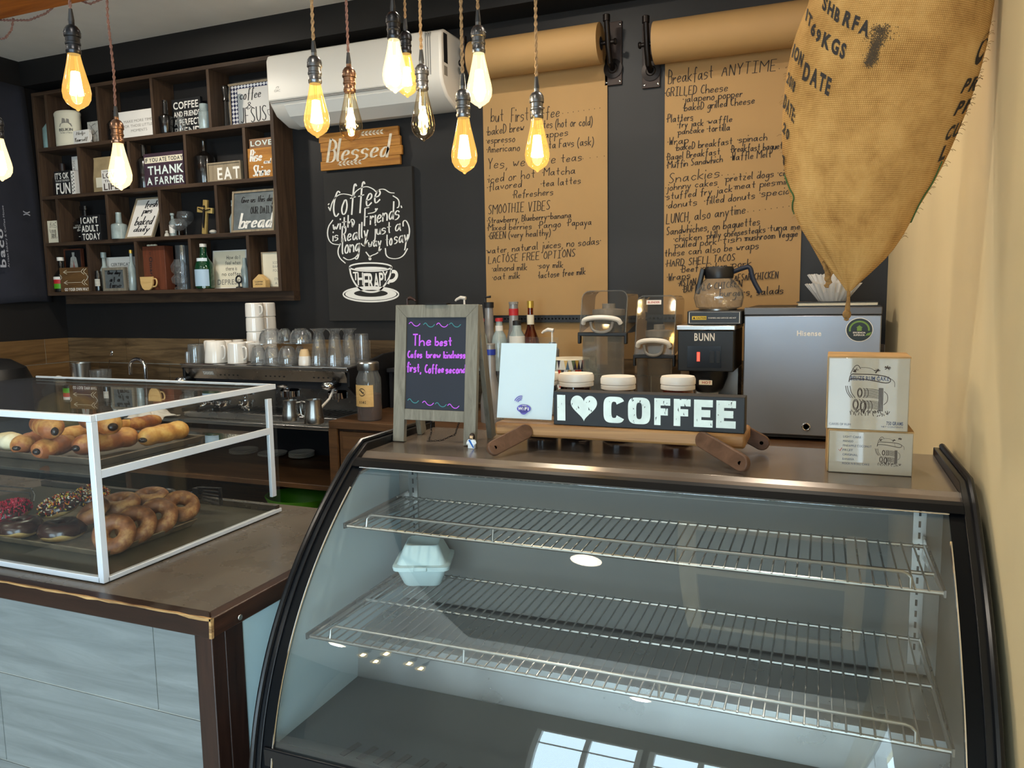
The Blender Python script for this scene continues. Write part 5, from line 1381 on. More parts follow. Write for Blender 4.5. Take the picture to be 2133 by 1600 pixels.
# perforated black strip on the wall
z0, z1 = AY(1150, 671, YB).z, AY(1150, 656, YB).z; xa, xb = AY(1010, 663, YB).x, AY(1215, 660, YB).x
t = thing('perforated_strip', 'black strip with a row of pale dots on the paper behind the bottles', 'strip', ((xa + xb) / 2, YB - .03, z0))
MB().box(xa, xb + .5, YB - .036, YB - .030, z0, z1).build('strip', M['black_plastic'], t, smooth=False)
o = MB(); k = xa + .02
while k < xb + .48:
    o.lathe([(0, 0), (.0042, 0)], (k, YB - .0366, (z0 + z1) / 2), 10, (PI / 2, 0, 0)); k += .0185
o.build('dots', M['cream_card'], t, smooth=False)
# tin with triangles
TY = 3.30
a, b = AY(1148, 770, TY), AY(1228, 770, TY); c = Vector(((a.x + b.x) / 2, TY, WZ + .0005)); r = (b.x - a.x) / 2; hz = AY(1190, 746, TY).z - WZ
t = thing('patterned_tin', 'round tin with coloured triangle pattern beside the card holder', 'tin', c)
MB().lathe([(r * .96, 0), (r * .96, hz * .84), (r, hz * .86), (r, hz * .99), (r * .97, hz), (0, hz)], c, 36).build('tin_body', M['cream_card'], t)
random.seed(4); o = MB(); n = 34
for row in range(7):
    za, zb = hz * (.02 + .138 * row), hz * (.02 + .138 * (row + 1)); rr = r * (.965 if row < 6 else 1.004)
    for k in range(n):
        f = lambda q, z: c + Vector((rr * math.cos(2 * PI * q / n), rr * math.sin(2 * PI * q / n), z))
        o.add([f(k, za), f(k + 1, za), f(k + .5, zb)], [(0, 1, 2)]); o.add([f(k + .5, zb), f(k + 1.5, zb), f(k + 1, za)], [(0, 1, 2)])
o.build('triangle_pattern', M['triangles'], t, smooth=False)

# ------------------------------------------------------------------ blenders in sound enclosures
def blender(px0, px1, ytop, yhandle, ybar, lab, Y, tilt):
    a, b = AY(px0, 780, Y), AY(px1, 780, Y); cx = (a.x + b.x) / 2; w = (b.x - a.x); zt = AY(px0, ytop, Y).z
    t = thing('enclosed_blender', lab, 'blender', (cx, Y + .1, WZ), group='blenders in smoky sound enclosures')
    zbar = AY(px0, ybar, Y).z; zh = AY(px0, yhandle, Y).z
    MB().box(cx - w * .45, cx + w * .45, Y, Y + .22, WZ + .0005, WZ + .11).build('motor_base', M['black_plastic'], t, bevel=.012)
    MB().box(cx - w * .34, cx + w * .34, Y - .003, Y, WZ + .03, WZ + .08).build('control_plate', M['dark_steel'], t, bevel=.002)
    # lower clear walls
    o = MB(); 
    for x in (cx - w * .45, cx + w * .45 - .004): o.box(x, x + .004, Y + .01, Y + .21, WZ + .11, zbar)
    o.box(cx - w * .45, cx + w * .45, Y + .006, Y + .010, WZ + .11, zbar)
    o.build('lower_enclosure', M['ware_smoke'], t, smooth=False)
    # hinged clear hood, a rounded arch lifted back
    n = 10; o = MB(); hz = zt - zbar
    def arch(y, zlo, s):
        P_ = [(-w * .5 * s, zlo)] + [(-w * .5 * s + w * .16 * (1 - math.cos(PI / 2 * k / 5)), zt - w * .16 * (1 - math.sin(PI / 2 * k / 5))) for k in range(6)]
        P_ += [(-q, z) for q, z in reversed(P_)]
        return [Vector((cx + q, y + (z - zbar) * tilt, z)) for q, z in P_]
    A1, A2 = arch(Y - .005, zbar, .98), arch(Y + .2, zbar + .04, .98); m_ = len(A1)
    o.v += A1 + A2; o.f += [(i, i + 1, i + 1 + m_, i + m_) for i in range(m_ - 1)] + [tuple(range(m_))]
    hd = o.build('hood', M['ware_smoke'], t, ang=1.0)
    MB().tube([p_ + Vector((0, -.001, 0)) for p_ in A1], .0028, 6).build('hood_rim', M['ware_grey'], hd)
    yb = Y - .014
    tubec(MB(), [(cx - w * .40, yb, zh - .012), (cx - w * .36, yb - .012, zh + .008), (cx, yb - .022, zh + .016), (cx + w * .36, yb - .012, zh + .008), (cx + w * .40, yb, zh - .012)], .010, 10).build('handle', M['white_plastic'], hd)
    tubec(MB(), [(cx - w * .24, yb, zh - .005), (cx - w * .2, yb - .006, zh - .04), (cx, yb - .01, zh - .05), (cx + w * .2, yb - .006, zh - .04), (cx + w * .24, yb, zh - .005)], .006, 8).build('handle', M['grey_plastic'], hd)
    MB().box(cx - w * .53, cx + w * .53, Y - .012, Y + .012, zbar - .008, zbar + .008).box(cx - w * .53, cx - w * .47, Y - .012, Y + .012, zbar - .04, zbar).box(cx + w * .47, cx + w * .53, Y - .012, Y + .012, zbar - .04, zbar).build('hinge_bar', M['black_plastic'], t, bevel=.003)
    # jug inside
    jz = WZ + .11
    MB().lathe([(w * .22, jz), (w * .26, jz + .02), (w * .34, zbar + .06), (w * .34, zbar + .075)], (cx, Y + .10, 0), 8, cap=False).build('blender_jug', M['ware_grey'], t)
    MB().lathe([(w * .35, zbar + .075), (w * .35, zbar + .10), (w * .14, zbar + .105), (w * .14, zbar + .125), (0, zbar + .125)], (cx, Y + .10, 0), 20).build('jug_lid', M['grey_plastic'], t)
    return cx, w, zt, Y, hd, zbar
blender(1208, 1304, 607, 668, 696, 'enclosed blender, left of the two between paper menu and brewer', 3.12, .25)
cx, w, zt, Y, hd, zbar = blender(1322, 1404, 617, 715, 742, 'enclosed blender with tag, right of the two and next to the brewer', 3.10, .22)
fq = lambda u, v: Vector((cx - .01 + u, Y - .012 + (zt - .035 + v - zbar) * .22, zt - .035 + v))
pl = MB().poly([fq(-.03, 0), fq(.03, 0), fq(.03, .018), fq(-.03, .018)]).build('name_tag', M['white_board'], hd, smooth=False)
o = MB(); font_fit(o, 'BLENDER', lambda u, v: fq(u, v) + Vector((0, -.0008, 0)), -.024, .024, .005, .013, .022); o.build('name_tag_lettering', M['red_ink'], hd, smooth=False)

# ------------------------------------------------------------------ coffee brewer with carafe
NY = 3.06
def nz(x, y, Y=NY): return AY(x, y, Y)
bx0, bx1 = nz(1411, 775).x, nz(1528, 775).x
t = thing('coffee_brewer', 'black drip coffee brewer with red-lit switch and glass carafe on top', 'coffee maker', ((bx0 + bx1) / 2, NY + .18, WZ))
zA, zB_, zC, zD = nz(1470, 774).z, nz(1470, 688).z, nz(1470, 680).z, nz(1485, 648).z
xi0, xi1 = nz(1428, 660).x, nz(1543, 660).x
hb = MB().box(bx0, bx1, NY, NY + .33, zA, zB_).build('brew_head', M['black_plastic'], t, bevel=.004)
MB().box(bx0 - .004, bx1 + .004, NY - .01, NY + .33, zB_, zC + .004).build('steel_band', M['steel'], t, bevel=.003)
MB().box(xi0, xi1 + .0, NY + .04, NY + .36, zC + .0045, zD).build('warmer_housing', M['black_plastic'], t, bevel=.004)
MB().lathe([(.075, zD), (.075, zD + .006), (0, zD + .006)], ((xi0 + xi1) / 2, NY + .15, 0), 32).build('warmer_plate', M['dark_steel'], t)
fn = lambda u, v: Vector((bx0 + u * (bx1 - bx0), NY - .0008, zA + v * (zB_ - zA)))
o = MB(); font_fit(o, 'BUNN', fn, .30, .66, .74, .93, .022, .14); o.build('brand_lettering', M['white_letters'], hb, smooth=False)
sw = MB().prism([(.18, .10), (.78, .10), (.78, .62), (.18, .62)], lambda u, v, w: fn(u, v) + Vector((0, w, 0)), -.003).build('switch_panel', mat('dark_panel', '0a0a10', .25), hb, smooth=False)
fs_ = lambda u, v: fn(u, v) + Vector((0, -.0038, 0))
MB().prism([(.355, .25), (.405, .25), (.405, .47), (.355, .47)], lambda u, v, w: fs_(u, v) + Vector((0, w, 0)), -.003).build('lit_switch', M['red_light'], sw, smooth=False)
MB().prism([(.58, .22), (.66, .22), (.66, .50), (.58, .50)], lambda u, v, w: fs_(u, v) + Vector((0, w, 0)), -.003).build('switch', M['black_plastic'], sw, smooth=False)
MB().prism([(.70, .22), (.76, .22), (.76, .50), (.70, .50)], lambda u, v, w: fs_(u, v) + Vector((0, w, 0)), -.003).build('switch', M['black_plastic'], sw, smooth=False)
fc = lambda u, v: Vector((xi0 + u * (xi1 - xi0), NY + .0392, zC + .0045 + v * (zD - zC - .0045)))
st_ = MB().line2([(.04, .12), (.04, .9), (.96, .9), (.96, .12), (.04, .12)], fc, .014).build('caution_outline', M['white_letters'], t, smooth=False)
MB().poly([fc(.09, .36), fc(.36, .36), fc(.36, .62), fc(.09, .62)]).build('caution_panel', M['caution'], t, smooth=False)
fcc = lambda u, v: fc(u, v) + Vector((0, -.0006, 0))
o = MB(); font_fit(o, 'CAUTION', fcc, .17, .35, .42, .56); o.poly([fcc(.105, .42), fcc(.155, .42), fcc(.13, .58)]); o.build('caution_lettering', M['dark_letters'], t, smooth=False)
o = MB(); font_fit(o, 'WARMERS AND SURFACES ARE HOT', fcc, .39, .90, .44, .54, 0); o.build('caution_lettering', M['white_letters'], t, smooth=False)
MB().lathe([(.045, zA - .09), (.058, zA - .075), (.075, zA - .03), (.078, zA - .001)], ((bx0 + bx1) / 2, NY + .10, 0), 24).build('brew_funnel', M['black_plastic'], t)
MB().box((bx0 + bx1) / 2 - .02, (bx0 + bx1) / 2 + .02, NY - .02, NY + .04, zA - .055, zA - .03).build('funnel_handle', M['black_plastic'], t, bevel=.004)
q = MB().poly([Vector(((bx0 + bx1) / 2 - .02 + u * .05, NY - .0208, zA - .05 + v * .018)) for u, v in ((0, 0), (1, 0), (1, 1), (0, 1))]).build('warning_sticker', M['cream_card'], t, smooth=False)
o = MB(); font_fit(o, 'HOT', lambda u, v: Vector(((bx0 + bx1) / 2 - .02 + u, NY - .0214, zA - .05 + v)), .012, .046, .004, .014); o.build('sticker_lettering', M['red_ink'], t, smooth=False)
MB().box(bx0 + .04, bx1, NY + .20, NY + .33, WZ + .03, zA).build('column', M['steel'], t, bevel=.003)
MB().box(bx0, bx1, NY - .02, NY + .33, WZ + .0005, WZ + .035).build('base', M['black_plastic'], t, bevel=.004)
MB().lathe([(.07, WZ + .035), (.07, WZ + .04), (0, WZ + .04)], ((bx0 + bx1) / 2, NY + .09, 0), 28).build('lower_warmer', M['dark_steel'], t)
# papers tucked at the foot
p = Vector(((bx0 + bx1) / 2, NY + .05, WZ + .041))
o = MB()
for k, (dx, rz) in enumerate(((0, .2), (.02, -.25), (.035, .05))):
    o.obox(p + Vector((dx, .04 + .01 * k, .075)), (.085, .0012, .13 - .02 * k), (-.35, .1 * k, rz))
pp = o.build('receipt_papers', M['white_board'], None, base=p); tag(pp, 'bunch of white receipts stuck under the coffee brewer funnel', 'papers', kind='stuff')
# carafe
CYc = NY + .15; cx = nz(1497, 640, CYc).x; cz0 = zD + .0065
r = (nz(1545, 620, CYc).x - nz(1440, 620, CYc).x) / 2; hz = nz(1490, 556, CYc).z - cz0
t = thing('coffee_carafe', 'empty glass coffee carafe with black collar and handle on the brewer', 'carafe', (cx, CYc, cz0))
MB().lathe([(r * .72, 0), (r * .9, .006), (r, hz * .26), (r * .95, hz * .42), (r * .7, hz * .62), (r * .52, hz * .73), (r * .5, hz * .76)], (cx, CYc, cz0), 36, cap=False).lathe([(0, .001), (r * .72, 0)], (cx, CYc, cz0), 36, cap=False).build('glass_bowl', M['ware'], t)
MB().lathe([(r * .54, hz * .72), (r * .56, hz * .73), (r * .6, hz * .92), (r * .54, hz), (0, hz)], (cx, CYc, cz0), 28).build('collar', M['black_plastic'], t)
tubec(MB(), [(cx + r * .5, CYc, cz0 + hz * .86), (cx + r * 1.0, CYc - .005, cz0 + hz * .97), (cx + r * 1.22, CYc - .008, cz0 + hz * .98), (cx + r * 1.3, CYc - .01, cz0 + hz * .7), (cx + r * 1.62, CYc - .012, cz0 + hz * .36)], .0095, 10).build('handle', mat('navy_handle', '151d2e', .4), t)
MB().obox((cx - r * .72, CYc - .02, cz0 + hz * .66), (.018, .03, hz * .62), (0, .22, 0)).build('collar_tab', M['black_plastic'], t, bevel=.004)

# ------------------------------------------------------------------ small fridge with filters on top
RY = 3.13
fx0, fx1 = AY(1548, 780, RY).x, AY(1837, 660, RY).x
zl, zt = AY(1690, 657, RY).z, AY(1690, 640, RY).z
zd = AY(1620, 905, RY).z
t = thing('mini_fridge', 'silver mini fridge with green and black efficiency sticker', 'fridge', ((fx0 + fx1) / 2, RY + .28, WZ))
MB().box(fx0 + .004, fx1 - .004, RY + .045, YB - .06, WZ + .012, zt).build('cabinet', M['black_plastic'], t, bevel=.004)
dr = MB().box(fx0, fx1, RY, RY + .044, zd, zl).build('door', M['fridge'], t, bevel=.004)
MB().box(fx0 - .001, fx1 + .001, RY - .002, RY + .05, zl + .002, zt).build('top_trim', M['fridge_dark'], t, bevel=.003)
MB().box(fx0 + .01, fx1 - .01, RY + .01, RY + .05, WZ + .012, zd).build('kick_plate', M['rubber'], t, smooth=False)
for x in (fx0 + .03, fx1 - .06):
    for y in (RY + .07, YB - .10): MB().lathe([(.015, WZ + .0003), (.015, WZ + .0125)], (x, y, 0), 12).build('foot', M['rubber'], t)
ff = lambda u, v: Vector((fx0 + u * (fx1 - fx0), RY - .0008, zd + v * (zl - zd)))
def fpx(x, y): p = AY(x, y, RY); return ((p.x - fx0) / (fx1 - fx0), (p.z - zd) / (zl - zd))
u0, v0 = fpx(1660, 700); u1, v1 = fpx(1711, 689)
o = MB(); font_fit(o, 'Hisense', ff, u0, u1, v0, v1, .022); o.build('brand_lettering', M['white_letters'], dr, smooth=False)
uc, vc = fpx(1679, 889); c = ff(uc, vc)
MB().torus(c + Vector((0, -.001, 0)), .013, .0035, 24, 8, (PI / 2, 0, 0)).lathe([(0, 0), (.010, 0)], c + Vector((0, -.0005, 0)), 18, (PI / 2, 0, 0)).build('door_lock', M['chrome'], dr)
p = AY(1790, 687, RY); rs = (AY(1817, 687, RY).x - AY(1763, 687, RY).x) / 2
def disc(mb, c, rx, rz, dy, n=40): return mb.poly([c + Vector((rx * math.cos(2 * PI * k / n), -dy, rz * math.sin(2 * PI * k / n))) for k in range(n)])
stk = disc(MB(), p, rs * 1.06, rs * 1.06 * .96, .0010).build('sticker', M['white_letters'], dr, smooth=False)
disc(MB(), p, rs, rs * .96, .0016).build('sticker_face', M['sticker_black'], dr, smooth=False)
kf = lambda u, v: p + Vector((u, -.0022, v))
o = MB().line2([(rs * .74 * math.cos(a), rs * .70 * math.sin(a)) for a in [-.1 + (PI + .3) * k / 24 for k in range(25)]], kf, .006)
o.poly([kf(-.008, -.004), kf(.008, -.004), kf(.008, .008), kf(.011, .008), kf(0, .017), kf(-.011, .008), kf(-.008, .008)])
o.poly([kf(.020, -.022), kf(.027, -.013), kf(.042, -.008), kf(.036, -.020)]).build('sticker_art', M['sticker_green'], dr, smooth=False)
o = MB(); font_fit(o, 'EFICIENCIA', kf, -.021, .021, -.0135, -.0075); font_fit(o, 'SUPERIOR', kf, -.019, .019, -.0225, -.0165); o.build('sticker_lettering', M['white_letters'], dr, smooth=False)
# dark folder and paper filters on the fridge
x0_, x1_ = AY(1659, 630, RY + .03).x, AY(1836, 630, RY + .03).x
t = thing('dark_folder', 'flat dark tray of papers on top of the fridge under the filters', 'folder', ((x0_ + x1_) / 2, RY + .15, zt))
MB().box(x0_, x1_, RY + .02, RY + .24, zt + .0005, zt + .004).build('bottom_cover', M['black_plastic'], t, bevel=.001)
MB().box(x0_ + .006, x1_ - .012, RY + .024, RY + .235, zt + .0045, zt + .016).build('papers', M['cream_card'], t, bevel=.002)
MB().box(x0_, x1_ - .01, RY + .02, RY + .24, zt + .0165, zt + .0195).build('top_cover', M['black_plastic'], t, bevel=.001)
def filt(c, r0, r1, h, lab):
    o = MB(); n = 96
    for rr, z in ((r0 * .98, 0), (r0, .001), (r0 + (r1 - r0) * .5, h * .5), (r1, h)):
        for k in range(n):
            q = rr * (1 + .055 * (1 if k % 4 < 2 else -1) * (z / h))
            o.v.append(c + Vector((q * math.cos(2 * PI * k / n), q * math.sin(2 * PI * k / n), z + (.003 * math.sin(k * 2.3) if z == h else 0))))
    for i in range(3):
        for k in range(n): o.f.append((i * n + k, i * n + (k + 1) % n, (i + 1) * n + (k + 1) % n, (i + 1) * n + k))
    o.f.append(tuple(range(n)))
    b = o.build('paper_filter_stack', M['white_board'], None, base=c, ang=.35); tag(b, lab, 'coffee filter', 'nested paper coffee filters'); return b
zf = zt + .0198
fcx = AY(1735, 600, RY + .13).x
filt(Vector((fcx, RY + .13, zf)), .052, .098, .068, 'lower nested stack of white paper coffee filters on the fridge')
filt(Vector((fcx + .004, RY + .135, zf + .052)), .066, .094, .052, 'upper stack of white paper coffee filters set inside the lower one')
# ------------------------------------------------------------------ cubby shelf on the back wall
SHY = 3.584
SX0, SX1 = -4.715, -2.838
ROWZ = {4: 1.685, 3: 2.003, 2: 2.298, 1: 2.600}
STOP = 2.943
t = thing('cubby_shelf', 'large dark wooden cubby shelf full of signs and bottles on the black wall', 'shelf', ((SX0 + SX1) / 2, 3.66, 1.66))
th = .022
for z in list(ROWZ.values()) + [STOP]:
    MB().box(SX0 + .022 if z != STOP else SX0, SX1 - .022 if z != STOP else SX1, SHY, YB - .001, z - th, z).build('shelf_board', M['shelf_wood'], t, bevel=.001)
MB().box(SX0, SX0 + th, SHY, YB - .001, ROWZ[4] - th, STOP - th).build('side_panel', M['shelf_wood_v'], t, bevel=.001)
MB().box(SX1 - th, SX1, SHY, YB - .001, ROWZ[4] - th, STOP - th).build('side_panel', M['shelf_wood_v'], t, bevel=.001)
DIV = {1: [-4.60, -4.155, -3.716, -3.289], 2: [-4.351, -3.929, -3.488, -3.056], 3: [-4.575, -4.142, -3.71, -3.28], 4: [-4.336, -3.929, -3.5, -3.07]}
tops = {1: STOP - th, 2: ROWZ[1] - th, 3: ROWZ[2] - th, 4: ROWZ[3] - th}
for r, xs_ in DIV.items():
    for x in xs_: MB().box(x - .002, x + .018, SHY + .001, YB - .002, ROWZ[r], tops[r]).build('divider', M['shelf_wood_v'], t, bevel=.001)
MB().box(SX0 + .03, SX1, YB - .06, YB - .001, ROWZ[4] - th - .055, ROWZ[4] - th).build('mounting_rail', M['shelf_wood'], t, smooth=False)

def zp(zx, zy): return zx / 2.9625, 100 + zy / 2.9625
def sbox(x0, x1, yt, yb, Y, row):
    a, b = AY(*zp(x0, yb), Y), AY(*zp(x1, yb), Y); c = AY(*zp((x0 + x1) / 2, yt), Y); d = AY(*zp((x0 + x1) / 2, yb), Y)
    z = ROWZ[row] + .0006
    mid = AY(*zp((x0 + x1) / 2, yb), SHY).x; es = [SX0 + th] + DIV[row] + [SX1 - th + .002]
    lo = max([e for e in es if e < mid] or [es[0]]); lo += .0195 if lo > SX0 + th else .001; hi = min([e for e in es if e > mid] or [es[-1]]) - .0035
    xa, xb = a.x, b.x
    if xa < lo: xb = min(hi, xb + lo - xa); xa = lo
    if xb > hi: xa = max(lo, xa - (xb - hi)); xb = hi
    return xa, xb, z, z + (c.z - d.z)
def sign(lab, box, Y, row, bm, lines, nm='shelf_sign', cat='sign', th=.02, lm=None, frame=None, fm=None, lean=0.0, group=None, xoff=0, zbase=None, inner=None):
    x0, x1, z0, z1 = sbox(*box, Y, row)
    if zbase: z1 += zbase - z0; z0 = zbase
    tt = thing(nm, lab, cat, ((x0 + x1) / 2, Y, z0), group=group)
    W_, H_ = x1 - x0, z1 - z0
    sh = xoff
    fn0 = lambda u, v, w=0: Vector((x0 + u * W_ + sh * v, Y + lean * v * H_ + w, z0 + v * H_))
    if frame:
        fw, fh = frame / W_, frame / H_
        fr_ = MB()
        for pl in ([(0, 0), (1, 0), (1 - fw, fh), (fw, fh)], [(0, 1), (fw, 1 - fh), (1 - fw, 1 - fh), (1, 1)], [(0, 0), (fw, fh), (fw, 1 - fh), (0, 1)], [(1, 0), (1, 1), (1 - fw, 1 - fh), (1 - fw, fh)]):
            fr_.prism(pl, lambda u, v, w: fn0(u, v, w), th)
        fr_.build('frame', fm, tt, smooth=False)
        bo = MB().prism([(fw, fh), (1 - fw, fh), (1 - fw, 1 - fh), (fw, 1 - fh)], lambda u, v, w: fn0(u, v, w + .006), .006).build('board', bm, tt, smooth=False)
        yo = .0056
    else:
        bo = MB().prism([(0, 0), (1, 0), (1, 1), (0, 1)], lambda u, v, w: fn0(u, v, w), th).build('board', bm, tt, bevel=.001); yo = -.0007
    if inner:
        a_, m_ = inner; MB().prism([(a_[0], a_[2]), (a_[1], a_[2]), (a_[1], a_[3]), (a_[0], a_[3])], lambda u, v, w: fn0(u, v, yo + w), -.0008).build('inner_panel', m_, tt, smooth=False); yo -= .0012
    fn = lambda u, v: fn0(u, v, yo)
    byc = {}
    for ln in lines:
        s_, u0, u1, v0, v1, st = ln[:6]; mm = ln[6] if len(ln) > 6 else (lm or M['dark_letters'])
        o = byc.setdefault(mm.name, (MB(), mm))[0]
        if st == 'b': font_fit(o, s_, fn, u0, u1, v0, v1, .022)
        elif st == 'r': font_fit(o, s_, fn, u0, u1, v0, v1, 0)
        elif st == 's': hand_fit(o, s_, fn, u0, u1, v0, v1, .030 if len(ln) < 8 else ln[7], .28, .6)
        elif st == 'h': hand_fit(o, s_, fn, u0, u1, v0, v1, .022 if len(ln) < 8 else ln[7], .0, .3)
        elif st == 'p': o.line2(chaikin(s_, 2), fn, u0)
    for o, mm in byc.values(): o.build('lettering', mm, bo, smooth=False)
    return tt, bo, fn0
def sbottle(lab, box, Y, row, prof, m, nm='shelf_bottle', cap=None, capm=None, labels=None, cat='bottle', sx=1.0, group=None, n=22):
    x0, x1, z0, z1 = sbox(*box, Y, row); r = (x1 - x0) / 2; H = z1 - z0; c = Vector(((x0 + x1) / 2, Y, z0))
    tt = thing(nm, lab, cat, c, group=group)
    b = MB().lathe([(a * r, q * H) for a, q in prof], c, n, sy=min(1, .06 / r) if sx == 1.0 else sx).build('bottle_body', m, tt)
    sy_ = min(1, .06 / r) if sx == 1.0 else sx
    if cap: MB().lathe([(cap[2] * r, cap[0] * H), (cap[2] * r, cap[1] * H), (0, cap[1] * H + .001)], c, n).build('cap', capm, tt)
    for l in labels or []:
        fr_ = lambda u, v: c + Vector((math.sin(u) * (l[2] * r + .001), -math.cos(u) * (l[2] * r + .001) * sy_, v * H))
        MB().add([fr_(-1.2 + 2.4 * k / 10, z) for z in (l[0], l[1]) for k in range(11)], [(k, k + 1, k + 12, k + 11) for k in range(10)]).build('label', l[3], tt)
    fr = lambda u, v, rr=1.0: c + Vector((math.sin(u) * (rr * r + .0018), -math.cos(u) * (rr * r + .0018) * sy_, v * H))
    return tt, b, fr
LONG = [(.95, 0), (1, .03), (1, .52), (.85, .60), (.42, .70), (.36, .96), (.40, 1)]
JUG = [(.9, 0), (1, .05), (1, .55), (.75, .66), (.32, .72), (.28, .96), (.34, 1)]
SQ = [(.95, 0), (1, .02), (1, .50), (.9, .56), (.40, .62), (.34, .95), (.36, 1)]
FY_, BY_ = 3.625, 3.69
DK, WH = M['dark_letters'], M['white_letters']
# --- top row
sbottle('aqua painted bottle with long neck at the left end of the top shelf row', (235, 303, 350, 600), FY_ + .02, 1, [(.9, 0), (1, .03), (1, .50), (.55, .62), (.30, .68), (.28, 1)], M['ware_aqua'], group='bottles on the cubby shelf')
tt, b, fr = sbottle('large cream stoneware crock with a printed temple emblem on the top row', (340, 475, 365, 588), FY_ + .02, 1, [(.92, 0), (.97, .03), (.97, .10), (.97, .85), (1.0, .88), (1.0, .93), (.9, .98), (.6, 1), (0, 1)], M['cream_card'], 'stoneware_crock', cat='crock', n=32)
o = MB(); f = lambda u, v: fr(u + .45, v, .98)
o.poly([f(-.50, .52), f(.50, .52), f(.42, .60), f(.30, .62), f(.28, .72), f(.10, .74), f(.05, .62), f(-.02, .74), f(-.22, .76), f(-.28, .62), f(-.42, .60)])
o.build('emblem', M['grey_letters'], b, smooth=False)
o = MB(); font_fit(o, 'BELIKIN', f, -.52, .52, .40, .475); hand_fit(o, 'The Beer of Belize', f, -.45, .45, .33, .38, .006, .2); o.build('lettering', DK, b, smooth=False)
sign('small white mug-shaped sign with script lettering before the cream crock', (455, 552, 492, 574), SHY + .004, 1, M['white_board'], [('Help', .2, .75, .55, .9, 's', M['grey_letters'], .045), ('Yourself', .1, .9, .12, .45, 's', M['grey_letters'], .045)])
mt = bpy.data.objects['shelf_sign']
x0, x1, z0, z1 = sbox(552, 565, 500, 566, SHY + .01, 1)
tubec(MB(), [(x0, SHY + .012, z0 + .012), (x0 + .014, SHY + .012, z0 + .012), (x0 + .018, SHY + .012, z0 + .035), (x0 + .014, SHY + .012, z1 - .006), (x0, SHY + .012, z1 - .006)], .0035).build('handle', M['white_board'], mt)
sign('grey and white map-print box behind the small mug sign', (545, 610, 415, 562), BY_ - .03, 1, M['chalk_grey'], [([(.1, .2), (.4, .5), (.3, .8), (.8, .9)], .02, 0, 0, 0, 'p'), ([(.2, .9), (.6, .6), (.9, .3), (.7, .1)], .02, 0, 0, 0, 'p'), ([(.05, .6), (.5, .4), (.95, .6)], .02, 0, 0, 0, 'p')], 'print_box', 'box', th=.05)
sbottle('dark round bottle left of the moments sign on the top row', (665, 745, 350, 542), FY_ + .03, 1, JUG, M['ware_dark'], group='dark bottles on the cubby shelf')
sign('white sign about making time for little moments on the top row', (738, 945, 372, 538), SHY + .012, 1, M['white_board'], [('MAKE MORE TIME', .16, 1.0, .56, .66, 'r', M['grey_letters']), ('FOR THOSE LITTLE', .13, 1.0, .38, .48, 'r', M['grey_letters']), ('MOMENTS', .36, .84, .20, .30, 'r', M['grey_letters'])], th=.022)
sbottle('dark slim bottle left of the black friends sign on the top row', (995, 1060, 300, 512), FY_, 1, [(.75, 0), (.85, .05), (1, .45), (.95, .52), (.4, .6), (.34, .95), (.38, 1)], M['ware_dark'], group='dark bottles on the cubby shelf')
sign('black sign about coffee and friends with bold white capitals', (1068, 1245, 268, 500), 3.69, 1, M['black_board'], [('COFFEE', .06, .93, .72, .92, 'b', WH), ('AND FRIENDS', .06, .97, .51, .66, 'b', WH), ('A PERFECT', .06, .97, .27, .45, 'b', WH), ('BLEND', .06, .97, .02, .22, 'b', WH)])
o = sbottle('small clear glass in front of the black friends sign', (1098, 1142, 405, 498), SHY + .025, 1, [(.7, 0), (.8, .3), (1, .6), (.9, .8), (.6, 1)], M['ware_grey'], 'small_glass', cat='glass')
sbottle('white lattice lantern jar beside the black friends sign', (1238, 1294, 322, 480), SHY + .03, 1, [(.95, 0), (1, .02), (1, .66), (.8, .7), (.8, .98), (.7, 1), (0, 1)], M['ware_clear'], 'lantern_jar', cat='jar', labels=None)
tt, b, fr = sbottle('tall black slender vase left of the gingham sign', (1380, 1425, 205, 462), SHY + .03, 1, [(.75, 0), (.6, .3), (.55, .6), (.75, .62), (.6, .72), (.9, .9), (.8, .97), (.4, 1), (0, 1)], M['ware_dark'], 'slender_vase', cat='vase')
sign('framed sign with navy gingham border and script about coffee on the top row', (1418, 1700, 160, 452), 3.70, 1, M['blue_check'], [('coffee', .25, .70, .60, .86, 's', DK, .016), ('&', .38, .52, .42, .56, 'h', DK, .014), ('JESUS', .24, .80, .12, .46, 'h', DK, .018),
    ([(.83, .35), (.84, .25), (.89, .22), (.94, .26), (.95, .36), (.83, .35)], .01, 0, 0, 0, 'p')], frame=.013, fm=M['pale_grey_wood'], inner=((.19, .93, .11, .87), M['white_board']))
# --- second row
sbottle('brown stoneware jug at the left of the second row', (258, 345, 690, 900), 3.695, 2, JUG, M['ware_brown'], group='dark bottles on the cubby shelf')
sign('black block sign saying it is ok to have fun', (342, 442, 745, 895), SHY + .008, 2, M['black_board'], [("IT'S OK", .06, .90, .66, .93, 'b', WH), ('TO HAVE TOO MUCH', .06, .92, .55, .63, 'r', WH), ('FUN', .08, .95, .04, .50, 'b', WH)], th=.045)
x0, x1, z0, z1 = sbox(444, 494, 640, 886, BY_ - .02, 2)
tt = thing('letter_print_roll', 'tall white card printed with vertical letters behind the fun sign', 'card', ((x0 + x1) / 2, BY_, z0))
cb = MB().box(x0 + .02, x1, BY_ - .02, BY_ + .03, z0, z1).build('card', M['white_board'], tt, smooth=False)
o = MB(); f = lambda u, v: Vector((x0 + .024 + v, BY_ - .0206, z0 + u))
font_fit(o, 'FARMHOUSE', f, .02, z1 - z0 - .02, .022, .002, .0); o.build('lettering', M['grey_letters'], cb, smooth=False)
x0, x1, z0, z1 = sbox(452, 474, 745, 890, SHY + .02, 2)
tt = thing('dotted_box', 'white box with black dots beside the fun sign', 'box', ((x0 + x1) / 2, SHY + .02, z0))
cb = MB().box(x0, x1, SHY + .012, SHY + .06, z0, z1).build('box', M['white_board'], tt, smooth=False)
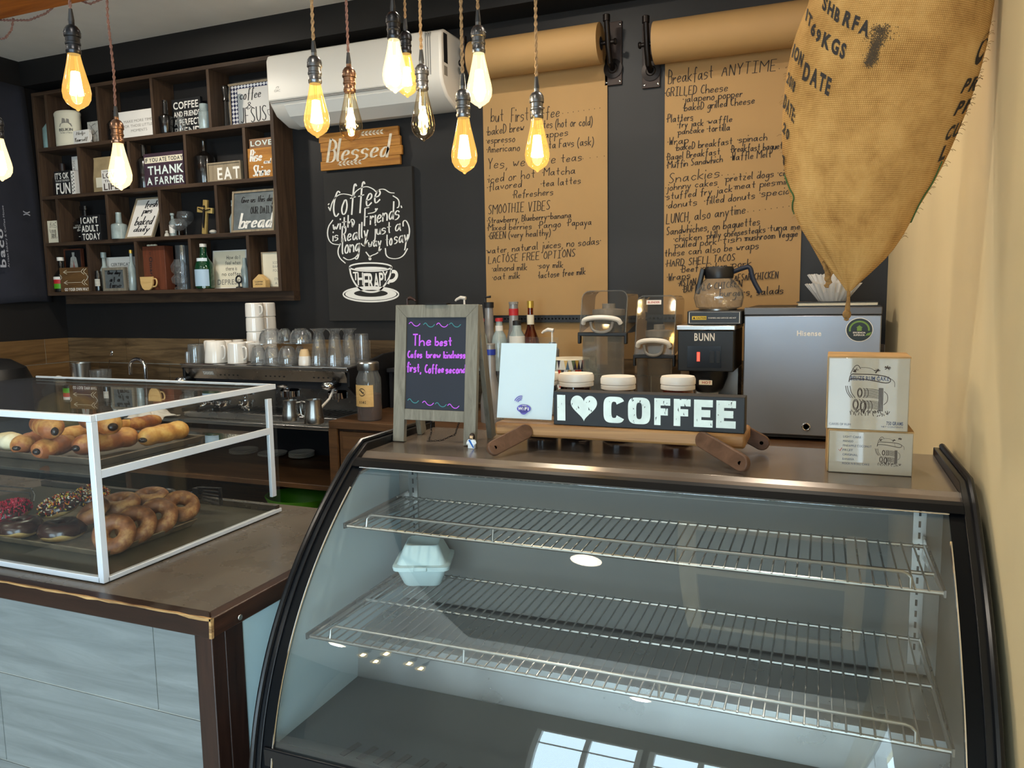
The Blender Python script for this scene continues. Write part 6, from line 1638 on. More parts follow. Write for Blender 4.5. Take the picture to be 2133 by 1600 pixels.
o = MB()
for i in range(2):
    for k in range(6): o.lathe([(0, 0), (.0045, 0)], (x0 + (x1 - x0) * (.3 + .42 * i), SHY + .0113, z0 + (z1 - z0) * (.1 + .15 * k + .05 * i)), 10, (PI / 2, 0, 0))
o.build('dots', DK, cb, smooth=False)
x0, x1, z0, z1 = sbox(565, 690, 645, 874, FY_, 2); BGY = 3.672
tt = thing('coffee_bag', 'tan coffee bag with flared open top behind the hanging clear bulb', 'bag', ((x0 + x1) / 2, FY_, z0))
o = MB(); lv = [(.92, 1, 0), (1, 1, .03), (.98, 1, .4), (.98, .7, .7), (1.06, .35, .92), (1.16, .18, 1.0)]
w_, h_ = (x1 - x0) / 2, z1 - z0
for a_, d_, z in lv:
    for cx_, cy_ in ((-1, -1), (-.5, -1.15), (0, -1.2), (.5, -1.15), (1, -1), (1, 1), (0, 1.1), (-1, 1)): o.v.append(Vector(((x0 + x1) / 2 + cx_ * w_ * a_, BGY + cy_ * .03 * d_, z0 + z * h_)))
for i in range(len(lv) - 1):
    for k in range(8): o.f.append((i * 8 + k, i * 8 + (k + 1) % 8, i * 8 + 8 + (k + 1) % 8, i * 8 + 8 + k))
bg = o.build('bag_body', mat('tan_coffee_bag', 'a8926c', .7, noise=.25, nscale=9), tt)
f = lambda u, v: Vector((x0 + u * (x1 - x0), BGY - .0385, z0 + v * h_))
o = MB().add([f(.2, .15), f(.8, .15), f(.8, .42), f(.2, .42)], [(0, 1, 2, 3)]); o.build('bag_label', M['cream_card'], bg, smooth=False)
sign('white sign beginning with love in brown capitals below the hanging clear bulb', (632, 740, 738, 872), SHY + .012, 2, M['white_board'], [('WHERE', .1, .6, .88, .95, 'r'), ('LOVE', .08, .95, .60, .84, 'b', M['brown_ink']), ('THE', .15, .6, .42, .52, 'b', M['brown_ink']), ('LIFE', .1, .95, .05, .36, 'b', M['brown_ink'])])
sbottle('dark tall bottle left of the farmer sign', (828, 898, 580, 852), FY_ + .02, 2, [(.95, 0), (1, .03), (1, .6), (.8, .68), (.4, .75), (.36, 1)], M['ware_dark'], group='dark bottles on the cubby shelf')
sign('plum-edged sign thanking a farmer in white capitals', (896, 1140, 635, 845), SHY + .010, 2, M['purple_board'], [('IF YOU ATE TODAY', .05, 1.0, .74, .86, 'b', DK), ('THANK', .10, 1.0, .36, .62, 'b', M['mint_letters']), ('A FARMER', .06, 1.0, .06, .29, 'b', M['mint_letters'])], inner=((.03, .99, .71, .89), M['cream_card']))
sbottle('large black wine jug left of the eat sign', (1180, 1282, 550, 820), FY_ + .03, 2, [(.92, 0), (.95, .03), (1, .55), (.95, .62), (.5, .72), (.22, .76), (.20, .96), (.26, 1)], M['ware_dark'], group='dark bottles on the cubby shelf')
sign('brown framed wooden sign saying eat in white capitals', (1280, 1488, 690, 808), SHY + .012, 2, M['pale_grey_wood'], [('EAT', .29, .96, .03, .72, 'b', WH)], frame=.008, fm=M['pale_grey_wood'])
t1, b1, f1_ = sign('orange plank sign with white rise and shine script', (1540, 1705, 598, 784), SHY + .012, 2, M['plank'], [('Rise', .10, .55, .55, .95, 's', WH, .05), ('and', .64, .92, .45, .62, 's', WH, .03), ('Shine', .18, .85, .05, .42, 's', WH, .05)], th=.022)
zt_ = sbox(1540, 1705, 598, 784, SHY + .012, 2)[3]
sign('small rustic love sign standing on top of the orange plank sign', (1560, 1705, 532, 590), SHY + .014, 2, wood('rustic_board', '6b4a34', 'a07c5c', 'X', 1.6, .7, .1), [('LOVE', .06, .97, .2, .78, 'b', M['mint_letters'])], zbase=zt_ + .0006)
# --- third row
tt, bo, f0_ = sign('small cream carton with barrel drawing at the left of the third row', (243, 352, 1068, 1205), FY_ - .02, 3, M['cream_card'], [], 'small_carton', 'box', th=.05)
drawing(lambda u, v: f0_(.05 + .8 * u, v, -.0008)).build('drawing', M['brown_ink'], bo, smooth=False)
tt, b, fr = sbottle('wide black liquor bottle with white label lettering on the third row', (385, 512, 972, 1195), 3.69, 3, [(.9, 0), (.97, .03), (1, .45), (.95, .58), (.6, .66), (.30, .70), (.28, .88), (.34, .89), (.34, 1), (0, 1)], M['ware_dark'], sx=.5)
o = MB(); f = lambda u, v: fr(u, v, 1.0)
font_fit(o, 'RON BARCELO', f, -.3, .9, .445, .475); font_fit(o, 'IMPERIAL', f, -.6, .95, .375, .43); hand_fit(o, 'Onyx', f, -.1, .6, .27, .36, .03, .3, .5); o.add([f(0, .14), f(.8, .145), f(.8, .165), f(0, .155)], [(0, 1, 2, 3)]); o.build('label_lettering', M['chalk_grey'], b, smooth=False)
sign("black sign saying i can't adult today in white slab letters", (503, 625, 1035, 1192), SHY + .010, 3, M['black_board'], [("I CAN'T", .04, .90, .68, .94, 'b', WH), ('ADULT', .06, .92, .35, .61, 'b', WH), ('TODAY', .08, .97, .03, .29, 'b', WH)], th=.05)
sbottle('clear square-shouldered bottle left of the leaning pies frame', (685, 755, 1015, 1180), FY_ - .01, 3, SQ, M['ware_clear'], group='bottles on the cubby shelf')
sign('leaning framed sign with black script about fresh pies', (768, 938, 915, 1170), SHY + .015, 3, M['white_board'], [('fresh', .40, .82, .74, .92, 's', DK, .030), ('pies', .36, .70, .54, .74, 's', DK, .030), ('baked', .20, .85, .32, .54, 's', DK, .030), ('daily', .24, .80, .08, .31, 's', DK, .030)], frame=.010, fm=M['pale_grey_wood'], lean=.25, xoff=.052)
sbottle('thin white bottle in the third row beside the wine glasses', (1028, 1060, 1015, 1160), 3.645, 3, [(.9, 0), (1, .02), (1, .6), (.45, .75), (.4, .9), (.6, .91), (.6, 1), (0, 1)], M['ware_clear'], labels=[(.15, .5, 1.0, M['white_board'])])
sbottle('tiny black and white figurine at the foot of the thin white bottle', (1003, 1030, 1130, 1165), SHY + .014, 3, [(.9, 0), (.7, .4), (.4, .6), (.55, .8), (.3, 1), (0, 1)], M['chalk_grey'], 'tiny_figurine', cat='figurine')
SN = [(.55, 0), (.5, .02), (.08, .06), (.07, .30), (.5, .38), (.95, .58), (1, .72), (.8, 1)]
sbottle('short-stemmed snifter glass in front of the tall wine glass', (1065, 1148, 1055, 1158), SHY + .036, 3, SN, M['ware'], 'snifter_glass', cat='glass')
sbottle('tall wine glass with green rim behind the snifter', (1110, 1192, 1000, 1157), 3.708, 3, [(.6, 0), (.55, .02), (.07, .05), (.06, .45), (.5, .52), (.95, .7), (1, .82), (.85, 1)], M['ware'], 'wine_glass', cat='glass')
0 and sbottle('small upturned tumbler between the snifter and the tall wine glass', (1118, 1150, 1085, 1157), FY_ + .0, 3, [(1, 0), (.9, 1), (0, 1)], M['ware_grey'], 'small_tumbler', cat='glass')
x0, x1, z0, z1 = sbox(1207, 1322, 938, 1150, FY_, 3); cx_ = (x0 + x1) / 2
tt = thing('wooden_cross', 'golden wooden cross with a dark figure leaning in the third row', 'cross', (cx_, FY_, z0 + .003), (0, .12, 0), world=False)
h_ = z1 - z0
MB().box(-.016, .016, -.008, .008, 0, h_).build('upright', M['gold_wood'], tt, bevel=.002)
MB().box(-.058, -.0165, -.008, .008, h_ * .62, h_ * .78).build('crossbar', M['gold_wood'], tt, bevel=.002)
MB().box(.0165, .058, -.008, .008, h_ * .62, h_ * .78).build('crossbar', M['gold_wood'], tt, bevel=.002)
fg = MB().tube([(0, -.013, h_ * .18), (0, -.015, h_ * .4), (0, -.014, h_ * .62), (0, -.014, h_ * .74)], [.004, .007, .008, .004], 8).tube([(-.045, -.012, h_ * .74), (0, -.013, h_ * .68), (.045, -.012, h_ * .74)], .0032, 8).ell((0, -.015, h_ * .80), .006, .006, .008, 10, 8).build('figure', M['iron'], tt)
sbottle('small round white stone at the foot of the wooden cross', (1298, 1335, 1117, 1142), SHY + .02, 3, [(.5, 0), (1, .35), (.9, .75), (.4, 1), (0, 1)], M['chalk_grey'], 'round_stone', cat='stone')
sbottle('clear bottle with stopper left of the galvanised sign', (1412, 1452, 910, 1118), 3.68, 3, [(.9, 0), (1, .03), (1, .45), (.4, .62), (.3, .82), (.42, .84), (.3, .9), (.4, 1), (0, 1)], M['ware_clear'], group='bottles on the cubby shelf')
sign('galvanised metal sign in wooden frame about daily bread', (1425, 1690, 868, 1130), SHY + .012, 3, M['galv'], [('Give us this day', .22, .98, .62, .86, 's', DK, .018), ('OUR DAILY', .44, .95, .42, .60, 'h', DK, .018), ('bread', .18, .96, .08, .46, 's', WH, .04)], frame=.012, fm=M['pale_grey_wood'], lean=.12, xoff=.0)
# --- bottom row
tt, b, fr = sbottle('dark sauce bottle with white cap at the left of the bottom row', (338, 402, 1280, 1495), 3.64, 4, [(.95, 0), (1, .02), (1, .45), (.7, .55), (.36, .66), (.34, .9)], M['ware_dark'], 'sauce_bottle', cap=(.90, 1.0, .44), capm=M['white_plastic'], labels=[(.10, .24, 1.0, M['green']), (.24, .36, 1.0, M['red_cap']), (.36, .44, 1.0, M['white_board'])])
tt, bo, f0_ = sign('small dark framed print of a robed figure at the left of the bottom row', (398, 505, 1228, 1495), 3.705, 4, M['black_board'], [], 'framed_print', 'picture', frame=.008, fm=M['box_wood'])
o = MB(); o.poly([f0_(.5 + q[0], q[1], .0052) for q in ((-.28, .42), (.28, .42), (.22, .62), (.16, .80), (.06, .83), (.08, .92), (-.08, .92), (-.06, .83), (-.16, .80), (-.22, .62))]); o.build('pale_robe', M['chalk_grey'], bo, smooth=False)
MB().poly([f0_(.5, .74, .0046), f0_(.62, .40, .0046), f0_(.40, .40, .0046)]).build('red_ray', mat('pale_red', 'b06a62', .7), bo, smooth=False)
sign('brown arrow plank sign with white lettering on the bottom row', (380, 556, 1345, 1495), SHY + .004, 4, wood('brown_planks', '4a3218', '70502a', 'X', 1.2, .7, .1), [('GO YOUR OWN WAY', .14, .98, .03, .16, 'b', WH)] +
     [q for y in (.82, .38) for q in (([(.12, y), (.75, y)], .012, 0, 0, 0, 'p', M['cream_card']), ([(.26, y + .08), (.12, y), (.26, y - .08)], .016, 0, 0, 0, 'p', M['cream_card']), ([(.86, y + .12), (.74, y), (.86, y - .12)], .016, 0, 0, 0, 'p', M['cream_card']), ([(.95, y + .12), (.82, y), (.95, y - .12)], .016, 0, 0, 0, 'p', M['cream_card']))] +
     [([(.0, .72), (.08, .60), (.0, .50)], .02, 0, 0, 0, 'p', M['chalk_grey']), ([(.92, .68), (1.0, .60), (.93, .50)], .02, 0, 0, 0, 'p', M['chalk_grey'])])
sbottle('clear bottle with stopper behind the script plaque on the bottom row', (625, 668, 1250, 1490), 3.665, 4, [(.9, 0), (1, .03), (1, .5), (.4, .66), (.35, .85), (.55, .86), (.55, 1), (0, 1)], M['ware_clear'], group='bottles on the cubby shelf')
sbottle('small dark jar with pale label left of the script plaque', (598, 628, 1370, 1495), SHY + .022, 4, [(.95, 0), (1, .04), (1, .8), (.9, .85), (.9, 1), (0, 1)], M['ware_dark'], 'dark_jar', cat='jar', labels=[(.25, .6, 1.0, M['chalk_grey'])])
tt, bo, f0_ = sign('white framed certificate at the back of the bottom row', (668, 832, 1280, 1490), BY_, 4, M['white_board'], [('CERTIFICATE', .15, .95, .74, .83, 'r', DK)] + [([(.1, .65 - .07 * k), (.92, .65 - .07 * k)], .008, 0, 0, 0, 'p', M['grey_letters']) for k in range(8)], 'certificate', 'certificate', frame=.005, fm=M['white_paint'])
sbottle('slim clear bottle with gold cap in front of the certificate', (806, 840, 1240, 1490), SHY + .035, 4, [(.9, 0), (1, .02), (1, .55), (.4, .7), (.36, .92)], M['ware_clear'], cap=(.92, 1, .45), capm=M['gold_cap'], group='bottles on the cubby shelf')
sign('grey wooden plaque with black script on grey panel in the bottom row', (638, 778, 1352, 1496), SHY + .008, 4, M['galv'], [('One day', .22, .78, .62, .88, 's', DK, .04), ('at a', .30, .72, .38, .60, 's', DK, .04), ('time', .24, .76, .12, .36, 's', DK, .04)], frame=.016, fm=M['grey_wood'])
x0, x1, z0, z1 = sbox(866, 944, 1412, 1494, SHY + .01, 4)
tt = thing('wooden_mug_cutout', 'pale plywood mug cutout in front of the red wooden box', 'ornament', ((x0 + x1) / 2, SHY + .01, z0))
w_, h_ = x1 - x0, z1 - z0
mb_ = MB().prism([(0, h_), (w_, h_), (w_ * .98, h_ * .5), (w_ * .86, h_ * .15), (w_ * .7, 0), (w_ * .3, 0), (w_ * .14, h_ * .15), (w_ * .02, h_ * .5)], lambda u, v, w: Vector((x0 + u, SHY + .008 + w, z0 + v)), .012).build('cup', M['pale_wood'], tt, bevel=.001)
tubec(MB(), [(x1 - .002, SHY + .014, z0 + h_ * .82), (x1 + .022, SHY + .014, z0 + h_ * .85), (x1 + .030, SHY + .014, z0 + h_ * .55), (x1 + .018, SHY + .014, z0 + h_ * .25), (x1 - .006, SHY + .014, z0 + h_ * .25)], .0045).build('handle', M['pale_wood'], tt)
x0, x1, z0, z1 = sbox(895, 1030, 1218, 1490, FY_, 4)
tt = thing('wooden_gift_box', 'upright red-brown wooden box with dark vertical lettering on the bottom row', 'box', ((x0 + x1) / 2, FY_, z0))
bb = MB().box(x0, x1, FY_, FY_ + .07, z0, z1).build('box', M['box_wood'], tt, bevel=.002)
o = MB(); f = lambda u, v: Vector((x0 + .052 + v, FY_ - .0008, z0 + (z1 - z0) - u))
font_fit(o, 'Omarios', f, .065, .235, .0, .026, .022); font_fit(o, 'don', f, .035, .055, .006, .018, 0); o.build('lettering', DK, bb, smooth=False)
for k in range(3):
    q = MB().ell((x0 + .025 + .026 * k, FY_ + .03, z1 + .0072), .012, .014, .007, 12, 8).build('cork', M['cream_card'], None, base=(x0 + .035 + .02 * k, FY_ + .03, z1)); tag(q, ('left', 'middle', 'right')[k] + ' pale cork disc lying on top of the red wooden box', 'cork', 'cork discs on the wooden box')
tt, b, fr = sbottle('stacked clear glass dispenser at the right of the red wooden box', (1075, 1150, 1300, 1485), SHY + .042, 4, [(.6, 0), (.7, .05), (.3, .12), (.9, .22), (1, .38), (.6, .50), (.9, .60), (1, .78), (.6, .95), (.5, 1)], M['ware'], 'glass_dispenser', cat='dispenser')
sbottle('tall clear glass cylinder behind the glass dispenser', (1108, 1172, 1210, 1482), 3.712, 4, [(1, 0), (1, 1), (.9, 1), (0, .99)], M['ware_grey'], 'glass_cylinder', cat='vase')
sbottle('green mineral water bottle with blue label on the bottom row', (1215, 1303, 1202, 1480), SHY + .04, 4, [(.92, 0), (1, .02), (1, .48), (.85, .58), (.5, .68), (.36, .76), (.34, .93)], M['ware_green'], cap=(.93, 1.0, .37), capm=M['white_plastic'], labels=[(.06, .43, 1.0, mat('pale_blue_label', 'a9c2d6', .5)), (.58, .68, .72, M['paper'])], group='bottles on the cubby shelf')
o_ = bpy.data.objects
tt, bo, f0_ = sign('cream sign asking about feelings without coffee in a white frame', (1310, 1515, 1242, 1480), 3.68, 4, M['cream_card'], [('How do I', .40, .80, .76, .86, 'r'), ('feel when', .37, .82, .62, .72, 'r'), ('there is', .38, .72, .47, .57, 'r'), ('no coffee?', .27, .88, .33, .43, 'r'), ('DEPRESSO', .14, .96, .10, .24, 'b', M['grey_letters'])], frame=.006, fm=M['white_paint'], lean=.1, xoff=0)
x0, x1, z0, z1 = sbox(1448, 1490, 1382, 1475, SHY + .01, 4)
tt = thing('magnifier_ring', 'small black ring on a stand before the cream coffee sign', 'ornament', ((x0 + x1) / 2, SHY + .02, z0))
r_ = (x1 - x0) / 2
MB().torus(((x0 + x1) / 2, SHY + .02, z1 - r_ * 1.5), r_ * .8, .005, 24, 8, (PI / 2, 0, 0)).build('ring', M['black_plastic'], tt)
MB().lathe([(r_ * .8, 0), (r_ * .7, .006), (.005, .01), (.005, z1 - z0 - r_ * 2.5)], ((x0 + x1) / 2, SHY + .02, z0), 16).build('foot', M['black_plastic'], tt)
sbottle('clear narrow glass bottle right of the cream coffee sign', (1498, 1536, 1290, 1475), 3.65, 4, [(.9, 0), (1, .03), (1, .6), (.5, .8), (.45, 1)], M['ware_clear'], group='bottles on the cubby shelf')
x0, x1, z0, z1 = sbox(1562, 1640, 1392, 1474, SHY + .01, 4)
tt = thing('wooden_house', 'tiny pale wooden house with coffee house lettering on the bottom row', 'ornament', ((x0 + x1) / 2, SHY + .02, z0))
w_, h_ = x1 - x0, z1 - z0
hb_ = MB().prism([(0, 0), (w_, 0), (w_, h_ * .55), (w_ / 2, h_), (0, h_ * .55)], lambda u, v, w: Vector((x0 + u, SHY + .008 + w, z0 + v)), .04).build('house', M['pale_wood'], tt, bevel=.001)
f = lambda u, v: Vector((x0 + u * w_, SHY + .0072, z0 + v * h_))
o = MB(); font_fit(o, 'COFFEE', f, .18, .82, .38, .48); font_fit(o, 'HOUSE', f, .22, .78, .20, .30); o.build('lettering', M['brown_ink'], hb_, smooth=False)
sign('cream card in thin wooden frame at the right end of the bottom row', (1620, 1740, 1245, 1465), FY_ + .02, 4, M['cream_card'], [('SCONES', .55, 1.0, .66, .73, 'r', M['grey_letters']), ('BAKED', .55, 1.0, .55, .62, 'r', M['grey_letters']), ('POUND', .55, 1.0, .44, .51, 'r', M['grey_letters']), ('STICKY', .60, 1.0, .20, .27, 'r', M['grey_letters']), ('A PIE', .62, 1.0, .08, .15, 'r', M['grey_letters'])], frame=.005, fm=M['pale_grey_wood'])
# ------------------------------------------------------------------ air conditioner
AYF = 3.50
a0, a1 = AY(554, 120, AYF).x, -1.755
zt0, zb0 = 2.915, 2.66
t = thing('air_conditioner', 'white wall-mounted split air conditioner on the black wall', 'air conditioner', ((a0 + a1) / 2, 3.63, 2.57))
pb = [(YB - .002, 2.570), (3.66, 2.565), (3.56, 2.605), (3.515, 2.655), (AYF, 2.69), (AYF, 2.875), (AYF + .012, 2.905), (AYF + .05, 2.922), (YB - .002, 2.925)]
MB().prism(pb, lambda u, v, w: (a0 + w, u, v), a1 - a0).build('body', M['white_plastic'], t, bevel=.012)
fp_ = MB().prism([(AYF - .006, 2.672), (AYF - .006, 2.880), (AYF + .006, 2.906), (AYF + .04, 2.922), (AYF + .04, 2.672)], lambda u, v, w: (a0 + .002 + w, u, v), a1 - a0 - .10).build('front_cover', M['white_plastic'], t, bevel=.008)
MB().prism([(3.660, 2.5645), (3.565, 2.6015), (3.52, 2.652), (3.524, 2.655), (3.568, 2.606), (3.661, 2.568)], lambda u, v, w: (a0 + .09 + w, u - .003, v - .003), a1 - a0 - .25).build('louver', M['white_paint'], t, smooth=False)
MB().box(a0 + .01, a1 - .10, AYF + .002, AYF + .012, 2.664, 2.6705).build('gap_line', M['grey_plastic'], t, smooth=False)
o = MB()
for k in range(3): o.box(a1 - .085 + k * .012, a1 - .080 + k * .012, AYF - .0015, AYF + .02, 2.70, 2.90)
o.build('side_ridges', M['grey_plastic'], t, smooth=False)
MB().box(a1 - .0005, a1 + .001, AYF + .03, AYF + .07, 2.76, 2.90).build('energy_label', M['black_board'], t, smooth=False)
MB().box(a1 - .0005, a1 + .001, AYF + .03, AYF + .065, 2.70, 2.745).build('rating_label', M['grey_letters'], t, smooth=False)
fq = lambda u, v: Vector((u, AYF - .0068, v)); p = AY(573, 188, AYF); o = MB()
font_fit(o, 'CIAC', fq, p.x, p.x + .038, p.z - .012, p.z, 0); o.line2(chaikin([(p.x + .01, p.z + .006), (p.x + .02, p.z + .016), (p.x + .034, p.z + .012), (p.x + .022, p.z + .006)]), fq, .002); o.build('brand_lettering', M['grey_letters'], fp_, smooth=False)

# ------------------------------------------------------------------ blessed plank sign and chalkboard
PYs = 3.715
def zb4(zx, zy): return 620 + zx / 3.555, 230 + zy / 3.555
t = thing('blessed_sign', 'orange plank sign with whitewashed script and leaf sprigs above the chalkboard', 'sign', AY(750, 350, PYs))
c_ = [AY(*zb4(*q), PYs) for q in ((165, 215), (728, 130), (765, 395), (172, 450))]
zT = (AY(*zb4(172, 195), PYs).z + AY(*zb4(728, 90), PYs).z) / 2; zB = (AY(*zb4(172, 450), PYs).z + AY(*zb4(765, 395), PYs).z) / 2
xA, xB = AY(*zb4(165, 300), PYs).x, AY(*zb4(755, 280), PYs).x
hh_ = (zT - zB) / 4
for k in range(4):
    dx = (.0, .012, .004, -.006)[k]
    MB().box(xA + dx * .8, xB + dx, PYs, PYs + .018, zB + hh_ * k, zB + hh_ * (k + 1) - .0008).build('plank', M['plank'], t, bevel=.002)
MB().box(xA + .06, xB - .06, PYs + .0185, YB - .001, zB + .02, zT - .02).build('back_batten', M['shelf_wood'], t, smooth=False)
f = lambda u, v: Vector((xA + u * (xB - xA), PYs - .0008, zB + v * (zT - zB)))
o = MB(); hand_fit(o, 'Blessed', f, .09, .90, .20, .84, .024, .34, .6, smooth=3)
for sx_, x0_, y0_, x1_ in ((1, .52, .86, .80), (-1, .22, .13, .52)):
    o.line2([(x0_, y0_), ((x0_ + x1_) / 2, y0_ + .03), (x1_, y0_ + .01)], f, .008)
    for k in range(6):
        x = x0_ + (x1_ - x0_) * (k + .3) / 6
        for s2 in (1, -1): o.poly([f(x, y0_ + .02), f(x + .012, y0_ + .02 + s2 * .05), f(x + .045, y0_ + .02 + s2 * .065), f(x + .03, y0_ + .02 + s2 * .02)])
o.build('script_lettering', mat('whitewash', 'd9cdb8', .9, noise=.25, nscale=30), t, smooth=False)

CYs = 3.722
x0, x1 = -2.655, -2.045
x0 = (AY(*zb4(172, 470), CYs).x + AY(*zb4(250, 1560), CYs).x) / 2; x1 = (AY(*zb4(838, 420), CYs).x + AY(*zb4(880, 1430), CYs).x) / 2
zT = (AY(*zb4(172, 460), CYs).z + AY(*zb4(838, 420), CYs).z) / 2; zB = AY(*zb4(250, 1560), CYs).z
t = thing('wall_chalkboard', 'tall black chalkboard with white coffee and friends lettering and a cup drawing', 'chalkboard', ((x0 + x1) / 2, CYs, zB))
cbd = MB().box(x0, x1, CYs, YB - .001, zB, zT).build('board', M['chalkboard'], t, bevel=.002)
f = lambda u, v: Vector((u, CYs - .0008, v))
def zc(zx, zy): p_ = AY(*zb4(zx, zy), CYs); return (p_.x, p_.z)
px_ = (AY(700, 500, CYs) - AY(699, 500, CYs)).length / 3.555
o = MB()
for s_, a, b, h, sl, w in (('Coffee', (262, 795), (610, 690), 165, .25, 9), ('with', (262, 890), (405, 862), 75, .1, 8), ('Friends', (495, 855), (752, 800), 105, .15, 8), ('is', (262, 968), (300, 962), 70, .1, 7), ('Really', (328, 978), (520, 940), 95, .15, 8),
                         ('just', (562, 930), (690, 905), 75, .1, 7), ('a', (722, 900), (765, 892), 90, .1, 7), ('long', (330, 1065), (455, 1045), 100, .15, 8), ('way', (525, 1020), (618, 1003), 70, .1, 7), ('to', (652, 1005), (700, 998), 80, .1, 7), ('say', (715, 990), (815, 975), 90, .15, 7)):
    hand_line(o, s_, zc(*a), zc(*b), h * px_, f, w * px_, sl, .45)
for L_ in ([(240, 745), (258, 670), (310, 615), (395, 625), (412, 645), (425, 600), (500, 558), (560, 580), (588, 612), (600, 585), (645, 582), (680, 610), (718, 612)], [(705, 632), (752, 660), (752, 715), (735, 722)],
           [(262, 812), (225, 862), (220, 935), (250, 990), (320, 995)], [(405, 865), (425, 825), (405, 800), (390, 825)], [(782, 860), (780, 820), (805, 812), (830, 870), (826, 935), (808, 968)], [(650, 1020), (655, 1085), (718, 1103), (780, 1085), (815, 1022)],
           [(318, 985), (295, 1040), (310, 1095), (355, 1132)], [(338, 1088), (375, 1112), (430, 1092), (455, 1052)], [(505, 1048), (530, 1080), (545, 1100), (535, 1110), (528, 1095), (545, 1075), (590, 1060), (620, 1025)], [(470, 985), (490, 1010), (520, 960)], [(520, 765), (575, 755), (592, 725)],
           [(225, 700), (235, 690)], [(240, 740), (228, 715)], [(765, 705), (772, 722)]):
    o.line2([zc(*q) for q in chaikin(L_, 2)], f, 7 * px_, .4)
o.build('chalk_lettering', M['chalk'], cbd, smooth=False)
o = MB()
def ellp(cx, cy, rx, ry, a0=0, a1=2 * PI, n=40): return [(cx + rx * math.cos(a0 + (a1 - a0) * k / n), cy + ry * math.sin(a0 + (a1 - a0) * k / n)) for k in range(n + 1)]
o.line2([zc(*q) for q in chaikin([(385, 1160), (395, 1225), (430, 1295), (490, 1345), (600, 1345), (650, 1290), (685, 1230), (697, 1155)], 3)], f, 11 * px_)
o.line2([zc(*q) for q in ellp(540, 1160, 156, 30)], f, 9 * px_)
o.line2([zc(*q) for q in chaikin([(690, 1195), (725, 1192), (738, 1225), (712, 1262), (672, 1265), (668, 1285)], 2)], f, 20 * px_)
o.line2([zc(*q) for q in ellp(543, 1362, 205, 54)], f, 10 * px_)
m1, m2 = ellp(543, 1360, 190, 46), ellp(543, 1355, 125, 26)
for i in range(40): o.add([f(*zc(*m1[i])), f(*zc(*m1[i + 1])), f(*zc(*m2[i + 1])), f(*zc(*m2[i]))], [(0, 1, 2, 3)])
o.poly([f(*zc(*q)) for q in ellp(543, 1172, 120, 14)])
f2 = lambda u, v: Vector((u, CYs - .0012, v))
for k, (ch_, a, b, y0_, y1_) in enumerate((('T', 412, 448, 1195, 1258), ('H', 446, 486, 1200, 1295), ('E', 488, 522, 1205, 1325), ('R', 526, 562, 1205, 1330), ('A', 564, 604, 1205, 1330), ('P', 606, 636, 1200, 1300), ('Y', 630, 668, 1190, 1262))):
    a_, b_ = zc(a, y1_), zc(b, y0_); font_fit(o, ch_, f2, a_[0], b_[0], a_[1], b_[1], .022)
o.build('cup_drawing', M['chalk'], cbd, smooth=False)

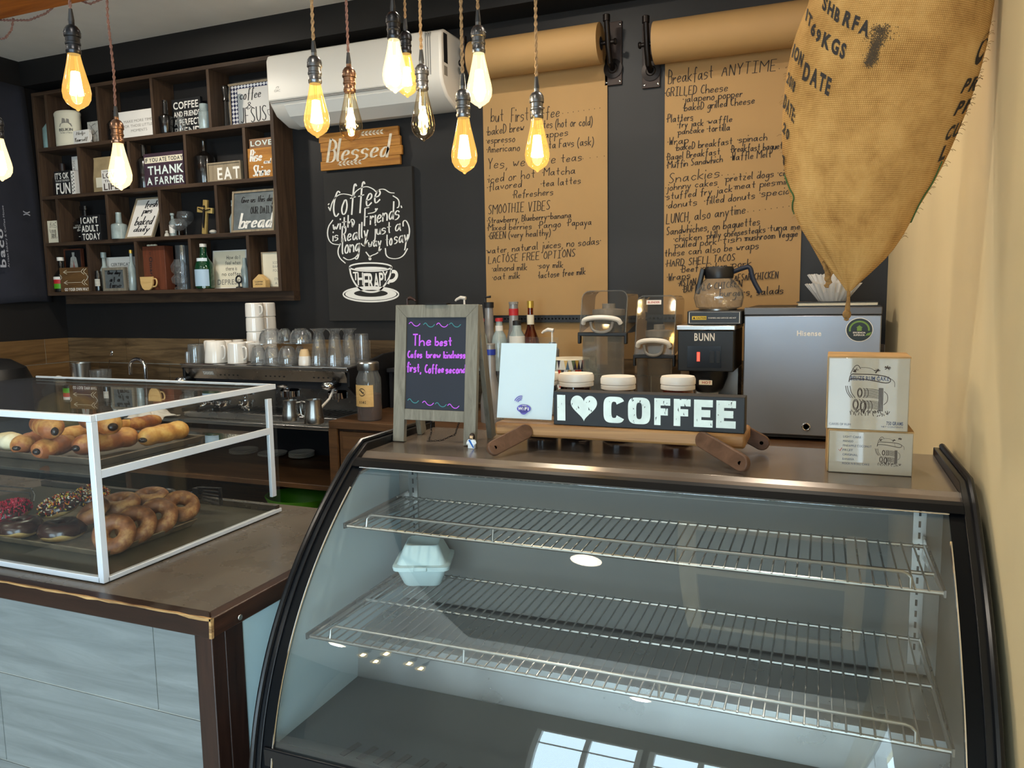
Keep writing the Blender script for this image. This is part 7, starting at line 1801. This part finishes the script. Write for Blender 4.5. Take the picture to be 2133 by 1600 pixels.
# ------------------------------------------------------------------ kraft paper menus on pipe brackets
SHEET = YB - .012
def paper_menu(lab, rollpx, sheet, zlow, lines, zoom):
    """rollpx: (left end x, y of its top edge, right end x) ; sheet: (x0, x1) on the wall plane"""
    R_ = .092; AXY = SHEET - R_ + .002
    (xl, xr), (sx0, sx1), zc_ = rollpx, sheet, zlow[1]
    t = thing('paper_menu', lab, 'menu', ((sx0 + sx1) / 2, AXY, zc_))
    MB().tube([(xl, AXY, zc_), (xr, AXY, zc_)], R_, 40).build('paper_roll', M['kraft_roll'], t)
    for xc, s in ((xl, -1), (xr, 1)): MB().tube([(xc + s * .0008, AXY, zc_), (xc + s * .0014, AXY, zc_)], .03, 20).build('roll_core', M['rubber'], t)
    o = MB(); n = 30; m_ = 14; random.seed(2)
    for i in range(n + 1):
        z = zlow[0] + (zc_ - zlow[0]) * i / n
        for j in range(m_ + 1):
            u = j / m_; k = max(0, 1 - i / 8)
            o.v.append(Vector((sx0 + (sx1 - sx0) * u, SHEET - .004 * k * (math.sin(7 * u + i * .9) * .5 + .5), z)))
    for i in range(n):
        for j in range(m_): o.f.append((i * (m_ + 1) + j, i * (m_ + 1) + j + 1, (i + 1) * (m_ + 1) + j + 1, (i + 1) * (m_ + 1) + j))
    sh = o.build('paper_sheet', M['kraft'], t)
    f = lambda u, v: Vector((u, SHEET - .0012 - (.0035 if v < zlow[0] + .27 * (zc_ - zlow[0]) else 0), v))
    o = MB(); px1 = (AY(1200, 400, SHEET) - AY(1199, 400, SHEET)).length / zoom[2]
    for s_, a, b, h in lines:
        o = MB()
        pa, pb_ = [AY(zoom[0] + q[0] / zoom[2], zoom[1] + q[1] / zoom[2], SHEET) for q in (a, b)]
        if s_ == '...':
            k = 0; L_ = pb_.x - pa.x; n_ = max(3, int(L_ / .022))
            for k in range(n_):
                x = pa.x + L_ * k / (n_ - 1); z = pa.z + (pb_.z - pa.z) * k / (n_ - 1); o.poly([f(x - .0017, z), f(x + .0017, z), f(x + .0017, z + .0034), f(x - .0017, z + .0034)])
            o.build('dotted_line', M['ink'], sh, smooth=False); continue
        hand_line(o, s_, (pa.x, pa.z), (pb_.x, pb_.z), h * px1 * 1.05, f, .0036, .10, .25)
        o.build('handwritten_lettering', M['ink'], sh, smooth=False)
    # pipe brackets with flange and back plate
    for x, s in ((xl - .035, -1), (xr + .035, 1)):
        pl = MB().box(x - .042, x + .042, YB - .012, YB - .001, zc_ - .17, zc_ + .12).build('back_plate', M['rust_plate'], t, bevel=.002)
        q = MB()
        for dx in (-.033, .033):
            for dz in (-.155, .105): q.ell((x + dx, YB - .013, zc_ + dz), .006, .003, .006, 10, 6)
        q.build('screws', M['chrome'], pl)
        MB().lathe([(0, .012), (.02, .012), (.024, .008), (.045, .006), (.045, 0)], (x, YB - .012, zc_ - .095), 28, (PI / 2, 0, 0)).build('flange', M['iron'], t)
        br = MB().tube([(x, YB - .02, zc_ - .095), (x, AXY + .03, zc_ - .08), (x, AXY - .0, zc_ - .02), (x, AXY - .03, zc_ + .095)], [.014, .014, .014, .013], 14).lathe([(.017, 0), (.017, .028), (.01, .032)], (x, AXY - .03, zc_ + .085), 14).build('pipe_arm', M['iron'], t)
        MB().tube([(x - s * .04, AXY, zc_), (x + s * .035, AXY, zc_)], .010, 12).lathe([(.014, 0), (.016, .006), (.012, .012)], (x + s * .028, AXY, zc_), 12, (0, s * PI / 2, 0)).build('roller_pin', M['iron'], t)
def pxx(x, y, Y): return AY(x, y, Y).x
RZ = AY(1150, 105, YB - .10).z
La = pxx(985, 120, YB - .1); Lb = pxx(1252, 90, YB - .1)
LZ1 = [('but', (132, 385), (210, 378), 78), ('First', (262, 385), (370, 372), 82), ('Coffee', (385, 372), (570, 350), 70), ('...', (592, 330), (830, 295), 5),
 ('*bakeD brew', (105, 470), (342, 440), 54), ('*lattes (hot or cold)', (405, 428), (780, 405), 52), ('*espresso', (102, 522), (285, 508), 44), ('*frappes', (410, 492), (625, 470), 46), ('*Americano', (105, 580), (316, 566), 46), ('*barista Favs (ask)', (395, 560), (788, 530), 50),
 ('Yes, we have', (112, 685), (545, 648), 66), ('teas', (580, 642), (712, 630), 52), ('...', (722, 620), (858, 603), 5), ('*iced or hot', (110, 775), (412, 738), 52), ('*Matcha', (462, 728), (670, 714), 46), ('*flavored', (108, 825), (326, 800), 46), ('*tea lattes', (452, 800), (706, 776), 44), ('*Refreshers', (272, 872), (530, 850), 46),
 ('SMOOTHIE VIBES', (115, 975), (508, 945), 56), ('*Strawberry, Blueberry~banana', (108, 1035), (645, 996), 40), ('*Mixed berries', (108, 1080), (392, 1068), 40), ('*Pango', (435, 1066), (578, 1054), 42), ('*Papaya', (620, 1050), (775, 1042), 42), ('*GREEN (very healthy)', (118, 1135), (512, 1110), 42),
 ('*water, natural juices, no sodas*', (102, 1228), (832, 1165), 46), ('LACTOSE FREE OPTIONS', (115, 1290), (670, 1245), 46), ('*almond milk', (140, 1340), (362, 1332), 42), ('*soy milk', (432, 1320), (593, 1316), 40), ('*oat milk', (142, 1396), (316, 1386), 42), ('*lactose free milk', (435, 1386), (736, 1358), 42)]
paper_menu('brown paper drinks menu hanging from the left roll', (La, Lb), (pxx(1010, 440, SHEET), pxx(1265.5, 380, SHEET)), (AY(1140, 668, SHEET).z - .22, RZ), LZ1, (980, 130, 3.077))
LZ2 = [('Breakfast', (130, 440), (360, 408), 60), ('ANYTIME', (408, 398), (690, 368), 48), ('...', (708, 360), (780, 350), 5), ('*GRILLED Cheese', (113, 506), (438, 476), 38), ('*jalapeno popper', (207, 536), (515, 505), 34), ('*bakeD grilled Cheese', (208, 580), (578, 540), 34), ('*Platters', (122, 640), (258, 628), 36),
 ('*fry jack', (178, 665), (312, 655), 30), ('*waffle', (332, 648), (462, 635), 30), ('*pancake', (178, 702), (315, 690), 28), ('*tortilla', (332, 688), (450, 680), 32), ('*Wrap', (127, 757), (233, 745), 34), ('*bakeD breakfast', (168, 786), (462, 752), 32), ('*spinach', (490, 745), (643, 730), 32), ('*Bagel Breakfast', (120, 836), (398, 805), 32), ('*Breakfast baguettes', (455, 795), (775, 772), 32),
 ('*Muffin Sandwhich', (122, 878), (412, 845), 32), ('*Waffle Melt', (456, 836), (665, 820), 34), ('Snackies', (133, 957), (395, 922), 46), ('...', (410, 915), (600, 898), 5), ('*johnny cakes', (115, 995), (385, 965), 32), ('*pretzel dogs', (425, 948), (678, 922), 32), ('*cinn', (700, 918), (775, 912), 30), ('*stuffed fry jack', (114, 1042), (462, 1000), 34), ('*meat pies', (472, 988), (685, 968), 32), ('*mini', (690, 965), (770, 958), 30), ('*donuts', (122, 1088), (278, 1068), 34), ('*filled donuts', (318, 1065), (580, 1035), 34), ('*special', (606, 1025), (780, 1010), 34),
 ('LUNCH, also anytime', (120, 1168), (530, 1112), 44), ('...', (545, 1105), (790, 1072), 5), ('Sandwhiches, on baguettes', (121, 1226), (606, 1172), 38), ('*chicken', (158, 1260), (302, 1248), 32), ('*philly cheesesteaks', (328, 1245), (635, 1210), 32), ('*tuna melt', (650, 1206), (850, 1192), 32), ('*pulled pork', (160, 1292), (380, 1274), 32), ('*fish', (402, 1268), (508, 1258), 32), ('*mushroom Veggie', (526, 1256), (803, 1232), 32), ('these can also be wraps', (110, 1338), (600, 1296), 36),
 ('*HARD SHELL', (116, 1392), (350, 1370), 32), ('TACOS', (366, 1368), (476, 1358), 32), ('*Beef', (195, 1420), (285, 1412), 32), ('*chicken', (300, 1410), (435, 1398), 30), ('*pork', (455, 1394), (560, 1385), 32), ('*Wraps', (124, 1462), (243, 1450), 34), ('*ASIAN', (183, 1492), (272, 1482), 30), ('*CAESAR CHICKEN', (452, 1466), (700, 1448), 30), ('*BUFFALO CHICKEN', (205, 1522), (512, 1492), 28), ('burgers, salads', (398, 1545), (728, 1530), 36)]
RZ2 = AY(1500, 72, YB - .10).z
Ra = pxx(1364, 90, YB - .1)
paper_menu('brown paper food menu hanging from the right roll behind the sack', (Ra, Ra + (Lb - La)), (pxx(1383.5, 400, SHEET), pxx(1383.5, 400, SHEET) + .615), (AY(1540, 640, SHEET).z - .25, RZ2), LZ2, (1340, 0, 2.5))

# ------------------------------------------------------------------ black shirt hanging on the left wall
SXs = XL + .03
t = thing('hanging_shirt', 'black long shirt with grey bakery print hanging on the left wall', 'shirt', (SXs, 3.2, 2.0))
o = MB(); n = 26; m_ = 24
zt_, zb_ = AX(60, 300, SXs).z + .35, AX(60, 632, SXs).z
yr = AX(100, 500, SXs).y
yr_b = AX(112, 610, SXs).y; yr_t = AX(45, 130, SXs).y
for i in range(n + 1):
    v = i / n; z = zb_ + (zt_ - zb_) * v
    ye = yr_b + (yr_t - yr_b) * v
    for j in range(m_ + 1):
        u = j / m_; y = 2.45 + (ye - 2.45) * u
        o.v.append(Vector((SXs + .016 * math.sin(u * 17 + v * 2) * (1 - .6 * v) + .02 * u * (1 - u), y, z + .012 * math.sin(u * 9) * (1 - v))))
for i in range(n):
    for j in range(m_): o.f.append((i * (m_ + 1) + j, i * (m_ + 1) + j + 1, (i + 1) * (m_ + 1) + j + 1, (i + 1) * (m_ + 1) + j))
sh = o.build('fabric', M['shirt'], t, solid=.004)
def sx_(zx, zy): p_ = AX(zx / 6.154, 380 + zy / 6.154, SXs + .026); return p_
p0, p1 = sx_(105, 1090), sx_(22, 300); d_ = (p1 - p0); up = (sx_(75, 1090) - p0)
f = lambda u, v: p0 + d_ * u + up * v + Vector((.020, 0, 0))
o = MB(); font_fit(o, 'Artisan Bakery & Coffee House', f, 0, 1, 0, 1.0, 0)
font_fit(o, 'baco', f, 0, .62, 1.6, 4.2, .022); o.build('print', M['shirt_print'], sh, smooth=False)
g0 = sx_(310, 400); o = MB()
f3 = lambda u, v: g0 + Vector((.022, u, v))
for s in (1, -1): o.line2(chaikin([(-.022, s * .012), (-.008, s * .004), (.008, s * .004), (.022, s * .012)]), f3, .006)
o.build('chest_emblem', M['shirt_print'], sh, smooth=False)
MB().tube([(XL + .002, 2.85, zt_ - .05), (XL + .05, 2.85, zt_ - .03), (XL + .055, 2.85, zt_)], .005, 8).build('hook', M['iron'], t)
# ------------------------------------------------------------------ timber beam and pendant bulbs
BMZ = 2.62
bm0 = AZ(0, 42, BMZ)
t = thing('timber_beam', 'orange-stained timber beam under the ceiling at the top left', 'beam', (-2.3, bm0.y - .07, BMZ))
MB().box(XL + .01, XR - .01, bm0.y - .14, bm0.y, BMZ, BMZ + .16).build('beam', M['beam_wood'], t, bevel=.006)
for x in (-3.9, -1.9, -.2): MB().box(x, x + .09, bm0.y - .11, bm0.y - .03, BMZ + .16, CEIL).build('hanger', M['beam_wood'], t, smooth=False)
random.seed(21)
def twisted(mb, pts, r, rad, pitch, n=6):
    L_ = [Vector(p) for p in pts]; out = [[], []]; dist = 0
    fine = []
    for a, b in zip(L_, L_[1:]):
        k = max(1, int((b - a).length / .009)); fine += [a + (b - a) * i / k for i in range(k)]
    fine.append(L_[-1])
    for i, p in enumerate(fine):
        d_ = (fine[min(i + 1, len(fine) - 1)] - fine[max(i - 1, 0)]).normalized(); x = d_.orthogonal() if abs(d_.x) > .9 else d_.cross(Vector((1, 0, 0))).normalized(); x.normalize(); y = d_.cross(x)
        for s in (0, 1):
            a = dist / pitch * 2 * PI + s * PI; out[s].append(p + (x * math.cos(a) + y * math.sin(a)) * rad)
        if i < len(fine) - 1: dist += (fine[i + 1] - p).length
    for s in out: mb.tube(s, r, n)
    return mb
BP = [(.0132, 0), (.0140, -.006), (.0175, -.025), (.0245, -.055), (.0300, -.078), (.0318, -.092), (.0300, -.107), (.0235, -.119), (.0130, -.127), (.0050, -.1315), (.0025, -.135), (0, -.136)]
def pendant(px, py, D, lab, socket, cordm, gl, fil, power, sway=0.0, swy=0.0):
    tip = AD(px, py, D); x, y = tip.x, tip.y; zb = tip.z + .136
    t = thing('pendant_lamp', lab, 'pendant lamp', (x, y, zb), group='hanging filament bulbs')
    # glass bulb
    b = MB().lathe(BP, (x, y, zb), 32, cap=False).build('bulb', gl, t, ang=1.2)
    fm = MB(); n = 8
    for k in range(n):
        a0, a1_ = 2 * PI * k / n, 2 * PI * (k + .5) / n
        fm.tube([(x + .006 * math.cos(a0), y + .006 * math.sin(a0), zb - .045), (x + .0125 * math.cos(a1_), y + .0125 * math.sin(a1_), zb - .098)], .0012 if fil is M['filament_dim'] else .0038, 6)
    fm.build('filament', fil, b)
    MB().tube([(x, y, zb), (x, y, zb - .042)], [.005, .003], 10).build('glass_stem', M['bulb_clear'], b)
    # socket
    s = MB().lathe([(.0150, -.004), (.0165, -.002), (.0168, .004), (.0155, .006), (.0155, .016), (.0172, .018), (.0172, .022), (.0158, .024), (.0160, .034), (.0185, .036), (.0188, .040), (.0175, .052), (.0120, .060), (.0068, .063), (.0068, .070), (.0, .071)], (x, y, zb), 28).build('socket', socket, t)
    rv = MB()
    for k in range(14): rv.ell((x + .0178 * math.cos(2 * PI * k / 14), y + .0178 * math.sin(2 * PI * k / 14), zb + .046), .0014, .0014, .0014, 6, 4)
    rv.build('socket_rivets', socket, s)
    MB().lathe([(.0066, .070), (.0070, .074), (.0042, .100), (0, .101)], (x, y, zb), 16).build('strain_relief', M['rubber'], s)
    # cord up to the beam or ceiling
    zt_ = BMZ - .003 if bm0.y - .145 < y < bm0.y + .005 else CEIL
    z0 = zb + .098
    pts = [(x, y, z0), (x + sway * .3, y + swy * .3, z0 + .10), (x - sway * .4, y, z0 + .25), (x + sway * .5, y, z0 + .42), (x, y, max(zt_, z0 + .5))]
    pts[-1] = (x, y, zt_)
    pts = [p for p in pts[:-1] if p[2] < zt_ - .03] + [pts[-1]]
    twisted(MB(), pts, .0022 if cordm is M['cord_brown'] else .0026, .0024, .034).build('cord', cordm, t)
    l = lamp('bulb_light', 'POINT', (0, 0, -.072), power, (1.0, 0.78, 0.52), .014); l.parent = t
PW = 2.2
cb, ct = M['cord_brown'], M['cord_tan']
pendant(5, 378, 2.45, 'pale filament bulb cut off by the left edge of the photo', M['socket_dark'], cb, M['bulb_white'], M['filament_white'], PW, .006)
pendant(163, 232, 1.86, 'amber filament bulb in front of the left end of the cubby shelf', M['socket_dark'], cb, M['bulb_glass'], M['filament'], PW, .004)
pendant(253, 397, 2.23, 'very bright white-glowing filament bulb in front of the cubby shelf', M['socket_copper'], cb, M['bulb_white'], M['filament_white'], PW, .012)
pendant(661.5, 288, 1.94, 'amber filament bulb left in front of the air conditioner', M['socket'], ct, M['bulb_glass'], M['filament'], PW)
pendant(732.5, 297, 2.11, 'dim clear filament bulb above the blessed plank sign', M['socket_copper'], cb, M['bulb_clear'], M['filament_dim'], PW * .5)
pendant(824, 195, 1.97, 'bright filament bulb, front one of the touching pair before the air conditioner', M['socket_dark'], ct, M['bulb_white'], M['filament_white'], PW)
pendant(849, 204, 2.40, 'filament bulb, rear one of the touching pair before the air conditioner', M['socket_dark'], ct, M['bulb_glass'], M['filament'], PW)
pendant(882.6, 295, 2.06, 'dim clear filament bulb hanging at the right end of the air conditioner', M['socket'], ct, M['bulb_clear'], M['filament_dim'], PW * .5)
pendant(968, 363, 1.87, 'lowest amber filament bulb between the chalkboard and the left paper menu', M['socket'], ct, M['bulb_glass'], M['filament'], PW)
pendant(999.5, 226, 1.93, 'bright filament bulb before the left end of the left paper roll', M['socket'], ct, M['bulb_white'], M['filament_white'], PW)
pendant(1119.6, 359, 1.97, 'rightmost amber filament bulb in front of the left paper menu', M['socket'], ct, M['bulb_glass'], M['filament'], PW)
# a second cluster hangs farther back in the room, over the seating behind the viewer
for k, (hx, hy, hz) in enumerate(((-2.42, -1.38, 2.36), (-2.24, -1.28, 2.42), (-2.38, -1.50, 2.33), (-2.16, -1.46, 2.40), (-2.10, -1.52, 2.37))):
    root = thing('pendant_lamp', 'filament bulb in the cluster over the seating behind the viewer', 'pendant lamp', (hx, hy, hz), group='filament bulbs behind the viewer')
    MB().lathe(BP, (hx, hy, hz), 20, cap=False).build('bulb', M['bulb_white'], root, ang=1.2)
    MB().tube([(hx, hy, hz - .04), (hx, hy, hz - .1)], .012, 10).build('filament', M['filament'], root)
    MB().lathe([(.015, -.004), (.0168, .004), (.0172, .02), (.0185, .04), (.012, .06), (.006, .10), (0, .101)], (hx, hy, hz), 18).build('socket', M['socket'], root)
    MB().tube([(hx, hy, hz + .1), (hx, hy, CEIL)], .003, 6).build('cord', cb, root)
# spare cord looped round the beam
def beamp(px, py, dy=0): q = AY(px, py, bm0.y + .012 + dy); return tuple(q)
cl = twisted(MB(), [beamp(-60, 30), beamp(5, 42), beamp(60, 42), beamp(95, 28), beamp(112, 14), beamp(120, -10)], .0022, .0024, .034).build('looped_cord', cb, None, base=bm0); tag(cl, 'brown twisted cord looped along the front of the timber beam', 'cord')
cl = twisted(MB(), [beamp(28, 38, .012), beamp(24, 62, .012), beamp(12, 78, .012), beamp(2, 82, .012), beamp(-20, 70, .012)], .0022, .0024, .034).build('looped_cord', cb, None, base=bm0); tag(cl, 'brown twisted cord dropping in a curl below the timber beam', 'cord')
cl = twisted(MB(), [beamp(150, -12), beamp(170, 3), beamp(188, 8), beamp(212, -2), beamp(225, -14)], .0022, .0024, .034).build('looped_cord', cb, None, base=bm0); tag(cl, 'brown twisted cord sagging from the beam between the first two bulbs', 'cord')

# ------------------------------------------------------------------ burlap coffee sack
SKY = 1.55
rows = [(-330, 1745, 2040), (-200, 1712, 2085), (-90, 1700, 2085), (0, 1688, 2072), (60, 1662, 2062), (120, 1644, 2050), (200, 1632, 2026), (270, 1628, 1998), (330, 1630, 1972), (390, 1640, 1940), (440, 1652, 1908), (490, 1675, 1882), (530, 1705, 1854), (565, 1732, 1818), (590, 1752, 1790), (606, 1762, 1774)]
prof = []
for y, l, r in rows:
    a, b = AY(l, y, SKY), AY(r, y, SKY); prof.append(((a.x + b.x) / 2, (b.x - a.x) / 2, (a.z + b.z) / 2, (b.z - a.z)))
for _ in range(1):
    q = [prof[0]]
    for a, b in zip(prof, prof[1:]): q += [tuple(a[i] * .75 + b[i] * .25 for i in range(4)), tuple(a[i] * .25 + b[i] * .75 for i in range(4))]
    prof = q + [prof[-1]]
wmax = max(p[1] for p in prof)
N = 56; o = MB(); o.uv = []; vacc = 0; pz = None
for i, (cx, hw, cz_, sk) in enumerate(prof):
    if pz is not None: vacc += abs(pz - cz_)
    pz = cz_
    hd = hw * .62 if hw < wmax * .5 else hw * (.62 - .06 * (hw / wmax))
    for k in range(N + 1):
        a = 2 * PI * k / N
        crease = 1 + .018 * math.sin(3 * a + cz_ * 9) * math.sin(cz_ * 13 + a) + .012 * math.sin(9 * a + 20 * cz_)
        low = max(0, min(1, (1.80 - cz_) / .2))
        fold = 1 - low * .22 * math.exp(-((((a - 1.18 * PI) + PI) % (2 * PI) - PI) / .16) ** 2)
        o.v.append(Vector((cx + hw * math.cos(a) * fold, SKY + hd * math.sin(a) * crease * fold, cz_ + sk / 2 * math.cos(a))))
        o.uv.append((a * .16, vacc))
for i in range(len(prof) - 1):
    for k in range(N): o.f.append((i * (N + 1) + k, (i + 1) * (N + 1) + k, (i + 1) * (N + 1) + k + 1, i * (N + 1) + k + 1))
o.f.append(tuple(range(N))); o.f.append(tuple(reversed([(len(prof) - 1) * (N + 1) + k for k in range(N)])))
# second bottom corner, behind and to the left of the main tip
cr = [(400, 1648, 1730), (450, 1662, 1742), (500, 1684, 1748), (540, 1706, 1744), (566, 1719, 1737), (578, 1724, 1731)]
base = len(o.v); M2 = 20; v0 = .2
for y, l, r in cr:
    a, b = AY(l, y, SKY + .03), AY(r, y, SKY + .03); cx, hw, cz_ = (a.x + b.x) / 2, (b.x - a.x) / 2, (a.z + b.z) / 2
    for k in range(M2 + 1):
        an = 2 * PI * k / M2; o.v.append(Vector((cx + hw * math.cos(an), SKY + .03 + hw * .8 * math.sin(an), cz_))); o.uv.append((an * .05, 1.2 - cz_))
for i in range(len(cr) - 1):
    for k in range(M2): o.f.append((base + i * (M2 + 1) + k, base + (i + 1) * (M2 + 1) + k, base + (i + 1) * (M2 + 1) + k + 1, base + i * (M2 + 1) + k + 1))
sk_t = thing('burlap_sack', 'stuffed burlap coffee sack with black stencilled print hanging beside the cream wall', 'sack', (prof[0][0], SKY, 2.1))
bvh = BVHTree.FromPolygons(o.v, [tuple(f) for f in o.f])
sack = o.build('sack_body', M['burlap'], sk_t, ang=1.4)
def onsack(px, py):
    d = ray(px, py).normalized(); h = bvh.ray_cast(CAM, d)
    if h[0] is None:
        h = bvh.find_nearest(AY(px, py, SKY))
    n_ = h[1]; n_ = n_ if n_.dot(d) < 0 else -n_
    return h[0] + n_ * .0012
def zs(zx, zy): return 1600 + zx / 2.353, zy / 2.353
ink = MB()
def sackline(s_, a, b, hx, hy, bold=.03):
    """stencil lettering along a-b (photo frame), letter height vector (hx, hy)"""
    vs, fs, w = font_layout(s_, .045, .16)
    pts = []
    for q in vs:
        u = q[0] / w; v = q[1] / .73
        pts.append(onsack(a[0] + (b[0] - a[0]) * u + hx * v, a[1] + (b[1] - a[1]) * u + hy * v))
    ink.add(pts, fs)
for s_, a, b, h in (('SHB', (265, 40), (345, 115), (12, -62)), ('RFA', (362, 120), (488, 178), (20, -68)), ('69', (208, 160), (250, 215), (14, -55)), ('KGS', (262, 225), (372, 290), (16, -70)), ('IT', (185, 95), (210, 140), (10, -55)),
                    ('ION', (118, 275), (165, 330), (14, -62)), ('DATE', (168, 385), (298, 468), (16, -82)), ('2018', (92, 400), (128, 455), (10, -50)), ('DATE:', (75, 520), (128, 605), (10, -62)), ('20', (72, 640), (100, 690), (8, -45)), ('8', (68, 790), (80, 815), (5, -40)),
                    ('PR', (940, 455), (1010, 440), (35, -70)), ('PR', (905, 565), (985, 545), (35, -70)), ('CU', (858, 690), (925, 660), (32, -70)), ('L', (830, 790), (860, 775), (30, -75)), ('C', (1000, 320), (1040, 300), (55, -150))):
    ink = MB()
    sackline(s_, zs(*a), zs(*b), h[0] / 2.353, h[1] / 2.353)
    ink.build('stencil_lettering', M['ink'], sack, smooth=False)
o = MB(); random.seed(8)
for _ in range(1500):
    tt_ = random.random(); cx_, cy_ = 560 - 65 * tt_ + random.gauss(0, 14), 130 + 190 * tt_ + random.gauss(0, 8)
    if tt_ < .35: cx_ += random.gauss(0, 22)
    p_ = onsack(*zs(cx_, cy_)); r_ = random.uniform(.0004, .0011)
    o.poly([p_ + Vector((r_ * math.cos(a), 0, r_ * math.sin(a))) for a in (0, 1.3, 2.5, 3.8, 5)])
o.build('ink_smudge', mat('smudge_ink', '4a3a28', .9), sack, smooth=False)
o = MB()
def seam(pts, w):
    c_ = [onsack(*zs(*p)) for p in chaikin(pts, 3)]
    o.tube(c_, w, 6)
seam([(850, 790), (800, 905), (755, 965), (700, 1080), (690, 1108)], .0012); seam([(78, 840), (105, 920), (132, 965), (120, 1000), (125, 1050)], .0014)
o.build('green_stitch', mat('green_thread', '3f5a2a', .9), sack)
# tied corner tails with knots
def tail(pts, rs, nm, knot=None, Y=SKY):
    P_ = [AY(*p, Y) for p in pts]; m_ = twisted(MB(), P_, rs, rs * .7, .022, 7)
    if knot: m_.ell(AY(*knot[:2], Y), knot[2], knot[2], knot[2] * 1.2, 14, 10)
    return m_.build(nm, M['twine'], sk_t)
tail([(1768, 600), (1767, 625), (1765, 645), (1763, 668)], .0030, 'corner_tail', (1764, 655, .0075))
tail([(1716, 545), (1724, 572), (1727, 588), (1720, 598)], .0035, 'corner_tail', (1724, 580, .006), SKY + .02)
fz = MB(); random.seed(14)
for _ in range(70):
    yy_ = random.uniform(40, 500); side = random.random() < .75
    rw = min(rows, key=lambda q: abs(q[0] - yy_)); x_ = (rw[2] if side else rw[1])
    h = bvh.find_nearest(AY(x_, yy_, SKY)); p_ = h[0]; d_ = Vector((1 if side else -1, -.3, random.uniform(-.8, .4))).normalized() * random.uniform(.004, .010)
    fz.tube([p_, p_ + d_ * .5 + Vector((0, 0, .002)), p_ + d_], .00035, 4)
fz = fz.build('loose_fibres', M['twine'], sack); fz['kind'] = 'stuff'
# rope from the ceiling and the gathered neck
tp = prof[0]
MB().lathe([(tp[1], 0), (tp[1] * .7, .06), (.035, .12), (.05, .17), (.06, .20)], (tp[0], SKY, tp[2]), 28, sy=.6).build('gathered_neck', M['burlap'], sk_t)
twisted(MB(), [(tp[0], SKY, tp[2] + .10), (tp[0], SKY, CEIL)], .005, .004, .04).torus((tp[0], SKY, tp[2] + .122), .036, .006, 24, 8, sz=1).build('rope', M['twine'], sk_t)
